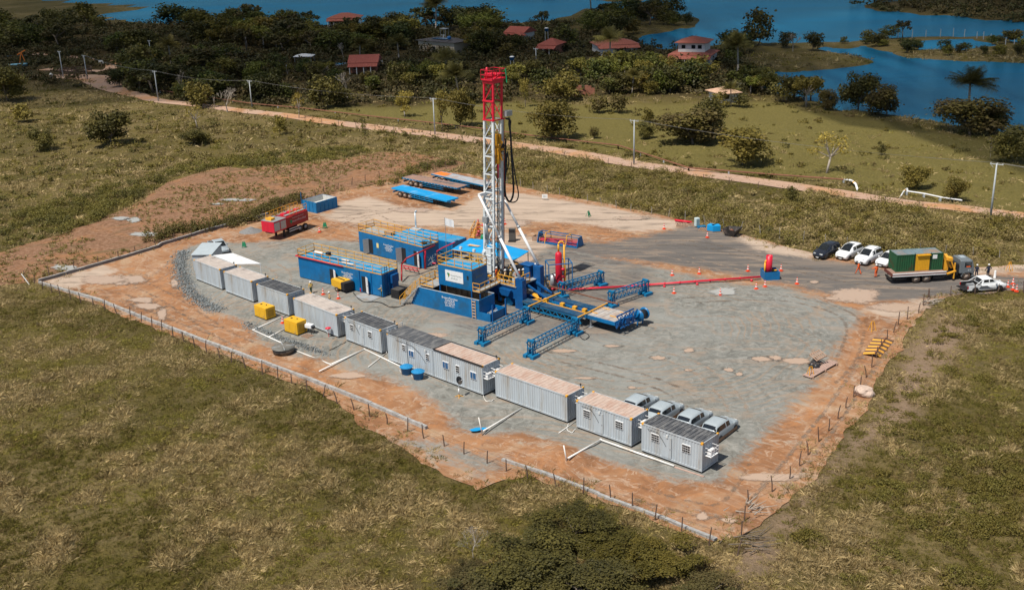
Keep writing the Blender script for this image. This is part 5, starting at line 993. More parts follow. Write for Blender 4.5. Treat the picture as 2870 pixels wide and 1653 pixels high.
# well head stack beside canopy
# ------------------------------------------------------------------ lattice pipe racks on pads
def truss(a, b_, lab):
    p, q = U('B',*a), U('B',*b_); th = math.atan2(q[1]-p[1], q[0]-p[0]); L = float(np.hypot(*(q-p)[:2])); t = empty('lattice_rack', p, th, lab, 'rack', 'blue lattice pipe racks')
    m = MB(); w_ = .34; za, zb = .85, 1.75
    for y in (-w_, w_): m.bar((-.4,y,zb),(L+.4,y,zb),.10); m.bar((-.2,y*.6,za),(L+.2,y*.6,za),.09)
    n = int(L/.62)
    for i in range(n):
        x0, x1 = L*i/n, L*(i+1)/n
        for y in (-1, 1): m.bar((x0,y*w_*.6,za),((x0+x1)/2,y*w_,zb),.045); m.bar(((x0+x1)/2,y*w_,zb),(x1,y*w_*.6,za),.045)
        m.bar((x0,-w_,zb),(x0,w_,zb),.04); m.bar((x0,-w_*.6,za),(x1,w_*.6,za),.035)
    m.build('lattice_beam', TBLUE, t)
    for x, s in ((0,-1),(L,1)):
        m = MB()
        for dx in (-.28,.28):
            for y in (-.3,.3): m.bar((x+dx,y,.32),(x+dx*.7,y,1.9),.09)
        m.bar((x-.28,-.3,1.0),(x+.28,-.3,1.7),.06); m.bar((x-.28,.3,1.7),(x+.28,.3,1.0),.06); m.bar((x-.3,-.3,1.2),(x-.3,.3,1.2),.08); m.bar((x+.3,-.3,.8),(x+.3,.3,.8),.08); m.tube((x,-.25,.35),(x,-.25,1.1),.09,8); m.tube((x,.25,.35),(x,.25,1.1),.09,8); m.box(x-.12,x+.12,-.42,.42,1.8,2.02); m.build('end_stand', TBLUE, t)
        m = MB(); m.box(x-.6,x+.6,-.7,-.25,.06,.44); m.box(x-.6,x+.6,.25,.7,.06,.44); m.box(x-.4,x+.4,-.24,.24,.15,.4); m.build('foot_pad', TBLUE, t, bevel=.03)
truss((640,1285),(1035,1095), 'near left blue lattice rack below the open tank'); truss((1075,1400),(1465,1195), 'nearest blue lattice rack below the trailer end'); truss((1345,870),(1690,765), 'far blue lattice rack beside the red separator'); truss((1785,950),(2085,845), 'blue lattice rack crossing before the long red pipe')

# ------------------------------------------------------------------ canopy, flag, wellhead, cabinet
t = empty('canopy', LW(0,0,0), 0, 'bright blue sheet canopy behind the drilling mast', 'canopy'); pts = [(-6.9,133.9),(-5.2,136.2),(-3.2,135.3),(2.3,130.7),(.45,128.0),(-3.0,130.2),(-7.5,132.9)]; o0 = LW(0,0,0); m = MB(); L_ = [(x-o0[0],y-o0[1]) for x, y in pts]; n = len(L_); zs = [3.7,4.0,4.05,3.75,3.5,3.8,3.6]
m.add([(*a,z) for a, z in zip(L_, zs)]+[(*a,z-.06) for a, z in zip(L_, zs)]+[(-2.1+0,6.6,4.15),(-2.1,6.6,4.09)], [(i,(i+1)%n,2*n) for i in range(n)]+[((i+1)%n+n,i+n,2*n+1) for i in range(n)]+[(i,i+n,(i+1)%n+n,(i+1)%n) for i in range(n)]); m.build('sheet', BBLUE, t)
m = MB(); [m.tube((a[0]*.97,a[1]*.98,0),(a[0]*.97,a[1]*.98,z-.05),.05) for a, z in zip(L_, zs)]; m.build('pole', BLK, t); MB().add([(-3.4,7.2,4.16),(-2.0,6.3,4.2),(-1.6,6.6,4.2),(-3.0,7.8,4.14)], [(0,1,2,3)]).build('patch', mat('tan_patch',(.62,.42,.24),.8), t)
m = MB()
for _ in range(34):
    a = Vector((random.uniform(-4.5,2.5), random.uniform(3,7.5), random.uniform(.2,2.2))); m.bar(a, a+Vector((random.uniform(-1,1), random.uniform(-1,1), random.uniform(-.6,.6))), random.uniform(.06,.3))
tag(m.build('drilling_equipment', BLK, loc=(o0[0],o0[1],0)), 'dark jumble of drilling equipment under the blue canopy', 'equipment')
m = MB()
for _ in range(14):
    a = Vector((random.uniform(-2.5,2.5), random.uniform(2.2,4.4), random.uniform(.5,2.6))); m.bar(a, a+Vector((random.uniform(-.7,.7), random.uniform(-.7,.7), random.uniform(-.5,.6))), random.uniform(.08,.2))
tag(m.build('engine_block', YEL, loc=(o0[0],o0[1],0)), 'yellow engine parts behind the foot of the mast', 'engine')
p = U('M2',450,1020); t = empty('wellhead', p, 0, 'faded red wellhead valve tree behind the mast', 'wellhead'); MB().lathe([(.45,.0),(.45,.15),(.2,.2),(.2,.5),(.34,.55),(.34,.7),(.18,.75),(.18,1.1),(.3,1.15),(.3,1.3),(.16,1.35),(.16,1.7),(.26,1.75),(.26,1.9),(.1,1.95),(.1,2.3),(.05,2.45)], n=12).build('valve_stack', PINK, t); m = MB(); m.tube((-.2,0,1.5),(.8,0,1.5),.1,8); m.tube((.75,-.12,1.5),(.75,.12,1.5),.28,12); m.tube((-.4,0,1.0),(.5,0,1.0),.1,8); m.tube((-.4,-.08,1.0),(-.4,.08,1.0),.22,12); m.tube((0,-.4,.65),(0,-.3,.65),.22,12); m.build('valve_wheel', PINK, t)
p = U('M2',270,1080); t = empty('access_stair', p, R(-38), 'yellow stair and handrail by the red wellhead', 'stair'); m = MB(); rail(m, [(0,0,0.1),(.2,1.0,1.4)], 1, .06, 2, .6); rail(m, [(.8,0,0.1),(.8,1.0,1.4)], 1, .06, 2, .6); rail(m, [(.8,1.0,1.3),(3.2,1.0,1.3)], .9, .06, 2, 1); m.build('railing', YEL, t); m = MB(); [m.box(0,.8,i*.2,i*.2+.2,.2+i*.24,.24+i*.24) for i in range(5)]; m.build('tread', YEL, t)
p = U('R1',850,270); o = MB().lathe([(.35,0),(.42,.15),(.42,.75),(.25,.95),(.0,1.0)], n=14).build('drum', GREEN, loc=p); tag(o, 'green drum beside the faded red wellhead', 'drum')
p = U('M2',1130,1150); t = empty('steel_cabinet', p, R(-10), 'tall dark grey cabinet standing behind the mast strut', 'cabinet'); MB().box(-.45,.45,0,.6,.15,1.85).build('body', mat('dark_grey_cabinet',(.09,.085,.08),.6,var=.2), t, bevel=.02); MB().box(-.4,.4,-.02,-.002,1.35,1.8).build('panel', BLK, t); MB().box(-.5,.5,-.35,-.003,0,.25).build('base', BLK, t)
p = U('M2',1280,1040); m = MB(); [m.bar((0,0,.15+.1*i),(1.0,.3*(i-1),.2),.05) for i in range(3)]; m.bar((-.2,0,.1),(.9,.1,.1),.1); tag(m.build('pipe_stand', STEEL, loc=p), 'small pale steel stand on the ground beside the dark cabinet', 'stand')
t = empty('flag', U('R1',355,560), R(-25), 'white flag on a thin pole behind the raised cabin', 'flag'); ZF = 6.2; MB().tube((0,0,0),(0,0,ZF),.035).build('pole', STEEL, t); m = MB(); nx_ = 8
V = [(x*1.35/nx_, .12*math.sin(x*1.3)*x/nx_, ZF-.05-z*1.0-.25*(x/nx_)) for z in (0,.5,1) for x in range(nx_+1)]; m.add(V, [(r_*(nx_+1)+i,(r_*(nx_+1)+i+1),((r_+1)*(nx_+1)+i+1),((r_+1)*(nx_+1)+i)) for r_ in (0,1) for i in range(nx_)], True); m.build('cloth', WHT, t)
# red pipework between cabins
t = empty('pipework', U('R3',1545,1210), 0, 'dark red pipes on frames between the blue cabins and the raised cabin', 'pipe'); o0 = np.array(t.location)
P3 = lambda c, x, y, z: Vector(U(c, x, y, z)-o0)
m = MB(); m.path([P3('R3',1060,1430,.3),P3('R3',1060,1100,1.9),P3('R3',1160,975,2.7),P3('R3',1740,710,3.2)], .11, 8); m.build('duct', DRED, t); m = MB(); m.tube(P3('R3',1540,1200,0),P3('R3',1540,830,2.9),.12,8); m.path([P3('R3',1760,1080,1.2),P3('R3',1690,1070,1.2)], .12,8); m.path([P3('R3',1090,1120,.9),P3('R3',1420,1190,.9)],.07); m.path([P3('R3',1090,1170,.5),P3('R3',1420,1240,.5)],.07); m.path([P3('R3',1780,1000,1.0),P3('R3',1780,830,2.6),P3('R3',1900,760,2.6),P3('R3',2140,650,2.8)],.07); [m.tube(P3('R3',x,1130+.22*(x-1090),.9),P3('R3',x,1130+.22*(x-1090),.0),.04) for x in (1100,1190,1280,1370)]; m.build('pipe', RED, t)
m = MB()
for _ in range(22): a = P3('R3',random.uniform(1600,1780),random.uniform(820,1080),1.6); m.tube(a, a+Vector((random.uniform(-.9,.9),random.uniform(-.6,.6),random.uniform(-.7,.5))), .02)
m.build('cable_bundle', STEEL, t)

# ------------------------------------------------------------------ separator, flare box, red pipeline, basket
p = (U('R2',765,975)+U('R2',1050,890))/2; t = empty('gas_separator', p, R(10), 'tall red gas separator vessel inside a blue frame with yellow gooseneck pipe', 'separator'); p0 = U('R2',765,975)-p; hw = 1.45
q = U('R2',895,900)-p; zb = .85; zt = hpx('R2',(895,900),(895,385)); x, y = 0.0, 0.0
MB().lathe([(.0,zb),(.3,zb+.08),(.42,zb+.3),(.42,zt-.35),(.33,zt-.12),(.12,zt)], n=18).build('vessel', RED, t)
m = MB(); m.tube((0,0,.2),(0,0,.9),.12,8); m.path([(0,-.05,.3),(-.5,-.35,.3),(-1.1,-.4,.35)],.11,8); m.path([(0,.0,1.2),(.4,-.35,1.2),(.4,-.35,.3)],.07); m.tube((.2,-.1,zt*.55),(.62,-.4,zt*.55),.18,10); m.tube((.2,-.1,1.7),(.65,-.35,1.7),.16,10); m.build('valve_pipe', RED, t)
m = MB(); zt2 = zt+.95; m.path([(0,0,zt-.05),(0,0,zt2),(.12,0,zt2+.25),(.4,0,zt2+.32),(.62,0,zt2+.2),(.7,0,zt2-.05),(.7,0,.15)], .11, 8); m.build('gooseneck_pipe', YEL, t)
m = MB(); Hh = 3.6
for sx in (-1,1):
    for sy in (-1,1): m.bar((sx*hw,sy*.95,.05),(sx*hw,sy*.95,Hh),.10)
for z in (.12, Hh): m.bar((-hw,-.95,z),(hw,-.95,z),.1); m.bar((-hw,.95,z),(hw,.95,z),.1); m.bar((-hw,-.95,z),(-hw,.95,z),.1); m.bar((hw,-.95,z),(hw,.95,z),.1)
m.bar((-hw,.95,1.7),(hw,.95,1.7),.08); m.build('frame', BLUE, t); m = MB(); m.tube((-.75,.3,.1),(-.75,.3,1.9),.28,12); m.tube((-.35,.55,.1),(-.35,.55,1.9),.22,12); m.build('cylinder', STEEL, t)
m = MB(); rail(m, [(-hw-.6,-1.2,.15),(-hw-.05,-1.4,.15)], 1.6, .06, 4, .6); m.bar((.75,-.4,.1),(.75,-.4,3.2),.06); m.build('side_rail', YEL, t)
o0 = U('R2',960,935); t = empty('flow_line', (*o0[:2],0), 0, 'long twin red pipe running from the separator to the red stack', 'pipe'); m = MB(); pts = [U('R2',960,935,.35),U('F',0,1230,.35),U('F',1855,1098,.4)]; pts = [Vector(a-o0) for a in pts]
for k in (0,1): m.path([a+Vector((0,.22*k,.35 if a.z < .2 else 0)) for a in pts], .085, 8)
for i in range(1,9): a = pts[1].lerp(pts[2], i/9-.04); m.tube((a.x-.08,a.y+.1,.38),(a.x+.08,a.y+.1,.38),.17,10)
m.build('pipe', RED, t); m = MB(); [m.tube((pts[1].lerp(pts[2], k).x, pts[1].lerp(pts[2], k).y-.35,.16),(pts[1].lerp(pts[2], k).x+.25, pts[1].lerp(pts[2], k).y-.35,.16),.17,12) for k in (.28,.52,.92)]; m.build('support_roller', RED, t)
p = U('F',1905,1150); t = empty('flare_stack', p, R(3), 'thick red stack standing in a blue box, ringed by cones', 'stack'); Wb = 1.9
MB().box(0,Wb,0,.08,.03,1.05).box(0,Wb,1.82,1.9,.03,1.05).box(0,.08,.081,1.819,.03,1.05).box(Wb-.08,Wb,.081,1.819,.03,1.05).box(.081,Wb-.081,.081,1.819,.05,.35).build('box', BLUE, t)
zt = 2.95; MB().lathe([(.40,.36),(.40,zt),(.36,zt),(.36,zt-.3)], c=(.75,.9), n=20).build('stack', RED, t); MB().lathe([(.37,zt-.28),(.0,zt-.3)], c=(.75,.9), n=16).build('stack_mouth', BLK, t); m = MB(); m.path([(.22,.8,.5),(.22,.8,2.1),(.3,.85,2.3),(.45,.88,2.35)], .11, 8); m.tube((1.2,1.2,.9),(1.85,1.0,.95),.1,8); m.build('side_pipe', YEL, t); m = MB(); m.tube((1.3,1.4,.5),(1.3,1.4,1.15),.14); m.build('pump', BLK, t)
p, q = U('R2',605,292), U('R2',1150,378); th = math.atan2(q[1]-p[1], q[0]-p[0]); L = float(np.hypot(*(q-p)[:2])); W = 1.9; t = empty('pipe_basket', p, th, 'blue open basket of red pipes with yellow straps', 'pipe basket')
m = MB(); [m.prism([(0,.1),(W,.1),(W*.75,1.45),(W*.25,1.45)], x, x+.08, 'x') for x in (0,L-.08)]; [m.bar((0,y,z),(L,y,z),.1) for y, z in ((.05,.12),(W-.05,.12),(W*.75,1.42),(W*.25,1.42))]; m.box(.8,L-.5,.0,W*.9,.05,.1); m.build('frame', BLUE, t); m = MB(); [m.tube((.2,.3+.22*(i % 6),.35+.16*(i//6)),(L-.25,(.3+.42*(i % 4)),.35+.38*(i//4)),.035) for i in range(10)]; m.build('red_pipe', mat('pinkish_red_pipe',(.6,.06,.09),.5), t); m = MB(); [m.path([(x,.0,.1),(x,W*.2,1.5),(x,W*.8,1.5),(x,W,.1)],.06) for x in (L*.2,L*.72)]; m.build('strap', YEL, t)
m = MB()
for _ in range(16): x = random.uniform(.3,L-.4); m.bar((x,random.uniform(.2,1.6),.2),(x+random.uniform(.1,.5),random.uniform(.2,1.6),random.uniform(.3,.8)),.06)
m.build('clamps', BLUED, t); p = U('R2',540,270); m = MB(); m.box(0,1.3,0,.06,0,.7); m.box(0,1.3,1.0,1.06,0,.7); m.box(0,.06,.061,.999,0,.7); m.box(1.24,1.3,.061,.999,0,.7); m.box(.061,1.239,.061,.999,.05,.3); tag(m.build('wooden_crate', WOOD, loc=p, rz=R(-30)), 'open wooden crate at the left end of the red pipe basket', 'crate')
# blue open skip
p = U('A',1345,170); th = R(50); t = empty('open_bin', p, th, 'open-topped blue steel bin at the far left edge of the yard', 'bin'); L, W, H = 4.3, 3.3, 1.75; m = MB(); m.box(0,L,0,.07,.1,H); m.box(0,L,W-.07,W,.1,H); m.box(0,.07,.071,W-.071,.1,H); m.box(L-.07,L,.071,W-.071,.1,H); [m.box(x,x+.08,-.06,-.002,.1,H) for x in np.arange(0,L,.85)]; [m.box(-.06,-.002,y,y+.08,.1,H) for y in np.arange(0,W,.8)]; m.box(0,L,-.08,-.061,H-.12,H); m.box(0,L,-.1,W,.0,.099); m.build('bin_wall', mat('skip_blue',(.01,.17,.40),.5,var=.15), t); MB().box(.08,L-.08,.08,W-.08,.1,.9).box(.072,L-.072,W-.09,W-.072,.9,H-.02).box(L-.09,L-.072,.1,W-.1,.9,H-.02).build('lining', mat('pale_bin_inside',(.55,.55,.52),.8), t)
MB().bar((-.1,W,1),(-.1,W,3.0),.08).build('post', BLUE, t)

# ================================================================== VEHICLES
def frustum(m, b0, z0, b1, z1):
    (ax0,ax1,ay0,ay1), (cx0,cx1,cy0,cy1) = b0, b1
    return m.add([(ax0,ay0,z0),(ax1,ay0,z0),(ax1,ay1,z0),(ax0,ay1,z0),(cx0,cy0,z1),(cx1,cy0,z1),(cx1,cy1,z1),(cx0,cy1,z1)], [(3,2,1,0),(4,5,6,7),(0,1,5,4),(1,2,6,5),(2,3,7,6),(3,0,4,7)])
def car(p, th, label, paint, L=4.4, W=1.82, H=1.62, cat='car', group=None, muddy=False, rearx=-1.98, sunroof=False, rimm=RIMS, rails_=False, name='parked_car'):
    t = empty(name, (p[0], p[1], 0), th, label, cat, group); h = L/2; w = W/2; zs = H*.64
    def ring(x, wf, zb, zt): a = w*wf; return [(x,-a*.9,zb),(x,-a,zb+.14),(x,-a,zt-.16),(x,-a*.92,zt),(x,a*.92,zt),(x,a,zt-.16),(x,a,zb+.14),(x,a*.9,zb)]
    rx, fx = rearx, h*.53; RW = w*.74
    # x, width factor, underside, shoulder, roof half-width, roof height above shoulder
    G_ = H-zs
    st = [(-h,.86,.42,zs-.12,w*.70,.0),(-h+.10,.95,.32,zs-.02,w*.74,.02),(rx-.02,.98,.28,zs,w*.78,.06),(rx+.16,1,.26,zs,RW*.98,G_*.62),(rx+.34,1,.24,zs+.01,RW,G_*.90),(rx+.8,1,.24,zs+.01,RW*1.02,G_*.99),(-.2,1,.22,zs,RW*1.02,G_),(fx-1.0,1,.22,zs-.01,RW,G_*.97),(fx-.72,1,.22,zs-.01,RW*.97,G_*.84),(fx-.02,1,.22,zs-.02,w*.80,.05),(fx+.25,.99,.23,zs-.04,w*.78,.0),(h*.85,.96,.26,zs-.12,w*.70,.0),(h-.10,.88,.32,zs-.25,w*.6,.0),(h,.78,.40,zs-.36,w*.5,.0)]
    def ring(x, wf, zb, zt, wr, g): a = w*wf; zr = zt+g+.02; return [(x,-a*.9,zb),(x,-a,zb+.14),(x,-a,zt-.16),(x,-a*.955,zt),(x,-wr,zr),(x,-wr*.55,zr+.035),(x,wr*.55,zr+.035),(x,wr,zr),(x,a*.955,zt),(x,a,zt-.16),(x,a,zb+.14),(x,a*.9,zb)]
    RG_ = [ring(*q) for q in st]; m = MB(); m.loft(RG_, True); m.build('body', paint, t, bevel=0)
    if muddy: m = MB(); m.box(-h+.5,h-.55,-w-.012,-w-.002,.2,.5); m.box(-h+.5,h-.55,w+.002,w+.012,.2,.5); m.build('mud_splash', MUDP, t)
    def lerp(a, b_, k): return tuple(a[i]+(b_[i]-a[i])*k for i in range(3))
    def out(p, d): return (p[0]+d[0], p[1]+d[1], p[2]+d[2])
    for lo, hi, sg in ((3,4,-1),(8,7,1)):
        g = MB()
        for i0, i1 in ((3,4),(4,5),(5,6),(6,7),(7,8)):
            A, B2 = RG_[i0], RG_[i1]; k0 = .14; k1 = .84; tr = 1 if i0 == 3 else 0
            p = [lerp(A[lo],A[hi],k0), lerp(B2[lo],B2[hi],k0), lerp(B2[lo],B2[hi],k1), lerp(A[lo],A[hi],k1 if not tr else .6)]
            if i0 == 5: p[1] = lerp(p[0],p[1],.9); p[2] = lerp(p[3],p[2],.9)
            g.add([out(q,(0,sg*.012,.004)) for q in p], [(0,1,2,3)])
        g.build('side_window', GLASS, t)
    for nm, ia, ib, da in (('rear_window',2,4,(-.02,0,.012)),('windscreen',9,7,(.02,0,.014))):
        A, M_, B2 = RG_[ia], RG_[(ia+ib)//2], RG_[ib]; g = MB(); V_ = []
        for Rr, kk in ((A,.92),(M_,.90),(B2,.88)):
            for j in (4,5,6,7): V_.append(out((Rr[j][0], Rr[j][1]*kk, Rr[j][2]), da))
        if nm == 'rear_window':
            for j in range(4): V_[j] = lerp(V_[j], V_[4+j], .7)
        g.add(V_, [(r_*4+j, r_*4+j+1, r_*4+4+j+1, r_*4+4+j) for r_ in (0,1) for j in range(3)], True); g.build(nm, GLASS, t)
    if sunroof: MB().box(-.55,.25,-RW+.22,RW-.22,H+.05,H+.068).build('sunroof', GLASS, t)
    if rails_: [MB().bar((rx+.6,q*(RW+.0),H+.06),(fx-1.2,q*(RW+.0),H+.06),.05).build('roof_rail', STEEL, t) for q in (-1,1)]
    for s in (-1,1):
        m = MB(); m.box(h-.24,h-.03,s*w*.5-.17,s*w*.5+.17,zs-.32,zs-.2); m.build('headlight', LAMPW, t); m = MB(); m.box(-h-.01,-h+.1,s*w*.7-.14,s*w*.7+.14,zs-.25,zs-.06); m.build('tail_light', TLR, t)
        MB().box(fx-.35,fx-.2,min(s*w,s*(w+.17)),max(s*w,s*(w+.17)),zs+.02,zs+.16).build('mirror', paint, t)
        for x in (-h+.82, h-.86): wheel(t, x, s*(w-.13), .335, .24, rimm)
        for x in (-h+.82, h-.86): MB().tube((x,s*(w-.25),.34),(x,s*(w+.006),.34),.40,18).build('wheel_arch', BLK, t)
    m = MB(); m.box(h-.02,h+.015,-w*.5,w*.5,.42,.58); m.build('grille', BLK, t); MB().box(h+.016,h+.03,-.2,.2,.3,.4).build('number_plate', WHT, t); MB().box(-h-.03,-h-.005,-.2,.2,.55,.66).build('number_plate', STEEL, t)
    return t
gS = 'silver cars behind the nearest containers'
p4 = np.array([17.85, 86.75]); dst = [U('D',2415,760)[:2], U('D',2204,692)[:2], U('D',1965,628)[:2], U('D',1757,566)[:2]]
for k, (q, lab) in enumerate(zip(dst, ['nearest silver car, right end of the row behind the containers', 'silver car second from the right in the row behind the containers', 'silver car third from the right, behind the gap of the containers', 'silver car at the left end of the row, half behind the rusty roof'])):
    car(p4+(q-dst[0]), R(50), lab, SILV, 4.35, 1.8, 1.6, group=gS, muddy=True, rimm=RIM)
gC = 'cars parked by the far entrance'
car((41.3,136.1), R(221), 'dark blue-black car, leftmost of those parked at the entrance', CBLK, 4.4, 1.8, 1.65, group=gC)
car((44.0,135.4), R(223), 'white car with black sunroof, parked next to the dark car', CWHT, 4.4, 1.8, 1.65, group=gC, sunroof=True)
car((45.75,133.1), R(223), 'white boxy car with roof rails, between two rounder white cars', CWHT, 4.3, 1.82, 1.75, group=gC, rails_=True, rearx=-2.08)
car((48.0,131.9), R(221), 'white low car with muddy bumper beside the green and yellow container', CWHT, 4.2, 1.76, 1.52, group=gC, rearx=-1.7, muddy=True)
def pickup(p, th, label, paint, open_gate=True, decal=False):
    t = empty('pickup_truck', (p[0],p[1],0), th, label, 'pickup truck'); L, w = 5.0, .9; h = L/2; zs = 1.02
    def ring(x, wf, zb, zt): a = w*wf; return [(x,-a*.9,zb),(x,-a,zb+.14),(x,-a,zt-.12),(x,-a*.93,zt),(x,a*.93,zt),(x,a,zt-.12),(x,a,zb+.14),(x,a*.9,zb)]
    m = MB(); m.loft([ring(*s) for s in [(-.78,1,.3,zs),(.3,1,.28,zs),(1.2,1,.28,zs),(1.7,.98,.3,zs-.02),(h-.2,.93,.36,zs-.16),(h,.82,.42,zs-.3)]], True); m.build('body', paint, t)
    m = MB(); m.box(-h,-.79,-w,-w+.07,.42,zs); m.box(-h,-.79,w-.07,w,.42,zs); m.box(-h,-.79,-w+.071,w-.071,.42,.5); 
    if not open_gate: m.box(-h,-h+.06,-w+.071,w-.071,.501,zs)
    m.build('cargo_bed', paint, t); MB().box(-h+.01,-.8,-w+.075,w-.075,.505,.54).box(-h+.01,-.8,-w+.072,-w+.09,.545,zs-.02).box(-h+.01,-.8,w-.09,w-.072,.545,zs-.02).box(-.83,-.79,-w+.09,w-.09,.545,zs).build('bed_liner', BLK, t)
    if open_gate: MB().box(-h-.5,-h-.01,-w+.08,w-.08,.5,.55).build('tailgate', BLK, t); MB().bar((-1.3,-.6,.62),(-1.2,.5,.8),.2).box(-1.9,-1.2,.1,.6,.545,.8).build('bed_load', STEEL, t)
    g = MB(); frustum(g, (-.76,1.32,-w*.94,w*.94), zs-.03, (-.62,.55,-.70,.70), 1.66); g.build('cab', paint, t, bevel=.05); g = MB()
    for q in (-1,1):
        for x0, x1, x2, x3 in ((-.55,.12,.12,-.48),(.22,1.08,.58,.22)): g.add([(x0,q*(w*.94+.004-.03),zs+.06),(x1,q*(w*.94+.004-.03),zs+.06),(x2,q*(.70+.035),1.56),(x3,q*(.70+.035),1.56)], [(0,1,2,3)])
    g.add([(1.30,-.72,zs+.05),(1.30,.72,zs+.05),(.64,.62,1.62),(.64,-.62,1.62)], [(0,1,2,3)]); g.add([(-.775,-.68,zs+.08),(-.775,.68,zs+.08),(-.66,.60,1.58),(-.66,-.60,1.58)], [(0,1,2,3)]); g.build('windows', GLASS, t)
    m = MB()
    for s in (-1,1):
        m.bar((-1.5,s*.85,zs),(-.55,s*.68,1.62),.06)
        for x in (-1.55, 1.5): wheel(t, x, s*(w-.12), .37, .25, RIMS)
        [MB().tube((x,s*(w-.26),.38),(x,s*(w+.005),.38),.43,18).build('wheel_arch', BLK, t) for x in (-1.55,1.5)]
        MB().box(h-.25,h-.03,s*.62-.15,s*.62+.15,zs-.3,zs-.17).build('headlight', LAMPW, t); MB().box(-h-.015,-h+.06,s*(w-.035)-.06,s*(w-.035)+.06,.62,.98).build('tail_light', TLR, t); MB().box(.9,1.05,min(s*w,s*(w+.2)),max(s*w,s*(w+.2)),1.05,1.22).build('mirror', paint, t)
    m.build('sport_bar', paint, t)
    if decal: MB().add([(-1.15,-w-.006,.5),(.9,-w-.006,.45),(.3,-w-.006,.62),(-.1,-w-.006,.9),(-.9,-w-.006,.9)], [(0,1,2,3,4)]).build('side_decal', mat('grey_decal',(.12,.13,.15),.5), t)
    return t
pk = (U('E',2022,597)+U('E',2250,578))/2; a = R(8); pickup((pk[0]-.85*math.sin(a)*-0-.12, pk[1]+.8), a, 'white pickup with its black tailgate lowered at the entrance', CWHT, True, True)
pickup((-40.9,147.4), R(-60), 'silver pickup parked nose out beside the small white shed', SILV, False)

# truck
TO = U('E',1445,500); th = R(4); t = empty('crane_truck', (TO[0],TO[1],0), th, 'grey flatbed truck with yellow folded crane carrying the green container', 'truck')
m = MB(); m.box(-2.9,7.4,.45,.6,.75,.98); m.box(-2.9,7.4,1.6,1.75,.75,.98); m.build('chassis', BLK, t); m = MB(); m.box(-3.0,3.6,-.1,2.35,1.12,1.24); m.box(-3.0,3.6,.1,.25,.99,1.119); m.box(-3.0,3.6,2.0,2.15,.99,1.119); m.build('flatbed', TWOOD, t)
m = MB(); m.box(-3.02,3.62,-.14,-.101,1.28,1.42); m.box(-3.02,3.62,-.14,-.101,1.0,1.12); m.build('side_rail', WHT, t); MB().box(-3.02,3.62,-.13,-.102,1.121,1.279).box(-3.06,-3.01,-.1,2.35,1.0,1.4).build('side_board', mat('maroon_board',(.14,.04,.03),.7), t)
for x in (0, 1.28): 
    for y in (.12, 2.1): wheel(t, x, y, .5, .3)
for y in (.12, 2.1): wheel(t, 6.25, y, .5, .3)
MB().box(2.1,3.4,.0,.5,.5,.9).build('fuel_tank', BLK, t); MB().tube((-2.4,.35,.6),(-1.2,.35,.6),.25,10).build('air_tank', BLK, t); MB().box(-3.0,-2.9,.2,2.1,.45,.7).build('bumper', BLK, t); MB().box(3.7,5.2,.2,2.0,.7,1.1).build('gearbox', BLK, t)
cab = MB(); x0, x1 = 5.35, 7.15; cab.loft([[(x0,0,.95),(x0,0,2.5),(x0,.2,2.62),(x0,2.05,2.62),(x0,2.25,2.5),(x0,2.25,.95)],[(6.7,0,.95),(6.7,0,2.5),(6.7,.2,2.6),(6.7,2.05,2.6),(6.7,2.25,2.5),(6.7,2.25,.95)],[(x1,.05,.75),(x1,.05,1.55),(6.95,.2,2.45),(6.95,2.05,2.45),(x1,2.2,1.55),(x1,2.2,.75)]], False); cb = cab.build('cab', SILV2, t, bevel=.05)
MB().box(5.9,6.75,-.02,.004,1.7,2.3).build('side_window', GLASS, cb); MB().box(5.7,6.3,.7,1.6,2.625,2.72).build('roof_vent', SILV, cb); MB().add([(7.165,.2,1.6),(7.165,2.05,1.6),(6.98,2.0,2.4),(6.98,.25,2.4)], [(0,1,2,3)]).build('windscreen', GLASS, cb); MB().box(6.1,6.6,-.025,-.021,1.7,1.85).build('driver_arm', ORNG, cb); text('lettering', '22-91', .2, WHT, cb, (6.55,-.01,1.25), (R(90),0,0), .003)
m = MB(); [m.add([(6.25+.62*math.cos(a0),-.03,.5+.62*math.sin(a0)),(6.25+.62*math.cos(a1),-.03,.5+.62*math.sin(a1)),(6.25+.62*math.cos(a1),.35,.5+.62*math.sin(a1)),(6.25+.62*math.cos(a0),.35,.5+.62*math.sin(a0))], [(0,1,2,3)]) for a0, a1 in [(math.pi*i/8, math.pi*(i+1)/8) for i in range(8)]]; m.box(6.9,7.2,.0,2.25,.45,.74); m.build('mudguard', SILV2, t)
m = MB(); m.box(3.85,4.25,.8,1.5,1.1,2.5); m.bar((3.9,.4,2.75),(4.3,2.0,2.7),.35,.4); m.bar((4.2,.2,2.6),(4.9,.3,1.1),.16); m.bar((4.7,.1,.3),(4.7,.1,2.3),.14); m.bar((3.8,.1,.95),(4.9,.1,1.3),.2); m.bar((4.4,1.8,2.6),(4.9,1.9,1.2),.2); m.bar((4.0,1.4,2.4),(4.6,.6,1.5),.22); m.box(3.9,4.4,.1,.9,2.55,2.95); m.build('folded_crane', YEL, t, bevel=.02); MB().box(4.6,4.8,.0,.2,.0,.3).box(4.95,5.25,.2,2.0,1.1,2.1).build('crane_leg', BLK, t)
c = U('E',1250,385,1.32); cc = container((c[0],c[1]), th, 5.75, 2.12, 'green container with a yellow middle panel loaded on the flatbed truck', CROOF, CGREEN, z=1.25, end='plain', group=None, caps=False, beacon=False, W=2.3)
m = MB(); [m.box(2.35+i*.2,2.45+i*.2,-.05,-.016,.05,2.15) for i in range(9)]; m.box(2.35,4.1,-.03,-.012,.05,2.15); m.box(2.5,4.15,-.25,-.03,1.95,2.02); m.build('yellow_panel', CYEL, cc); MB().box(4.45,5.0,-.03,-.014,1.45,1.95).build('notice', WHT, cc)
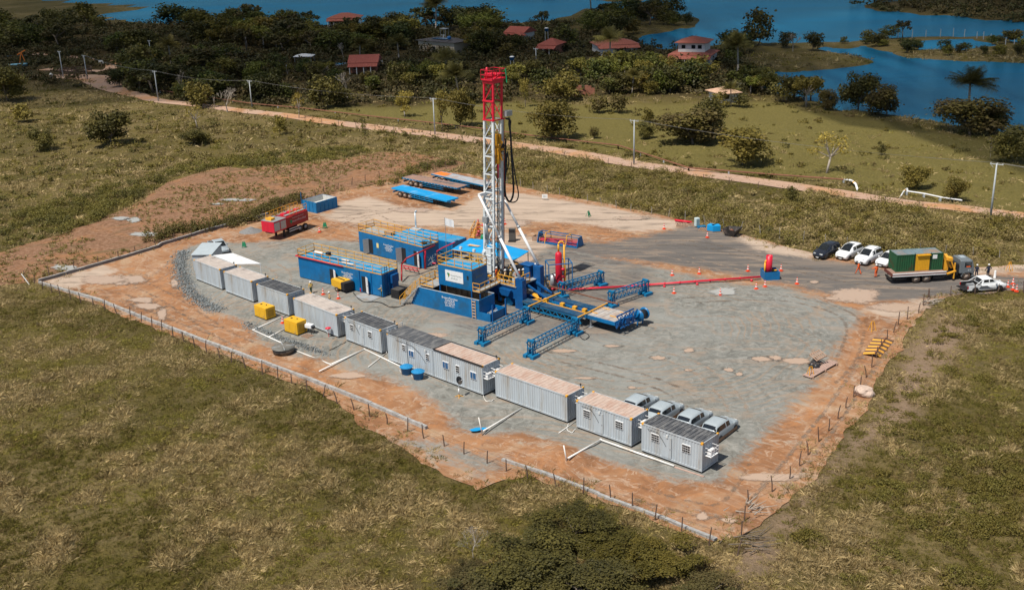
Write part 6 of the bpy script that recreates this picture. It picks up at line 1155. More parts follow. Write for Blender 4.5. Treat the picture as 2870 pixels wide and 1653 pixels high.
# cargo straps
m = MB(); [m.box(x,x+.05,-.07,-.052,.0,2.3) for x in (2.2,4.2)]; m.build('strap', BLK, cc)

# flatbed trailers
def flatbed(rn, fn, W, label, deckm, sidem, z=1.32, dots=False):
    p = U('T',*rn,z); q = U('T',*fn,z); th = math.atan2(q[1]-p[1], q[0]-p[0]); L = float(np.hypot(*(q-p)[:2])); t = empty('flatbed_trailer', (p[0],p[1],0), th, label, 'trailer', 'blue flatbed trailers behind the mast')
    m = MB(); m.box(0,L,0,W,z-.05,z); m.build('deck', deckm, t); m = MB(); m.box(0,L,-.04,-.002,z-.2,z+.01); m.box(0,L,W+.002,W+.04,z-.2,z+.01); m.box(-.04,-.002,-.04,W+.04,z-.2,z+.01); m.box(L+.002,L+.04,-.04,W+.04,z-.2,z+.01); m.box(0,L,.7,.85,.85,z-.051); m.box(0,L,W-.85,W-.7,.85,z-.051); m.box(0,.08,.2,W-.2,.5,.75); m.build('side_beam', sidem, t)
    m = MB(); [m.bar((x,.05,z-.15),(x,.05,.55),.06) for x in np.arange(L*.33,L*.75,1.2)]; m.bar((L*.33,.05,.85),(L*.75,.05,.85),.06); m.bar((L*.33,.05,.55),(L*.75,.05,.55),.06); m.build('side_guard', sidem, t)
    for i in range(3):
        for y in (.16, W-.16): wheel(t, 1.9+i*1.22, y, .5, .3)
    m = MB(); [m.bar((L*.78,y,z-.1),(L*.78,y,.08),.12) for y in (.5,W-.5)]; m.box(L*.77,L*.79,.4,W-.4,.3,.4); m.build('landing_leg', BLK, t)
    return t, L
flatbed((150,560), (1450,868), 2.45, 'nearest flatbed trailer, with a plain bright blue deck', BBLUE, BBLUE)
t, L = flatbed((400,315), (1695,565), 2.45, 'middle flatbed trailer with a brown wooden deck and studded blue edge', TWOOD, TBLUE); MB().box(L*.45,L*.83,1.3,1.8,1.325,1.34).build('rubber_mat', DARKR, t); m = MB(); [m.box(x,x+.12,-.055,-.042,1.2,1.27) for x in np.arange(.3,L,.75)]; m.build('marker_stud', WHT, t)
t, L = flatbed((1085,232), (2300,500), 2.4, 'farthest flatbed trailer with a pale grey deck and orange sheet', mat('pale_grey_deck',(.36,.40,.45),.7,var=.15,dirt=(.36,.28,.24),damt=.35), TBLUE); MB().box(.2,3.0,.3,2.1,1.325,1.36).build('orange_sheet', TAPE, t)
# red tank trailer
p = U('A',935,360,1.25); q = U('A',1250,240,1.25); th = math.atan2(q[1]-p[1], q[0]-p[0]); L = 7.4; W = 2.4; t = empty('tank_trailer', (p[0],p[1],0), th, 'red tank trailer with grey shutters standing by the dark wall', 'trailer')
m = MB(); m.box(0,L*.36,0,W,1.25,2.85); m.build('cabinet_body', RED, t, bevel=.03); m = MB(); m.prism([(0.0,1.3),(W,1.3),(W,2.6),(W*.85,3.0),(W*.15,3.0),(0,2.75)], L*.362, L, 'x'); m.build('tank_body', DRED, t); MB().box(-.02,L*.36+.02,-.02,W+.02,2.853,2.9).build('cabinet_roof', STEEL, t)
for x0, x1 in ((.08,L*.165),(L*.19,L*.34)): MB().box(x0,x1,-.03,-.003,1.45,2.65).build('shutter', STEEL, t)
m = MB(); m.box(L*.4,L*.98,.3,.75,3.003,3.06); m.box(L*.4,L*.98,1.6,2.0,3.003,3.06); m.build('roof_walkway', DECKG, t); m = MB(); [m.box(x,x+.7,.8,1.5,3.0,3.2) for x in (L*.42,L*.6,L*.8)]; m.build('hatch', RED, t); m = MB(); rail(m, [(.6,1.9,3.0),(L,1.9,3.0)], .95, .05, 2, .9, False); rail(m, [(L*.5,.15,3.0),(L,.15,3.0)], .9, .05, 2, .7, False); m.box(.4,1.2,.8,1.9,2.91,3.2); m.build('railing', YEL, t)
for x in (L-1.9, L-.7):
    for y in (.14, W-.14): wheel(t, x, y, .5, .3, RIMS)
MB().box(L*.3,L*.34,.3,.5,.0,1.25).box(L*.3,L*.34,W-.5,W-.3,0,1.25).box(L*.28,L,.6,.8,1.0,1.25).box(L*.28,L,1.6,1.8,1.0,1.25).box(-.3+.35,.5,.6,1.8,1.1,1.249).box(L*.45,L*.7,.3,2,.7,1.1).build('underframe', BLK, t); MB().box(L*.42,L*.72,-.02,.03,.95,1.05).box(L*.42,L*.72,-.02,.03,.62,.72).build('side_guard', WHT, t); text('lettering', 'BraservPetróleo', .50, mat('pale_lettering',(.62,.45,.45),.6), t, (L*.71,-.012,1.85), (R(90),0,0), .004); MB().prism([(L*.455,2.0),(L*.465,2.25),(L*.5,2.3),(L*.53,2.15),(L*.52,1.9),(L*.50,1.7)], -.02, -.004, 'y').build('logo', GREEN, t); text('lettering', 'SERVIÇOS DE PERFURAÇÃO', .2, mat('pale_lettering',(.62,.45,.45),.6), t, (L*.7,-.012,2.4), (R(90),0,0), .004)

# ================================================================== PEOPLE
def person(p, face, label, top, bottom, pose='stand', h=1.62, helmet=WHT, z=None):
    """one skinned body with helmet; face = heading in radians"""
    s = h/1.75; zz = p[2] if z is None else z; t = empty('person', (p[0],p[1],zz), face-math.pi/2, label, 'person')
    J = {'pelvis':(0,0,.95),'waist':(0,0,1.08),'chest':(0,0,1.32),'neck':(0,0,1.48),'jaw':(0,.02,1.56),'head':(0,.0,1.66),'crown':(0,0,1.74),'nose':(0,.11,1.61)}
    lk = {'stand':(0,0),'walk':(.28,-.30),'stride':(.34,-.36)}.get(pose, (0,0))
    for sd, n, f in ((-1,'L',lk[0]),(1,'R',lk[1])):
        J['hip'+n] = (.10*sd,0,.90); J['knee'+n] = (.115*sd,f*.5+.03,.50); J['ankle'+n] = (.125*sd,f-.02,.09); J['toe'+n] = (.135*sd,f+.16,.04); J['sh'+n] = (.19*sd,0,1.42)
        el, wr = {'stand':((.25*sd,-.02,1.14),(.27*sd,.08,.90)),'walk':((.26*sd,-f*.35,1.15),(.27*sd,-f*.6+.1,.93)),'stride':((.27*sd,-f*.35,1.15),(.28*sd,-f*.6+.12,.95)),'akimbo':((.40*sd,-.05,1.18),(.36*sd,.16,1.02)),'reach':((.32*sd,.2,1.24),(.24*sd,.45,1.2)),'point':((.42*sd,.05,1.3),(.66*sd,.1,1.28)) if sd < 0 else ((.25,0,1.14),(.27,.1,.92))}.get(pose, ((.25*sd,-.02,1.14),(.27*sd,.08,.90)))
        J['el'+n] = el; J['wr'+n] = wr; e, w_ = Vector(el), Vector(wr); d = (w_-e).normalized(); pm = w_+d*.08; J['palm'+n] = tuple(pm)
        side = d.cross(Vector((0,1,0) if abs(d.y) < .9 else (1,0,0))).normalized()
        for k in range(4): a_ = pm+side*(.03-.02*k); b_ = a_+d*(.05+.012*(1 if k in (1,2) else 0)); c_ = b_+d*.03+Vector((0,.015,-.005)); J[f'f{k}a{n}'] = tuple(b_); J[f'f{k}b{n}'] = tuple(c_)
        J['tha'+n] = tuple(w_+d*.04+side*.05); J['thb'+n] = tuple(w_+d*.08+side*.065)
    E = [('pelvis','waist'),('waist','chest'),('chest','neck'),('neck','jaw'),('jaw','head'),('head','crown'),('jaw','nose')]
    for n in 'LR':
        E += [('pelvis','hip'+n),('hip'+n,'knee'+n),('knee'+n,'ankle'+n),('ankle'+n,'toe'+n),('chest','sh'+n),('sh'+n,'el'+n),('el'+n,'wr'+n),('wr'+n,'palm'+n),('wr'+n,'tha'+n),('tha'+n,'thb'+n)]
        for k in range(4): E += [('palm'+n,f'f{k}a{n}'),(f'f{k}a{n}',f'f{k}b{n}')]
    RD = {'pelvis':.155,'waist':.15,'chest':.17,'neck':.06,'jaw':.075,'head':.10,'crown':.07,'nose':.02}
    names = list(J); idx = {n: i for i, n in enumerate(names)}; me = bpy.data.meshes.new('body'); me.from_pydata([Vector(J[n])*s for n in names], [(idx[a], idx[b_]) for a, b_ in E], []); me.update()
    o = bpy.data.objects.new('body', me); COL.objects.link(o); md = o.modifiers.new('s', 'SKIN'); md.use_smooth_shade = True; sv = me.skin_vertices[0].data
    for i, n in enumerate(names):
        r = RD.get(n) or (.115 if n[:3] == 'hip' else .075 if n[:4] == 'knee' else .055 if n[:5] == 'ankle' else .05 if n[:3] == 'toe' else .085 if n[:2] == 'sh' else .058 if n[:2] == 'el' else .035 if n[:2] == 'wr' else .04 if n[:4] == 'palm' else .010)
        sv[i].radius = (r*s, r*s*(.78 if n in ('chest','waist','pelvis') else 1)); sv[i].use_root = (n == 'pelvis')
    sb = o.modifiers.new('b', 'SUBSURF'); sb.levels = 1; sb.render_levels = 1; bpy.context.view_layer.update()
    m2 = bpy.data.meshes.new_from_object(o.evaluated_get(bpy.context.evaluated_depsgraph_get())); bpy.data.objects.remove(o); m2.materials.clear()
    for m_ in (SKIN, top, bottom, BLK): m2.materials.append(m_)
    hands = [Vector(J['palm'+n])*s for n in 'LR']; wrs = [Vector(J['wr'+n])*s for n in 'LR']; els = [Vector(J['el'+n])*s for n in 'LR']
    for pl in m2.polygons:
        c = pl.center; k = 1
        if c.z > 1.49*s: k = 0
        elif c.z < .11*s: k = 3
        for hd, wr_, e_ in zip(hands, wrs, els):
            if (c-hd).length < .15*s and (c-wr_).dot(wr_-e_) > 0: k = 0; break
        else:
            if k == 1 and c.z < .98*s and abs(c.x) < .21*s: k = 2
        pl.material_index = k; pl.use_smooth = True
    b = bpy.data.objects.new('body', m2); link(b, t)
    if helmet:
        m = MB(); m.lathe([(.128*s,1.66*s),(.13*s,1.72*s),(.11*s,1.79*s),(.05*s,1.83*s),(0,1.835*s)], n=14); m.box(-.09*s,.09*s,.10*s,.19*s,1.655*s,1.675*s); m.build('helmet', helmet, t)
    m = MB(); [m.box(sx*.035*s-.012*s, sx*.035*s+.012*s, .088*s, .104*s, 1.635*s, 1.65*s) for sx in (-1,1)]; m.build('eyes', BLK, t)
    return t
person(U('E',885,410), R(130), 'person in orange coveralls and white helmet striding past the parked white car', ORNG, ORNG, 'stride', 1.6)
person(U('E',1055,440), R(110), 'person in orange coveralls pointing with one arm, nearest the flatbed truck', ORNG, ORNG, 'point', 1.62)
person(U('A',1293,948), R(-100), 'person in khaki jacket and white helmet walking by the traffic cones', KHAK, GREENW, 'walk', 1.62)
person(U('A',1985,985), R(140), 'person in yellow jacket and white helmet at the ladder of the long blue cabin', KHAK, GREENW, 'reach', 1.62)
person(U('E',2143,440), R(100), 'person in navy uniform and white helmet behind the white pickup', NAVY, NAVY, 'akimbo', 1.65)
person(U('E',2030,440), R(60), 'person in dark clothes half hidden behind the white pickup cab', NAVY, NAVY, 'stand', 1.6)
person(U('A',1475,1050), R(200), 'person in white helmet seen over the roof of the long container', TANW, GREENW, 'stand', 1.6)
for x, y, cl, lab, ps, f in ((1032,802,ORNG,'person in orange coveralls at the left end of the rig platform','stand',150),(1150,838,TANW,'person in tan shirt at the middle of the rig platform railing','akimbo',160),(1227,838,KHAK,'person in khaki shirt beside the white strut on the rig platform','stand',140),(1340,838,ORNG,'person in orange coveralls just right of the white strut foot','reach',170),(1395,828,KHAK,'person in khaki at the right end of the rig platform','stand',180)):
    q = U('R1', x, y, 2.79); d = WL(q); v_ = max(d[1], -1.95); q2 = LW(np.clip(d[0],1.6,5.0), v_, 2.79) if x < 1300 else LW(min(d[0],5.2), v_, 2.79); person(q2, R(f), lab, cl, cl if cl is ORNG else GREENW, ps, 1.62)
q = U('R2',625,760,2.9); person((q[0]-.3,q[1]+.6,2.79), R(-40), 'person in white helmet beside the blue cabinet on the rig', TANW, GREENW, 'reach', 1.6)
q = U('R1',885,640,2.85); person((q[0],q[1],2.79), R(-20), 'person in white helmet bending among the machinery left of the mast', NAVY, NAVY, 'reach', 1.6)

# ================================================================== SMALL THINGS
CN = [('F',540,452,'traffic cone at the edge of the pale sand'),('F',1128,568,'traffic cone before the two blue boxes'),('F',650,1085,'traffic cone left of the cone pair beyond the red pipe'),('F',1018,1063,'traffic cone beyond the middle of the long red pipe'),('F',1680,1025,'traffic cone just left of the red stack box'),('F',2130,1020,'traffic cone just right of the red stack box'),('F',1912,1238,'traffic cone close before the red stack box'),('F',1792,1268,'pale washed-out traffic cone before the red stack box'),('F',2347,1200,'traffic cone alone on dark gravel right of the stack'),('F',675,1328,'traffic cone near the tip of the far lattice rack'),('F',1303,1355,'traffic cone standing in the grey puddle'),
      ('E',2337,540,'traffic cone just ahead of the white pickup'),('E',2387,512,'topmost traffic cone of the cluster at the right edge'),('E',2387,568,'traffic cone in the middle of the cluster at the right edge'),('E',2422,583,'lowest traffic cone of the cluster at the right edge'),('A',1372,352,'traffic cone beyond the red tank trailer'),('A',1408,960,'traffic cone beside the walking person in khaki'),('A',1556,1000,'traffic cone below the yellow air compressor'),('A',1015,1238,'traffic cone between the two yellow generators'),('M2',985,800,'traffic cone seen behind the mast')]
cone0 = None
for c, x, y, lab in CN:
    if cone0 is None:
        t = empty('traffic_cone', (0,0,0)); m = MB(); m.box(-.2,.2,-.2,.2,0,.05); m.lathe([(.15,.05),(.125,.22)], n=12); m.lathe([(.10,.36),(.08,.5)], n=12); m.lathe([(.055,.62),(.035,.74),(.0,.75)], n=12); m.build('body', CONEO, t)
        m = MB(); m.lathe([(.125,.22),(.10,.36)], n=12); m.build('white_band', CONEW, t); m = MB(); m.lathe([(.08,.5),(.055,.62)], n=12); m.build('white_band', CONEW, t); cone0 = t
    else: t = copy_tree(cone0)
    t.location = tuple(U(c, x, y))[:2]+(.06,); t.rotation_euler = (0,0,random.random()*3); t.scale = (1.15,)*3; tag(t, lab, 'traffic cone', 'orange and white traffic cones')
# tall white post
o = MB().lathe([(.22,0),(.16,.1),(.12,.9),(.1,1.0),(0,1.02)], n=12).build('bollard', CONEW, loc=U('E',2210,450)); tag(o, 'white tapered bollard behind the pickup hood', 'bollard')
def aframe(p, m_, lab, g=None, h=.9, board=True):
    t = empty('a_frame_sign', p, R(random.uniform(0,60)), lab, 'sign', g); m = MB(); [m.bar((x,-.3*s,0),(x*.5,0,h),.05) for x in (-.3,.3) for s in (-1,1)]; m.bar((-.15,0,h),(.15,0,h),.05); m.bar((-.28,-.27,.12),(.28,-.27,.12),.04); m.build('frame', m_, t)
    if board: MB().add([(-.24,-.22,.25),(.24,-.22,.25),(.17,-.05,h*.92),(-.17,-.05,h*.92)], [(0,1,2,3)]).build('board', GREEN if m_ is GREEN else BLK, t)
aframe(U('A',1425,310), GREEN, 'green folding sign beyond the red tank trailer'); aframe(U('A',640,500), GREEN, 'green folding sign right of the silver pickup'); aframe(U('B',1580,150), GREEN, 'small green folding sign alone on the pale sand')
aframe(U('E',1020,960), YEL, 'yellow A-frame on the dirt above the striped ramps', board=False, h=1.1); aframe(U('E',418,1408), YEL, 'yellow A-frame at the end of the planks', board=False, h=1.1); aframe(U('E',2352,380), YEL, 'yellow frame on the sandy verge of the entrance road', board=False, h=1.2)
# striped ramps
q = [U('E',930,1180),U('E',1040,1022),U('E',1150,1040),U('E',1060,1195,0.0)]; o0 = q[0]; rA, rB, rC = U('E',1050,1180,.55), U('E',1155,1030,.55), None; t = empty('striped_ramp', (*o0[:2],0), 0, 'folded metal ramps with orange and dark diagonal stripes', 'ramp'); o0v = np.array([o0[0],o0[1],0])
def stripes(a, b_, c, d, nm):
    a, b_, c, d = [Vector(v-o0v) for v in (a,b_,c,d)]; m = MB(); n = 10     # a->b along length, d->c other edge
    for i in range(n):
        m.mi = i % 2; f = lambda s, t_: (a.lerp(b_, s)).lerp(d.lerp(c, s), t_); s0, s1 = i/n, (i+1)/n; sh_ = .0
        P_ = [f(s0,0),f(s1,0),f(s1,1),f(s0,1)]; m.add([tuple(v) for v in P_]+[(v.x,v.y,v.z-.05) for v in P_], [(0,1,2,3),(7,6,5,4),(0,4,5,1),(1,5,6,2),(2,6,7,3),(3,7,4,0)])
    m.build(nm, [HAZY, HAZB], t)
stripes(U('E',930,1182,.12),U('E',1040,1022,.12),rB,rA,'ramp_plate'); stripes(rA+np.array([.03,0,0]),rB+np.array([.03,0,0]),U('E',1232,1055,.1),U('E',1100,1212,.1),'ramp_plate'); MB().bar(Vector(rA-o0v)+Vector((0,0,.05)),Vector(rB-o0v)+Vector((0,0,.05)),.1).build('ridge_beam', RUSTP, t); MB().bar(Vector(rA-o0v)-Vector((0,0,.1)),Vector(U('E',1060,1215,0)-o0v),.08).build('prop', BLK, t)
# planks and pallets with bags
p, q = U('E',430,1440), U('E',690,1290); th = math.atan2(q[1]-p[1], q[0]-p[0]); L = float(np.hypot(*(q-p)[:2])); t = empty('plank_platform', (*p[:2],0.08), th, 'long pinkish plank platform lying at the edge of the gravel', 'planks'); m = MB(); [m.box(0,L,.02+i*.2,.2+i*.2,.16,.2) for i in range(5)]; m.build('board', PLANK, t); m = MB(); [m.box(x,x+.15,-.1,1.1,.0,.158) for x in (.2,L/2,L-.4)]; m.build('bearer', WOOD, t)
p = U('E',505,1325); t = empty('pallet_stack', p, R(25), 'leaning pallets on a heap of black bags beside the planks', 'pallets'); m = MB(); pallet_mb(1.3,1.1).build('pallet', WOOD, t, loc=(-.3,.1,.75)).rotation_euler = (R(18),R(-14),0); pallet_mb(1.3,1.1).build('pallet', WOOD, t, loc=(-.5,-.2,.55)).rotation_euler = (R(-10),R(12),R(20))
m = MB()
for _ in range(9): x, y = random.uniform(-.5,.9), random.uniform(-.3,1.0); m.loft([[(x+rr_*math.cos(a)*random.uniform(.8,1.1), y+rr_*math.sin(a)*random.uniform(.8,1.1), zz) for a in np.arange(0,6.28,.8)] for rr_, zz in ((.3,.05),(.42,.25),(.36,.5),(.12,.66))], True)
m.build('black_bag', PLAST, t)
# boulder
rg = np.random.default_rng(5); p = U('G',2135,975); bm = bmesh.new(); bmesh.ops.create_icosphere(bm, subdivisions=3, radius=1)
for v in bm.verts: n_ = noise.noise(v.co*1.3)*.35+noise.noise(v.co*4)*.12; v.co = Vector((v.co.x*.95*(1+n_), v.co.y*.8*(1+n_), min(.55, v.co.z*.6*(1+n_))))
me = bpy.data.meshes.new('boulder'); bm.to_mesh(me); bm.free(); me.materials.append(BOULD); o = mobj('boulder', me); o.location = (p[0],p[1],.35); tag(o, 'pale flat-topped boulder at the right fence', 'boulder')
# gravel heap
p = U('A',700,345); n_ = 1; V = []; F = []; g = 26
for i in range(g):
    for j in range(g):
        x, y = (i/(g-1)-.5)*3.6, (j/(g-1)-.5)*3.6; r_ = math.hypot(x/1.7, y/1.6); V.append((x, y, max(-.05, .75*(1-r_)*(1+.15*noise.noise(Vector((x*2,y*2,0)))) + .05*noise.noise(Vector((x*5,y*5,3))) if r_ < 1.1 else -.05)))
F = [(i*g+j, i*g+j+1, (i+1)*g+j+1, (i+1)*g+j) for i in range(g-1) for j in range(g-1)]
o = mobj('gravel_heap', npmesh('gravel_heap', V, F, mat('grey_gravel',(.20,.20,.20),.9,var=.3,scale=8,bump=.5,bscale=20))); o.location = (p[0],p[1],.03); tag(o, 'small heap of grey gravel left of the red tank trailer', 'gravel heap')
# far edge items
p = U('F',1120,480); t = empty('blue_box', p, R(-38), 'left of the two bright blue covered boxes by the far fence', 'box', 'blue covered boxes by the fence'); MB().box(0,1.0,0,1.0,.14,1.0).build('cover', BBLUE, t, bevel=.05); pallet_mb(1.1,1.1).build('pallet', WOOD, t)
p = U('F',1200,498); t = copy_tree(t); t.location = tuple(p); t.rotation_euler = (0,0,R(5)); tag(t, 'right of the two bright blue covered boxes, next to the black skip'); t.scale = (1.15,1,1)
p = U('F',1480,558); t = empty('skip_bucket', p, R(52), 'black scoop-shaped skip with peaked ends by the far fence', 'skip'); m = MB(); 
A_ = [(0,0,.03),(1.3,0,.03),(1.3,1.2,.03),(0,1.2,.03)]; B_ = [(-.35,-.55,1.0),(1.75,-.55,1.15),(1.75,1.6,1.0),(-.35,1.6,1.1)]
m.add(A_+B_, [(3,2,1,0),(0,1,5,4),(1,2,6,5),(2,3,7,6),(3,0,4,7)]); m.add([(x*.93+.04,y*.93+.03,z+.03) for x,y,z in A_]+[(x*.93+.04,y*.93+.03,z) for x,y,z in B_], [(0,1,2,3),(4,5,1,0),(5,6,2,1),(6,7,3,2),(7,4,0,3)]); m.build('shell', mat('scratched_black_skip',(.045,.04,.038),.5,var=.3,dirt=(.22,.17,.15),damt=.2), t); MB().lathe([(.3,.4),(.4,.6),(.2,.95),(0,1.05)], c=(.5,.5), n=9).build('scrap_load', RUSTP, t)
p = U('F',1000,425); t = empty('display_cooler', p, R(20), 'upright pale glass-fronted cabinet behind the pallet by the far fence', 'cabinet'); MB().box(-.3,.3,0,.6,.15,1.35).build('body', mat('pale_teal_white',(.55,.66,.66),.5), t, bevel=.02); MB().box(-.22,.22,-.02,-.002,.3,1.2).build('glass_front', mat('pale_glass',(.25,.36,.38),.2), t)
def pl(c, x, y, lab, sc=1): t = empty('pallet', U(c,x,y), R(random.uniform(-50,20)), lab, 'pallet'); q = pallet_mb(1.3*sc,1.1*sc,5); q.build('boards', WOOD, t); o = pallet_mb(1.2*sc,1.0*sc,5).build('boards', WOOD, t); o.location = (.1,.05,.14); o.rotation_euler = (0,0,.15)
pl('F',1000,470,'pair of pallets below the pale upright cabinet'); pl('F',700,420,'weathered pallets flat on the sand left of the red pipes',1.3); pl('F',860,400,'brown pallet under the end of the red pipes')
p, q = U('F',690,352), U('F',920,380); m = MB(); [m.tube((0,.2*i,.25),(q[0]-p[0],q[1]-p[1]+.2*i,.25),.1,8) for i in range(3)]; tag(m.build('red_pipe', RED, loc=p), 'short red pipes lying by the far fence', 'pipe')
p = U('F',1050,430); tag(MB().box(-.6,.6,-.3,.3,.05,.3).build('blue_case', TBLUE, loc=p, rz=R(20), bevel=.03), 'low blue case beside the pale upright cabinet', 'case')
p = unp(1527,562); t = empty('notice_board', p, R(-10), 'small white notice board on posts at the far corner of the yard', 'sign'); MB().box(-.45,.45,-.03,.03,.35,1.0).build('board', WHT, t); m = MB(); [m.bar((x,0.05,0),(x,.05,1.0),.05) for x in (-.35,.35)]; m.build('post', STEEL, t); text('lettering', 'SM', .45, TXG, t, (0,-.035,.5), (R(90),0,0), .003)
# brush piles
def brush(c, x, y, lab, n, r, L, m_=PBARK):
    p = U(c,x,y); mb = MB()
    for _ in range(n):
        a = Vector((random.gauss(0,r), random.gauss(0,r*.6), random.uniform(.05,.5))); d = random.uniform(-.6,.9); mb.tube(a, a+Vector((L*math.cos(d)*random.uniform(.5,1), L*math.sin(d)*random.uniform(.5,1), random.uniform(-.1,.5))), .05, 5, .015)
    tag(mb.build('brush_pile', m_, loc=p), lab, 'brush pile')
brush('E',1580,705,'pale cut branches heaped at the right fence corner',18,.5,1.6); brush('Q',2300,500,'fallen dark branches at the near right fence corner',16,1.0,2.4,BARK); brush('D',2510,1440,'dry sticks in the grass right of the near fence corner',14,.8,1.6,PBARK)

# hoses and cables lying on the ground
def ground_line(lab, pts, r, m_, name='ground_hose', grp='hoses and cables on the ground'):
    P_ = [U(*q[:3])[:2] for q in pts]; Q = [2*P_[0]-P_[1]]+P_+[2*P_[-1]-P_[-2]]; o0 = P_[0]; out = []
    for i in range(1, len(Q)-2):
        for k in range(6): t_ = k/6; v = .5*((2*Q[i])+(-Q[i-1]+Q[i+1])*t_+(2*Q[i-1]-5*Q[i]+4*Q[i+1]-Q[i+2])*t_*t_+(-Q[i-1]+3*Q[i]-3*Q[i+1]+Q[i+2])*t_**3); out.append((v[0]-o0[0], v[1]-o0[1], .10+r+.04*math.sin(i*2+k)))
    tag(MB().path(out, r, 6).build(name, m_, loc=(o0[0],o0[1],0)), lab, 'hose', grp)
ground_line('black hose snaking from the air compressor to the open tank', [('A',1700,950),('A',1790,1030),('A',1950,1040),('A',2080,1090),('A',2230,1060)], .05, BLK)
ground_line('dark hose curling by the end pad of the nearest lattice rack', [('B',1490,1180),('B',1560,1190),('B',1585,1225),('B',1540,1250),('B',1500,1215)], .04, BLK)
ground_line('black cable on the gravel behind the charcoal-roofed container', [('A',1120,1090),('A',1180,1060),('A',1260,1010),('A',1380,1040)], .035, BLK)
ground_line('pale cable looping between the long office and the windowless container', [('D',310,475),('D',330,520),('D',380,525),('D',410,500)], .03, PVC)
ground_line('pale cable looping before the second barred-window container', [('D',1020,715),('D',1010,760),('D',1050,790),('D',1085,745)], .03, PVC)
ground_line('dark cable crossing the gravel from the dark-roofed container to the mud', [('C',935,560),('C',870,590),('C',810,625),('C',760,645)], .035, BLK)
ground_line('brown hose from the separator along the trailer to its far end', [('R2',800,940),('R2',1000,1000),('B',1500,1010),('B',1650,1120),('B',1750,1160)], .05, BLK)

# ================================================================== FAR BUILDINGS
def hiproof(m, x0, x1, y0, y1, z0, h, ov=.5, gable=False):
    x0 -= ov; x1 += ov; y0 -= ov; y1 += ov; d = 0 if gable else min((y1-y0)/2, (x1-x0)/2*.9); ym = (y0+y1)/2
    V = [(x0,y0,z0),(x1,y0,z0),(x1,y1,z0),(x0,y1,z0),(x0+d,ym,z0+h),(x1-d,ym,z0+h)]; m.add(V+[(a,b_,c-.12) for a,b_,c in V[:4]], [(0,1,5,4),(1,2,5),(2,3,4,5),(3,0,4),(9,8,7,6),(0,6,7,1),(1,7,8,2),(2,8,9,3),(3,9,6,0)]); return m
def house(c, a, b_, zt, depth, label, roofm, wallm, storeys=1, porch=True, gable=False, wing=None, base=None, h=2.8, rh=1.7, name='house'):
    """a, b_ = ground pixels of the two front corners"""
    p, q = U(c,*a), U(c,*b_); th = math.atan2(q[1]-p[1], q[0]-p[0]); L = float(np.hypot(*(q-p)[:2])); t = empty(name, (p[0],p[1],-.05), th, label, 'house')
    MB().box(0,L,0,depth,-.3,h).build('wall', wallm, t); m = MB(); hiproof(m,0,L,0,depth,h,rh,.7,gable); ro = m.build('roof', roofm, t)
    if porch:
        m = MB(); m.add([(-.5,-2.6,h-.9),(L+.5,-2.6,h-.9),(L+.5,-.6,h-.15),(-.5,-.6,h-.15),(-.5,-2.6,h-1.0),(L+.5,-2.6,h-1.0),(L+.5,-.6,h-.25),(-.5,-.6,h-.25)], [(0,1,2,3),(7,6,5,4),(0,4,5,1),(1,5,6,2),(3,2,6,7),(0,3,7,4)]); m.build('porch_roof', roofm, t)
        [MB().box(x,x+.2,-2.5,-2.3,-.3,h-1.0).build('porch_post', WALLW, t) for x in np.arange(0,L,max(2,L/5))]
    for k in range(max(2,int(L/3.2))):
        x = .8+k*3.0
        if x+1.2 > L: break
        if k == 1: MB().box(x,x+.9,-.04,-.003,0,2.0).build('door', WOOD, t)
        else: f = MB().box(x-.06,x+1.16,-.03,-.003,.9,1.95).build('window', WALLW, t); MB().box(x,x+1.1,-.05,-.031,.96,1.9).build('pane', GLASS, f)
    if storeys == 2:
        ins = L*.16; MB().box(ins,L-ins,depth*.15,depth*.9,h+.1,h+3.2).build('upper_wall', wallm, t); m = MB(); hiproof(m,ins,L-ins,depth*.15,depth*.9,h+3.2,rh,.9); m.build('upper_roof', roofm, t)
        for x in (ins+1.0, L/2, L-ins-2): f = MB().box(x,x+1.1,depth*.15-.04,depth*.15-.003,h+1.5,h+2.5).build('window', GLASS, t)
    if wing: w0, w1, wd, wh = wing; MB().box(L*w0,L*w1,-wd,-.005,-.3,wh).build('wing_wall', wallm, t); m = MB(); hiproof(m,L*w0,L*w1,-wd,-.7,wh,1.2,.5); m.build('wing_roof', roofm, t)
    return t, L
house('G',(812,66),(885,64),0,9,'distant house with a wide hipped orange-red roof among lakeside trees', TILEO, WALLW, h=3.2, rh=1.7)
t, L = house('G',(1034,126),(1122,134),0,9,'flat-roofed cream house with solar panels in the woods', DSLAB, WALLC, porch=False, h=3.6, rh=.35)
m = MB(); [m.box(L*.25+i*1.6,L*.25+1.5+i*1.6,2,5,4.0,4.08) for i in range(4)]; m.build('solar_panel', SOLAR, t); MB().lathe([(.5,4.1),(.7,5.0),(.3,5.2)], c=(L*.75,2), n=12).build('water_tank', TANKB, t); m = MB(); [m.bar((L*.2+x,7+y,4),(L*.2+x,7+y,6.6),.1) for x in (0,2.4) for y in (0,1.5)]; m.box(L*.2-.1,L*.2+2.5,6.9,8.6,6.5,6.7); m.build('rooftop_frame', STEEL, t)
house('G',(1250,100),(1292,102),0,7,'small gabled red-roofed house right of the flat-roofed one', TILE, WALLW, gable=True, h=2.8, wing=(.7,1.15,3,2.2))
house('G',(1333,132),(1372,133),0,7,'little red-roofed house left of the palm by the inlet', TILE, WALLB, h=2.7)
house('G',(1478,136),(1572,131),0,9,'sprawling red-roofed house with white walls beside the inlet', TILEO, WALLW, h=2.9, wing=(.0,.35,4,2.4), rh=1.5)
house('G',(1655,158),(1752,160),0,10,'two-storey house with tiered red roofs near the shore', TILEO, WALLW, storeys=2, h=2.7, rh=1.4)
house('G',(866,180),(930,178),0,8,'red-roofed brick house with a pillared porch left of centre', TILE, WALLB, gable=True, h=2.9)
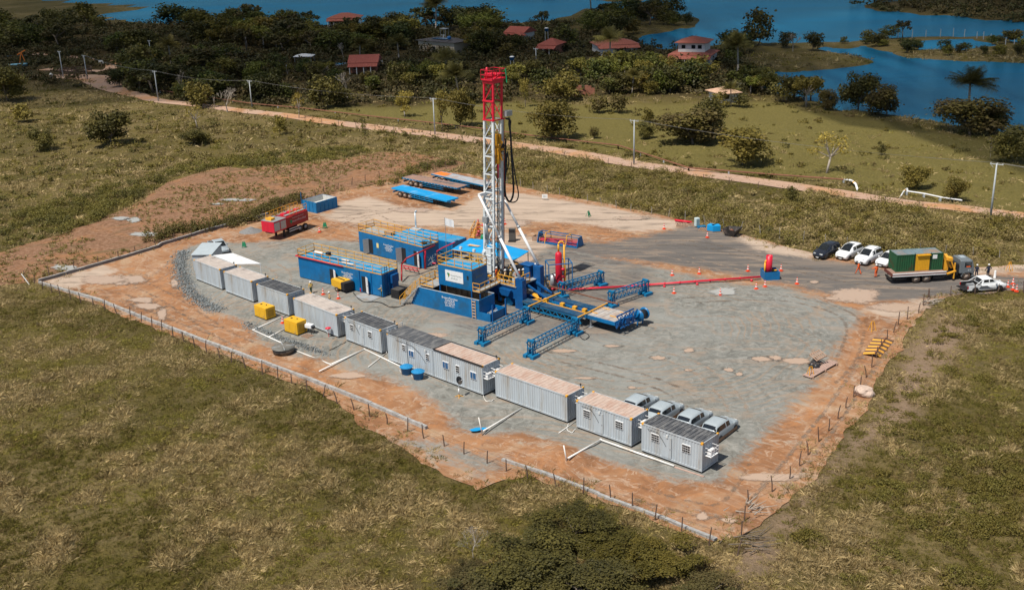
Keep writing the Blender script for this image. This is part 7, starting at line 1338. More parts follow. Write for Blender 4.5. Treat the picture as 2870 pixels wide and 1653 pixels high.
house('G',(1782,256),(1822,252),0,6,'low house with a tan tiled roof at the edge of the pasture', TILET, WALLW, porch=False, h=2.3, rh=1.0)
p = U('G',727,160); t = empty('shelter', p, R(-5), 'white-roofed open shelter left of the brick porch house', 'shelter'); m = MB(); hiproof(m,0,5.5,0,4,2.4,.6,.2); m.build('roof', WHT, t); [MB().box(x,x+.15,y,y+.15,-.2,2.4).build('post', STEEL, t) for x in (.1,5.2) for y in (.1,3.7)]
p = U('G',804,164); t = empty('pool_cover', p, R(-8), 'pale blue pool beside the brick porch house', 'pool'); MB().box(0,5.5,0,3.6,-.2,.45).build('pool_wall', mat('pool_pale_wall',(.35,.38,.42),.7), t); MB().box(.3,5.2,.3,3.3,.451,.5).build('pool_cover', mat('pool_blue',(.02,.22,.42),.3), t)
p = U('G',1420,238); t = empty('ruin_wall', p, R(5), 'crumbling orange brick wall showing through the wood edge', 'wall'); m = MB(); [m.box(i*.8,i*.8+.79,0,.25,-.2,2.2+.5*math.sin(i*2.3)) for i in range(6)]; m.build('brickwork', WALLB, t)
def tower(c, x, y, lab, h=3.4):
    p = U(c,x,y); t = empty('water_tower', p, 0, lab, 'water tank'); MB().lathe([(.55,h),(.72,h+.9),(.78,h+.95)], n=14).build('tank', TANKB, t); MB().lathe([(.8,h+.95),(.4,h+1.15),(0,h+1.2)], n=14).build('lid', WHT, t); m = MB(); [m.bar((a,b_,-.3),(a*.9,b_*.9,h),.12) for a in (-.5,.5) for b_ in (-.5,.5)]; m.build('stand', CONC, t)
tower('G',1265,180,'blue water tank on a stand just right of the red mast top'); tower('b3',438,405,'distant blue water tank behind the little red-roofed house',4)
# cattle pen and small far things at left
p = U('b1',585,745); t = empty('cattle_pen', p, R(20), 'dark wooden cattle pen beside the far left track', 'pen'); m = MB(); 
for a, b_ in (((0,0,0),(9,0,0)),((9,0,0),(9,6,0)),((0,0,0),(0,6,0)),((0,6,0),(9,6,0))): rail(m, [a,b_], 1.7, .16, 3, 2, False)
m.build('rail', POSTW, t)
p = U('b1',180,655); t = empty('covered_boat', p, R(15), 'small pale blue covered boat on the far left clearing', 'boat'); m = MB(); m.loft([[(x,-w_,.9),(x,0,.15),(x,w_,.9),(x,0,1.2)] for x, w_ in ((-2.8,.1),(-2,.8),(0,1.0),(1.8,.8),(2.8,.2))], True); m.build('hull', mat('pale_blue_cover',(.18,.42,.55),.6), t)
p = U('b1',215,630); t = empty('pump_jack', p, 0, 'small orange frame standing behind the covered boat', 'frame'); m = MB(); [m.bar((x,0,0),(.3,0,4),.2) for x in (-.8,1.4)]; m.bar((-1,0,3.2),(1.8,0,4.6),.3); m.build('beam', TAPE, t)
p = U('b1',498,755); tag(MB().lathe([(.5,0),(.55,1.0),(.2,1.3),(0,1.32)], n=12).build('trough', WALLW, loc=p), 'pale round trough beside the cattle pen', 'trough')
p = U('b1',988,650); t = empty('sign_board', p, 0, 'small white sign on a post by the far left track', 'sign'); MB().box(-.7,.7,-.05,.05,1.0,2.0).build('board', WALLW, t); MB().bar((0,.07,0),(0,.07,1.9),.1).build('post', WOOD, t)
# concrete posts of the causeway fence
for lab, pts, sp, h in (('white-posted fence along the causeway in the lake', [('b4',1240,345),('b4',1500,345),('b4',1900,330),('b4',2100,350),('b4',2400,420),('b4',2528,440)], 4.2, 2.2), ('pale-posted fence beside the shelter in the wood', [('b2',50,690),('b2',370,690),('b2',660,690)], 4, 1.8)): fence(lab, pts, sp, h, CONC, 2, .05, .13)

# ================================================================== VEGETATION
def leafmat(name, g=1.0):
    m = bpy.data.materials.new(name); m.use_nodes = True; nt = m.node_tree; nd, lk = nt.nodes, nt.links; b = nd['Principled BSDF']; b.inputs['Roughness'].default_value = .6; b.inputs['Specular IOR Level'].default_value = .25
    at = nd.new('ShaderNodeAttribute'); at.attribute_name = 'col'; oi = nd.new('ShaderNodeObjectInfo'); hs = nd.new('ShaderNodeHueSaturation')
    mr = nd.new('ShaderNodeMapRange'); mr.inputs[3].default_value = .75; mr.inputs[4].default_value = 1.25; lk.new(oi.outputs['Random'], mr.inputs[0]); lk.new(mr.outputs[0], hs.inputs['Value'])
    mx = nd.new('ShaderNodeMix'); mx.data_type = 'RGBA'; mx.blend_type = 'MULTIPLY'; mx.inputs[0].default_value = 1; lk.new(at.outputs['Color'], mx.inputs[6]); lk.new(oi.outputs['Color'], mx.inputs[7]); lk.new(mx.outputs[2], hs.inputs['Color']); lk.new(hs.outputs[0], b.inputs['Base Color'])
    tr = nd.new('ShaderNodeBsdfTranslucent'); ms = nd.new('ShaderNodeMixShader'); ms.inputs[0].default_value = .28; lk.new(hs.outputs[0], tr.inputs[0]); lk.new(b.outputs[0], ms.inputs[1]); lk.new(tr.outputs[0], ms.inputs[2]); lk.new(ms.outputs[0], nd['Material Output'].inputs[0]); return m
LEAF = leafmat('foliage')
C_DARK = np.array([.058,.055,.018]); C_OLV = np.array([.18,.152,.036]); C_YEL = np.array([.28,.215,.045]); C_BRN = np.array([.15,.11,.045]); C_STR = np.array([.52,.40,.20]); C_GRN = np.array([.155,.138,.03])
def leaves(n, blobs, size, col, col2, rg, hollow=.55, flat=.4):
    B = np.array(blobs); wts = B[:, 3]**2; k = rg.choice(len(B), n, p=wts/wts.sum()); d = rg.normal(size=(n, 3)); d /= np.linalg.norm(d, axis=1)[:, None]
    r = (hollow+(1-hollow)*rg.random(n)**.6)*(1+.18*rg.normal(size=n)); P_ = B[k, :3]+d*B[k, 3:6]*r[:, None]
    nr = d*.7+rg.normal(size=(n, 3))*.6+np.array([0,0,flat]); nr /= np.linalg.norm(nr, axis=1)[:, None]
    a = np.cross(nr, rg.normal(size=(n, 3))); a /= np.linalg.norm(a, axis=1)[:, None]; b = np.cross(nr, a); s = size*(.6+.8*rg.random((n, 1)))
    V = np.stack([P_-a*s-b*s*.5, P_+a*s*.2-b*s*.7, P_+a*s+b*s*.4, P_-a*s*.3+b*s*.7], 1).reshape(-1, 3); F = np.arange(4*n).reshape(-1, 4)
    t = np.clip(rg.random(len(B))[k]*.7+rg.random(n)*.45-.1, 0, 1)[:, None]; c = (col*(1-t)+col2*t)*(.75+.5*rg.random((n, 1))); return V, F, np.repeat(c, 4, 0)
def tree_mesh(seed, n, kind='round', size=.3, col=C_DARK, col2=C_OLV, bark=BARK):
    """unit tree: height 1, crown radius about .5 ; returns crown and trunk meshes"""
    rg = np.random.default_rng(seed); bl = []; m = MB()
    if kind == 'near': zc0, zc1, R0, nb = .22, .70, .46, 34
    elif kind == 'bush': zc0, zc1, R0, nb = .24, .80, .38, 20
    elif kind == 'tall': zc0, zc1, R0, nb = .35, .88, .26, 13
    elif kind == 'open': zc0, zc1, R0, nb = .50, .88, .40, 12
    else: zc0, zc1, R0, nb = .42, .80, .38, 15
    for i in range(nb):
        a = rg.random()*6.28; z = zc0+(zc1-zc0)*rg.random(); q = math.sin(math.pi*min(1,max(0,(z-zc0+.12)/(zc1-zc0+.25))))**.6; r = R0*q*(rg.random()**.5); s = .13+.10*rg.random()
        if kind == 'open': s *= .75
        if kind == 'near': s *= .62
        bl.append((r*math.cos(a), r*math.sin(a), z, s, s*(.8+.4*rg.random()), s*(.72 if kind != 'bush' else .9)))
    V, F, C_ = leaves(n, bl, size, col, col2, rg, .45); V[:, 2] = np.maximum(V[:, 2], .01)
    tr = .028 if kind != 'bush' else .018; fork = (rg.normal()*.03, rg.normal()*.03, zc0*.75); m.tube((0,0,-.03), fork, tr, 7, tr*.75)
    for b_ in bl[:9]: mid = (fork[0]*.5+b_[0]*.5, fork[1]*.5+b_[1]*.5, (fork[2]+b_[2])*.5); m.tube(fork, mid, tr*.55, 5, tr*.35); m.tube(mid, b_[:3], tr*.35, 4, tr*.1)
    cme = npmesh('crown', V, F, LEAF, C_); cme.name = 'crown'; return cme, m.mesh('trunk', bark)
def palm_mesh(seed, nf=20, trunk=True, lean=.05, col=C_DARK, col2=C_OLV):
    rg = np.random.default_rng(seed); V = []; F = []; C_ = []; n0 = 0; top = np.array([lean, 0, .66])
    for i in range(nf):
        a = 6.283*i/nf*1.618*1.0+rg.random()*.4; el = rg.uniform(.0, 1.45); L = .40*rg.uniform(.85, 1.15); d = np.array([math.cos(a), math.sin(a), 0]); sd = np.array([-d[1], d[0], 0]); P_ = []; K = 9
        for j in range(K+1): s = j/K; P_.append(top+d*L*s*math.cos(el)*(1)+np.array([0,0,1])*(L*s*math.sin(el)-L*.26*s*s*(1.0 if el > .3 else .9)))
        c = (col*(.6+.8*rg.random())+col2*rg.random()*.6)
        for j in range(K):
            p, q = P_[j], P_[j+1]; wd = .135*math.sin(math.pi*min(.95, (j+.8)/(K+1)))+.01
            for sgn in (-1, 1):
                for t_ in (0, .5): b0 = p+(q-p)*t_; b1 = p+(q-p)*(t_+.30); tip = (b0+b1)/2+sd*sgn*wd*1.25+(q-p)*.5-np.array([0,0,wd*(.55+.3*rg.random())]); V += [b0, b1, tip]; F.append((n0, n0+1, n0+2)); n0 += 3; C_ += [c*(.8+.4*rg.random())]*3
    cme = npmesh('crown', V, F, LEAF, np.array(C_)); m = MB(); m.tube((0,0,-.03),(lean*.3,0,.25),.022,8,.018); m.tube((lean*.3,0,.25),(lean,0,.66),.018,8,.016); return cme, m.mesh('trunk', PBARK)
def bare_mesh(seed, dep=5, spread=.6, m_=PBARK, r0=.02):
    rd = random.Random(seed); mb = MB()
    def br(p, d, L, r, k):
        q = p+d*L; mb.tube(p, q, r, 5 if k > 2 else 3, r*.65, cap=False)
        if k == 0: return
        for _ in range(3 if k < 4 else 3): nd_ = (d+Vector((rd.uniform(-1,1), rd.uniform(-1,1), rd.uniform(-.25,.7)))*spread).normalized(); br(q, nd_, L*rd.uniform(.6,.85), r*.62, k-1)
    br(Vector((0,0,-.02)), Vector((rd.uniform(-.1,.1),0,1)).normalized(), .26, r0, dep); return mb.mesh('branches', m_)
TM = {k: [tree_mesh(*a) for a in v] for k, v in dict(
    dark=[(1,1300,'bush',.034),(2,1300,'bush',.032),(3,800,'tall',.032),(4,900,'open',.034,C_DARK,C_BRN),(5,1200,'bush',.034,C_DARK*.85,C_DARK*1.5)],
    olive=[(11,1300,'bush',.032,C_OLV,C_YEL*.7),(12,1000,'open',.03,C_OLV*.9,C_YEL*.8,PBARK),(13,900,'tall',.03,C_OLV,C_YEL*.8)],
    bush=[(21,800,'bush',.04,C_DARK*1.2,C_OLV),(22,800,'bush',.04,C_BRN*.8,C_OLV),(23,800,'bush',.042,C_OLV,C_YEL*.8)],
    big=[(31,4600,'bush',.024,C_DARK*1.4,C_OLV*1.15),(32,4400,'bush',.023,C_OLV*.8,C_YEL*.75),(33,4600,'bush',.024,C_BRN*.75,C_OLV*.9)],
    yellow=[(41,520,'open',.022,C_YEL*.9,C_YEL*1.4,PBARK),(42,1800,'tall',.024,C_OLV,C_YEL*1.2,PBARK)]).items()}
PM = [palm_mesh(51, 34), palm_mesh(52, 28, lean=-.06, col2=C_YEL*.7), palm_mesh(53, 34, lean=.1)]
BMs = [bare_mesh(61), bare_mesh(62, 5, .8), bare_mesh(63, 4, .5, PBARK, .015)]
def place(mesh, xy, w_, h, rz, name, label, group=None, cat='tree', parts=('crown','trunk'), tint=(1,1,1)):
    z = float(gh(np.array([[xy[0], xy[1]]]))[0])-.05; t = empty(name, (xy[0],xy[1],max(z,-.3)), rz, label, cat, group); t.scale = (w_, w_, h)
    for me, nm in zip(mesh, parts): o = link(bpy.data.objects.new(nm, me), t); o.color = (*tint, 1)
    return t
def dtree(x, y, w_, h_, key, label, k=0, name='tree', cat='tree', tint=(1,1,1), c='G'):
    """tree measured in the photo: foot at x, y and size w, h in the same pixels"""
    p = U(c, x, y); sc = (1/CR[c][2])*np.linalg.norm(p-np.array([0,0,CAMH]))/FPX; W_, H_ = w_*sc, h_*sc
    if key == 'palm': return place(PM[k], p, H_*1.15, H_*1.08, R(37*k+x), 'palm_tree', label, None, 'palm tree', tint=tint)
    if key == 'bare': t = place((BMs[k],), p, W_*1.1, H_*1.05, R(x), 'bare_tree', label, None, 'tree', ('branches',)); return t
    return place(TM[key][k], p, W_*1.28, H_*1.18, R(x*3.1), name, label, None, cat, tint=tint)
B = 'bush'
for a in [(1362,344,108,84,'big','large round leafy tree on the pasture right of the mast',1), (1712,357,150,75,'big','wide sprawling dark bush on the pasture',2,B,B), (1750,330,70,85,'big','taller dark tree behind the sprawling bush',0), (1835,407,118,78,'big','olive spreading tree just above the dirt road',1),
          (1137,312,64,82,'big','leafy tree with pale forked trunks left of the mast',1), (1000,292,50,54,'yellow','small yellow-green tree on the left part of the pasture',1), (738,292,34,56,'yellow','slim straw-coloured tree beside the dirt road',0), (488,318,42,52,'yellow','ragged pale-stemmed tree on the left grassland',0),
          (482,356,62,34,'big','low shrub at the foot of the ragged tree',0,B,B), (273,358,92,74,'big','spreading dark shrub on the left grassland',0,B,B), (108,372,50,48,'big','dark little shrub at the far left grassland',0,B,B), (60,300,44,36,'bush','olive shrub at the upper left grassland',2,B,B),
          (692,332,32,44,'bush','compact upright shrub beside the left grassland road',2,B,B), (493,267,58,60,'olive','round tree at the wood edge left of the bare white tree',0), (1093,324,36,94,'olive','narrow tree right behind the utility pole',2), (1165,312,30,60,'olive','thin tree right of the pale-trunked tree',2),
          (800,270,74,72,'dark','dark tree with heavy trunk before the grey bare tree',0), (845,262,60,40,'dark','dark low tree beside the heavy-trunked one',1), (1594,341,38,38,'big','round dark bush right of the tall utility pole',0,B,B), (1467,344,28,26,'bush','small grey-green bush left of the tall utility pole',1,B,B),
          (1297,266,30,66,'olive','slender tree near the upper left pasture',2), (1385,250,96,66,'olive','dense olive tree at the pasture top',0), (1480,277,50,36,'bush','left brown bush of a touching pair on the pasture',1,B,B), (1528,278,52,40,'bush','right brown bush of a touching pair on the pasture',1,B,B), (1600,300,28,32,'bush','small scrubby bush on the upper pasture',2,B,B),
          (2040,430,84,86,'yellow','sparse yellow tree with pale limbs on the pasture',0), (2258,464,66,48,'big','leaning yellow-green tree right of the white pipe bend',1), (2358,494,54,48,'big','small yellow-green tree over the white pipe',1), (2176,386,20,26,'bush','tiny dark shrub on a stem in the pasture',0,B,B), (1953,500,28,40,'bush','dark shrub among the scrub below the road',0,B,B),
          (2395,332,150,76,'big','big dark bush below the lakeside palm',2,B,B), (2450,330,60,50,'bush','smaller dark bush right of the palm',0,B,B), (2118,268,82,78,'big','dark lakeside tree left of the palm',0), (2190,285,92,64,'big','low dark lakeside tree next to the water',2), (2036,272,46,46,'big','rounded brown lakeside bush',2,B,B), (1990,262,70,66,'olive','loose lakeside tree with gaps',1), (1935,252,60,56,'dark','dark tree at the lakeside pasture corner',1),
          (1870,112,76,78,'dark','tall round tree beside the far lake channel',0), (1945,118,44,36,'dark','low dark tree right of the bare lakeside one',4), (2005,126,50,38,'dark','dark bush on the grassy point',4,B,B), (2228,92,36,34,'dark','lone rounded tree on the causeway',3),
          (1776,266,44,34,'bush','round bush hiding the left of the tan-roofed house',2,B,B), (1828,266,40,30,'bush','round bush hiding the right of the tan-roofed house',0,B,B), (2500,402,90,70,'big','dark bush at the right edge beneath the leaning trunk',0,B,B), (20,250,80,70,'big','dark tree cut by the left edge of the photo',0), (-10,230,70,50,'dark','second dark tree at the left edge',1)]: dtree(*a[:5], a[5], a[6], *(('bush','bush') if len(a) > 7 else ()))
for a in [(2388,300,100,128,'palm','lone tall palm against the lake at the right',0), (1076,80,80,92,'palm','tall dark palm on the far shore left of centre',2), (1505,165,80,92,'palm','palm in front of the sprawling red-roofed house',0), (1822,190,95,104,'palm','large drooping palm right of the two-storey house',2), (424,168,80,74,'palm','palm with yellowish fronds in the left wood',1), (888,160,66,66,'palm','palm above the white-roofed shelter',1),
          (1100,205,80,88,'palm','palm right of the brick porch house',0), (1135,260,46,100,'palm','slim palm with pale drooping dead fronds',2), (1805,265,60,62,'palm','palm at the edge of the pasture by the tan roof',1), (1560,232,60,62,'palm','light palm in the wood edge',1), (985,150,60,66,'palm','palm left of the flat-roofed house',0), (1460,50,70,84,'palm','palm on the far peninsula shore',1), (1700,150,50,60,'palm','palm standing in front of the two-storey house',2), (1940,250,55,56,'palm','small palm near the tan roof',1),
          (562,277,80,62,'bare','white leafless tree beside the road',1), (858,245,86,74,'bare','grey leafless tree behind the dark heavy tree',0), (1957,128,62,50,'bare','pale leafless tree on the grassy point',0), (450,240,44,70,'bare','leafless tree with pale stem at the wood edge',2), (2445,385,34,52,'bare','thin leaning bare trunk at the right edge',2), (530,270,20,36,'bare','small bare sapling by the road',2), (848,150,40,54,'bare','small leafless tree behind the shelter',0), (1175,1385,0,0,'x','',0)]:
    if a[3]: dtree(*a)
# woods: scattered individuals, by zone
HB = [(790,25,900,62),(1020,75,1140,128),(1240,60,1318,98),(1320,98,1380,130),(1468,96,1595,135),(1640,94,1775,158),(855,140,938,185),(720,134,768,160),(800,148,848,166),(1780,215,1830,255),(1415,210,1450,240),(1255,148,1276,175),(2360,165,2420,300),(1185,165,1250,230)]
rw = np.random.default_rng(77); zones = [
    ([(420,205),(700,215),(1000,225),(1250,215),(1420,235),(1860,235),(1870,190),(1600,170),(1250,190),(900,190),(420,190)], 80, 38, ('dark','olive','bush'), 'dark broadleaf tree at the front edge of the woods'),
    ([(290,230),(430,260),(700,250),(760,225),(500,150),(330,150),(285,190)], 44, 40, ('dark','dark','bush'), 'dark tree crowded in the left wood by the road bend'),
    ([(480,120),(700,130),(1000,130),(1250,150),(1420,120),(1800,180),(1840,120),(1550,135),(1250,100),(1000,90),(480,90)], 78, 38, ('dark','dark','olive'), 'dark tree in the middle of the woods among the houses'),
    ([(420,70),(700,80),(1000,85),(1300,80),(1420,60),(1300,60),(1000,72),(700,66),(420,62)], 40, 34, ('dark',), 'dark tree along the far lake shore'),
    ([(1510,40),(1600,38),(1700,50),(1700,62),(1590,75),(1520,95),(1450,85),(1440,55)], 28, 32, ('dark',), 'dark tree on the wooded peninsula in the lake'),
    ([(-60,60),(250,50),(330,75),(420,130),(280,135),(200,120),(-60,130)], 30, 34, ('dark','dark','bush'), 'dark tree in the upper left wood'),
    ([(2040,104),(2200,92),(2528,100),(2528,140),(2330,142),(2200,130),(2120,112)], 26, 18, ('bush','dark'), 'low dark tree along the lake causeway'),
    ([(1880,235),(2060,255),(2000,228),(1880,212)], 10, 34, ('dark','olive'), 'tree in the lakeside thicket by the pasture')]
tot = 0
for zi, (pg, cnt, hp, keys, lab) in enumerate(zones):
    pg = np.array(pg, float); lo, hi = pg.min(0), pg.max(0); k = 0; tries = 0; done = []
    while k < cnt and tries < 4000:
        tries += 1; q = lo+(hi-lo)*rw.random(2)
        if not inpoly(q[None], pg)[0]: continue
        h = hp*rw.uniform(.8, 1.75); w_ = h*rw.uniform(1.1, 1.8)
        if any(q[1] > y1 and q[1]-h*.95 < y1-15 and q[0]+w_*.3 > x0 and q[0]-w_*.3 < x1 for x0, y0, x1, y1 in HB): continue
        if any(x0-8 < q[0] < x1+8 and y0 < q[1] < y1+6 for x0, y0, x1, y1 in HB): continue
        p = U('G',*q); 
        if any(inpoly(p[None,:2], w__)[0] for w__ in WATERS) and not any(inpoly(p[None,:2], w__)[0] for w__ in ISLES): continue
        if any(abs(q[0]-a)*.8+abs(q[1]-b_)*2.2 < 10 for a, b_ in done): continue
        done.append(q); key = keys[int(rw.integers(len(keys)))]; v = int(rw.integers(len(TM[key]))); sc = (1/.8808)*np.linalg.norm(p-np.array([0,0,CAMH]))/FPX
        place(TM[key][v], p, w_*sc, h*sc*1.05, rw.random()*6.28, 'tree', lab, lab.replace('dark tree','trees').replace('dark broadleaf tree','trees').replace('low dark tree','trees').replace('tree in','trees in'), 'tree', tint=(.66+.2*rw.random(), .76+.2*rw.random(), .72)); k += 1; tot += 1  # shade of the woods is put into the crown colour as a darker tint
print('woods trees', tot)

# near big shrubs at the bottom
for x, y, w_, h_, lab, k, tn in [(1300,1430,240,190,'great dark leafy bush at the bottom edge',0,(1,1,1)),(1410,1330,200,130,'dark bush just left of the near corner wall',0,(1.05,1.05,1)),(1530,1400,200,130,'olive bush below the corner wall',1,(.95,1,.9)),(1640,1400,170,100,'lighter olive bush nearest the corner',1,(1.1,1.1,1)),(1200,1490,200,130,'dark bush in the bottom left part of the thicket',2,(.85,.9,.9)),(1450,1500,240,150,'dark bush at the very bottom of the thicket',0,(.9,.9,1)),(1330,1370,170,110,'dark bush at the back of the thicket',0,(.95,1,1)),(1740,1480,160,90,'dull bush at the bottom right of the thicket',2,(1,1,1)),(1160,1420,90,70,'small dark bush beside the grey dry bush',2,(1,1,1))]:
    p = U('G',x,y); sc = (1/.8808)*np.linalg.norm(p-np.array([0,0,CAMH]))/FPX; key = ('near', k)
    if key not in TM: TM[key] = [tree_mesh(90+k, 11000, 'near', .0125, *[(C_DARK*1.0,C_OLV*.75),(C_OLV*.65,C_YEL*.5),(C_DARK*1.3,C_BRN*.9)][k])]
    place(TM[key][0], p, w_*sc*1.2, h_*sc*.62, R(x), 'bush', lab, None, 'bush', tint=tn)
p = U('Q',215,600); t = place((bare_mesh(71, 6, .75, mat('grey_twigs',(.42,.38,.36),.9), .010),), p, 3.4, 3.0, 0, 'dry_bush', 'pale grey leafless bush left of the dark thicket', None, 'bush', ('twigs',))

# ------------------------------------------------------------------ grass and scrub (nobody could count them)
def visible(P_, mx=140):
    q = proj(np.column_stack([P_, np.zeros(len(P_))])); return (q[:, 0] > -mx) & (q[:, 0] < IW+mx) & (q[:, 1] > -mx) & (q[:, 1] < IH+mx*2.2) & (q[:, 2] > 0)
def blades(base, tdir, Ln, w_, cols, rg):
    n = len(base); side = np.cross(tdir, rg.normal(size=(n, 3))); side /= np.linalg.norm(side, axis=1)[:, None]; mid = base+tdir*Ln[:, None]*.55; bend = tdir.copy(); bend[:, 2] -= .55; tip = mid+bend*Ln[:, None]*.5
    V = np.stack([base-side*w_[:, None], base+side*w_[:, None], mid-side*w_[:, None]*.8, tip], 1).reshape(-1, 3); i = np.arange(n)*4
    F = np.concatenate([np.stack([i, i+1, i+2], 1), np.stack([i+2, i+1, i+3], 1)]); return V, F, np.repeat(cols, 4, 0)
def tussocks(name, lo, hi, dens, nb, L0, wd, seed, label, mask=None, spread=.16, strawp=.5):
    rg = np.random.default_rng(seed); n = int((hi[0]-lo[0])*(hi[1]-lo[1])*dens); C0 = np.array(lo)+(np.array(hi)-np.array(lo))*rg.random((n, 2)); C0 = C0[visible(C0)]
    edge = np.full(len(C0), -1e9)
    for s in SHEETS: edge = np.maximum(edge, sdist(C0, s))
    keep = edge < .05+2.8*rg.random(len(C0))**3.2
    for s in WATERS: keep &= ~inpoly(C0, s)
    if mask is not None: keep &= mask(C0, rg)
    C0 = C0[keep]; n = len(C0); big = fnoise(C0, 14, 61); mid = fnoise(C0, 3.2, 67)
    sz = (.45+1.5*rg.random(n)**3)*(.5+1.0*mid); straw = np.clip((mid-.5)*5.5+(big-.5)*2.4+rg.normal(size=n)*.35+strawp+.45*((C0[:, 1] > 150) & (C0[:, 0] < 0)), 0, 1)[:, None]
    g = np.where(rg.random((n, 1)) < .5, C_OLV*1.15, C_GRN*1.2)*(1-.35*(big[:, None] < .45)); g = g*1.35; col = g*(1-straw)+C_STR*straw*(.65+.5*rg.random((n, 1))); brn = (rg.random((n, 1)) < .12); col = np.where(brn, C_BRN*1.5, col)
    k = np.repeat(np.arange(n), nb); N_ = len(k); a = rg.random(N_)*6.283; el = R(20)+R(65)*rg.random(N_); tdir = np.stack([np.cos(a)*np.cos(el)+.12, np.sin(a)*np.cos(el)+.1, np.sin(el)], 1); tdir /= np.linalg.norm(tdir, axis=1)[:, None]
    rr_ = spread*sz[k]*rg.random(N_); zb = gh(C0)[k]-.05; base = np.stack([C0[k, 0]+np.cos(a)*rr_, C0[k, 1]+np.sin(a)*rr_, zb], 1)
    V, F, C_ = blades(base, tdir, L0*sz[k]*(.6+.6*rg.random(N_)), wd*(.6+.8*rg.random(N_)), col[k]*(.7+.6*rg.random((N_, 1))), rg)
    o = mobj(name, npmesh(name, V, F, LEAF, C_)); print(name, n, len(F)); return tag(o, label, 'grass', kind='stuff')
bare = lambda P_, rg: (sdist(P_, BARE) < -.5+1.8*rg.random(len(P_))) | (rg.random(len(P_)) < .25)
tussocks('grass', (-62,58), (45,92), 8.0, 42, .36, .0085, 101, 'olive and straw tussock grass filling the foreground', bare, .26)
tussocks('grass', (-75,92), (75,140), 5.5, 24, .38, .014, 102, 'tussock grass either side of the yard', lambda P_, rg: bare(P_, rg), .28)
tussocks('grass', (-110,140), (110,215), 2.2, 12, .50, .035, 103, 'rough grass beyond the yard', lambda P_, rg: (sdist(P_, LAWN) < 0) | (rg.random(len(P_)) < .12), .35, .5)
tussocks('short_grass', (-62,58), (45,140), 26, 3, .22, .022, 105, 'short green undergrass between the tussocks', bare, .12, .15)
tussocks('grass', (-190,215), (160,330), .28, 10, .8, .09, 104, 'distant rough grassland', lambda P_, rg: (sdist(P_, LAWN) < 0), .6, .25)
CL_M = lambda P_, rg: sdist(P_, CLEAR) > -.5
# scattered tufts on the cleared ground and the yard rim
def tufts_on(poly, n, seed, label, L0=.4, z=.05, thr=.56, sc=6):
    rg = np.random.default_rng(seed); lo, hi = poly.min(0), poly.max(0); C0 = lo+(hi-lo)*rg.random((n*4, 2)); C0 = C0[inpoly(C0, poly)]; C0 = C0[visible(C0)]; C0 = C0[fnoise(C0, sc, seed) > thr-.08*rg.random(len(C0))]; 
    if len(C0) > n: C0 = C0[:n]
    nb = 9; k = np.repeat(np.arange(len(C0)), nb); N_ = len(k); a = rg.random(N_)*6.283; el = R(25)+R(55)*rg.random(N_); tdir = np.stack([np.cos(a)*np.cos(el), np.sin(a)*np.cos(el), np.sin(el)], 1); base = np.stack([C0[k, 0]+np.cos(a)*.1, C0[k, 1]+np.sin(a)*.1, np.full(N_, z)], 1)
    col = np.where(rg.random((len(C0), 1)) < .6, C_OLV, C_STR*.8)[k]*(.7+.6*rg.random((N_, 1))); V, F, C_ = blades(base, tdir, L0*(.5+rg.random(N_)), .045*(.6+.8*rg.random(N_)), col, rg); o = mobj('grass', npmesh('grass', V, F, LEAF, C_)); return tag(o, label, 'grass', kind='stuff')
tufts_on(CLEAR, 2400, 111, 'thin weeds over the cleared red ground', .38, .12, .54, 9)
# scrub: dense low shrubs in masses
def scrub(name, pts, n, size, leafn, ls, seed, label, cols, hgt_=(.5,1.3), dens=None, on=False):
    rg = np.random.default_rng(seed); poly = np.asarray(pts); lo, hi = poly.min(0), poly.max(0); out = []
    C0 = lo+(hi-lo)*rg.random((n*6, 2)); C0 = C0[inpoly(C0, poly)]; C0 = C0[visible(C0, 200)]
    if not on:
        e = np.full(len(C0), -1e9)
        for s in SHEETS: e = np.maximum(e, sdist(C0, s))
        C0 = C0[e < -.6]
    if not on:
        for s in WATERS: C0 = C0[~inpoly(C0, s)]
    if dens: C0 = C0[fnoise(C0, dens[0], seed) > dens[1]]
    C0 = C0[:n]; VV = []; CC = []; h0 = gh(C0)
    for (x, y), z0 in zip(C0, h0):
        s = size*rg.uniform(.5, 1.5); hh = rg.uniform(*hgt_)*s; bl = [(x+rg.normal()*s*.45, y+rg.normal()*s*.45, z0+hh*rg.uniform(.25,.6), s*rg.uniform(.3,.55), s*rg.uniform(.3,.55), hh*rg.uniform(.3,.5)) for _ in range(4)]; c1, c2 = cols[int(rg.integers(len(cols)))]
        V, F, C_ = leaves(int(leafn*s/size), bl, ls, c1, c2, rg, .6, .6); VV.append(V); CC.append(C_)
    V = np.vstack(VV); V[:, 2] = np.maximum(V[:, 2], -.1); F = np.arange(len(V)).reshape(-1, 4); o = mobj(name, npmesh(name, V, F, LEAF, np.vstack(CC))); print(name, len(C0), len(F)); return tag(o, label, 'scrub', kind='stuff')
SC1 = [(C_DARK*1.5,C_OLV*1.1),(C_OLV,C_YEL*.7),(C_OLV*.8,C_BRN*1.3),(C_OLV*1.1,C_STR*.55)]
scrub('scrub', GP([(1190,430),(1260,350),(1400,388),(1800,448),(2240,512),(2640,560),(2640,640),(2430,655),(2330,660),(2200,650),(2010,622),(1830,572),(1660,533),(1480,495),(1330,468)]), 820, 1.25, 210, .09, 201, 'low dense scrub between the yard and the dirt road', SC1+[(C_OLV*1.2,C_STR*.7),(C_STR*.45,C_OLV*1.2)], (.4,1.1), (9,.40))
scrub('scrub', GP([(0,620),(130,582),(250,540),(360,488),(410,448),(330,440),(200,480),(0,540)]), 170, 1.5, 230, .10, 202, 'dense green scrub left of the cleared ground', [(C_DARK*1.6,C_GRN*1.2),(C_GRN,C_OLV*1.2)], (.5,.9))
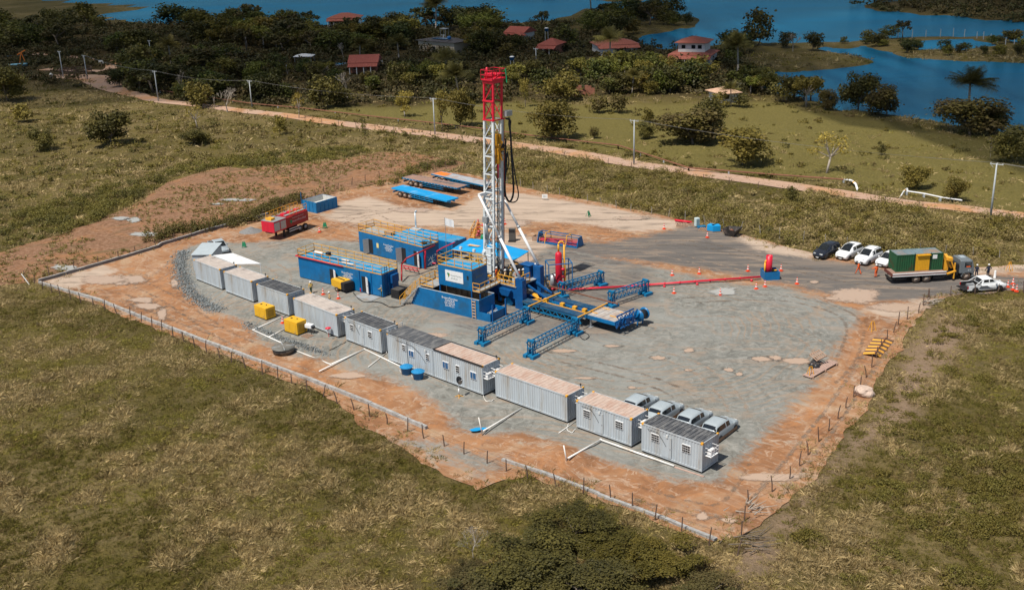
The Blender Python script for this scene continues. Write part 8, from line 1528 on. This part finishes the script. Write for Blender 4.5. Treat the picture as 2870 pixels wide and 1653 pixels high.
scrub('scrub', GP([(420,440),(560,410),(700,408),(860,390),(930,374),(860,365),(600,385),(400,420)]), 150, 1.3, 200, .10, 203, 'green scrub along the top of the cleared ground', [(C_GRN,C_OLV*1.2),(C_DARK*1.6,C_GRN)], (.45,.8))
scrub('scrub', GP([(365,600),(430,588),(640,546),(750,494),(745,478),(640,520),(500,560),(370,580)]), 90, 1.2, 170, .10, 204, 'straggly bushes along the dark yard wall', [(C_DARK*1.5,C_OLV),(C_BRN*.8,C_OLV)], (.8,1.4), on=True)
scrub('scrub', GP([(0,520),(200,470),(420,420),(1000,372),(1190,400),(1190,350),(900,318),(500,285),(0,275)]), 330, 1.1, 70, .15, 205, 'scattered low shrubs over the left grassland', SC1, (.5,1.0))
scrub('scrub', LAWN, 140, .9, 60, .14, 206, 'small shrubs dotted on the pasture', SC1[:3], (.4,.8))
scrub('scrub', GP([(1000,345),(1240,368),(1240,352),(1400,372),(1560,398),(1800,430),(2100,470),(2100,455),(1800,418),(1500,372),(1240,335),(1000,308),(760,276),(600,262),(600,272),(800,300)]), 220, 1.0, 80, .14, 207, 'weeds and shrubs along the rusty pipeline', SC1, (.5,.9))
scrub('scrub', GP([(930,460),(1000,425),(1060,405),(1110,400),(1110,412),(1040,425),(980,452),(945,462)]), 26, 1.3, 170, .1, 208, 'green bushes behind the flatbed trailers', [(C_GRN,C_OLV*1.2),(C_DARK*1.5,C_GRN)], (.6,1.0), on=True)
scrub('scrub', GP([(1800,1456),(1960,1330),(2080,1190),(2528,1120),(2528,1456)]), 110, 1.0, 420, .055, 209, 'patches of leafy scrub in the near right grassland', [(C_OLV*.9,C_YEL*.6),(C_OLV,C_GRN)], (.4,.7), (6,.5))
scrub('scrub', GP([(2350,790),(2528,740),(2528,1120),(2250,1150),(2150,1080)]), 80, .9, 300, .06, 210, 'patches of leafy scrub right of the fence', [(C_OLV,C_YEL*.6),(C_GRN,C_OLV)], (.4,.7), (6,.5))
scrub('scrub', ISLES[0], 260, 3.0, 60, .45, 211, 'distant scrub on the far shore across the lake', [(C_DARK,C_DARK*1.8),(C_DARK,C_BRN)], (.4,.9), on=True)
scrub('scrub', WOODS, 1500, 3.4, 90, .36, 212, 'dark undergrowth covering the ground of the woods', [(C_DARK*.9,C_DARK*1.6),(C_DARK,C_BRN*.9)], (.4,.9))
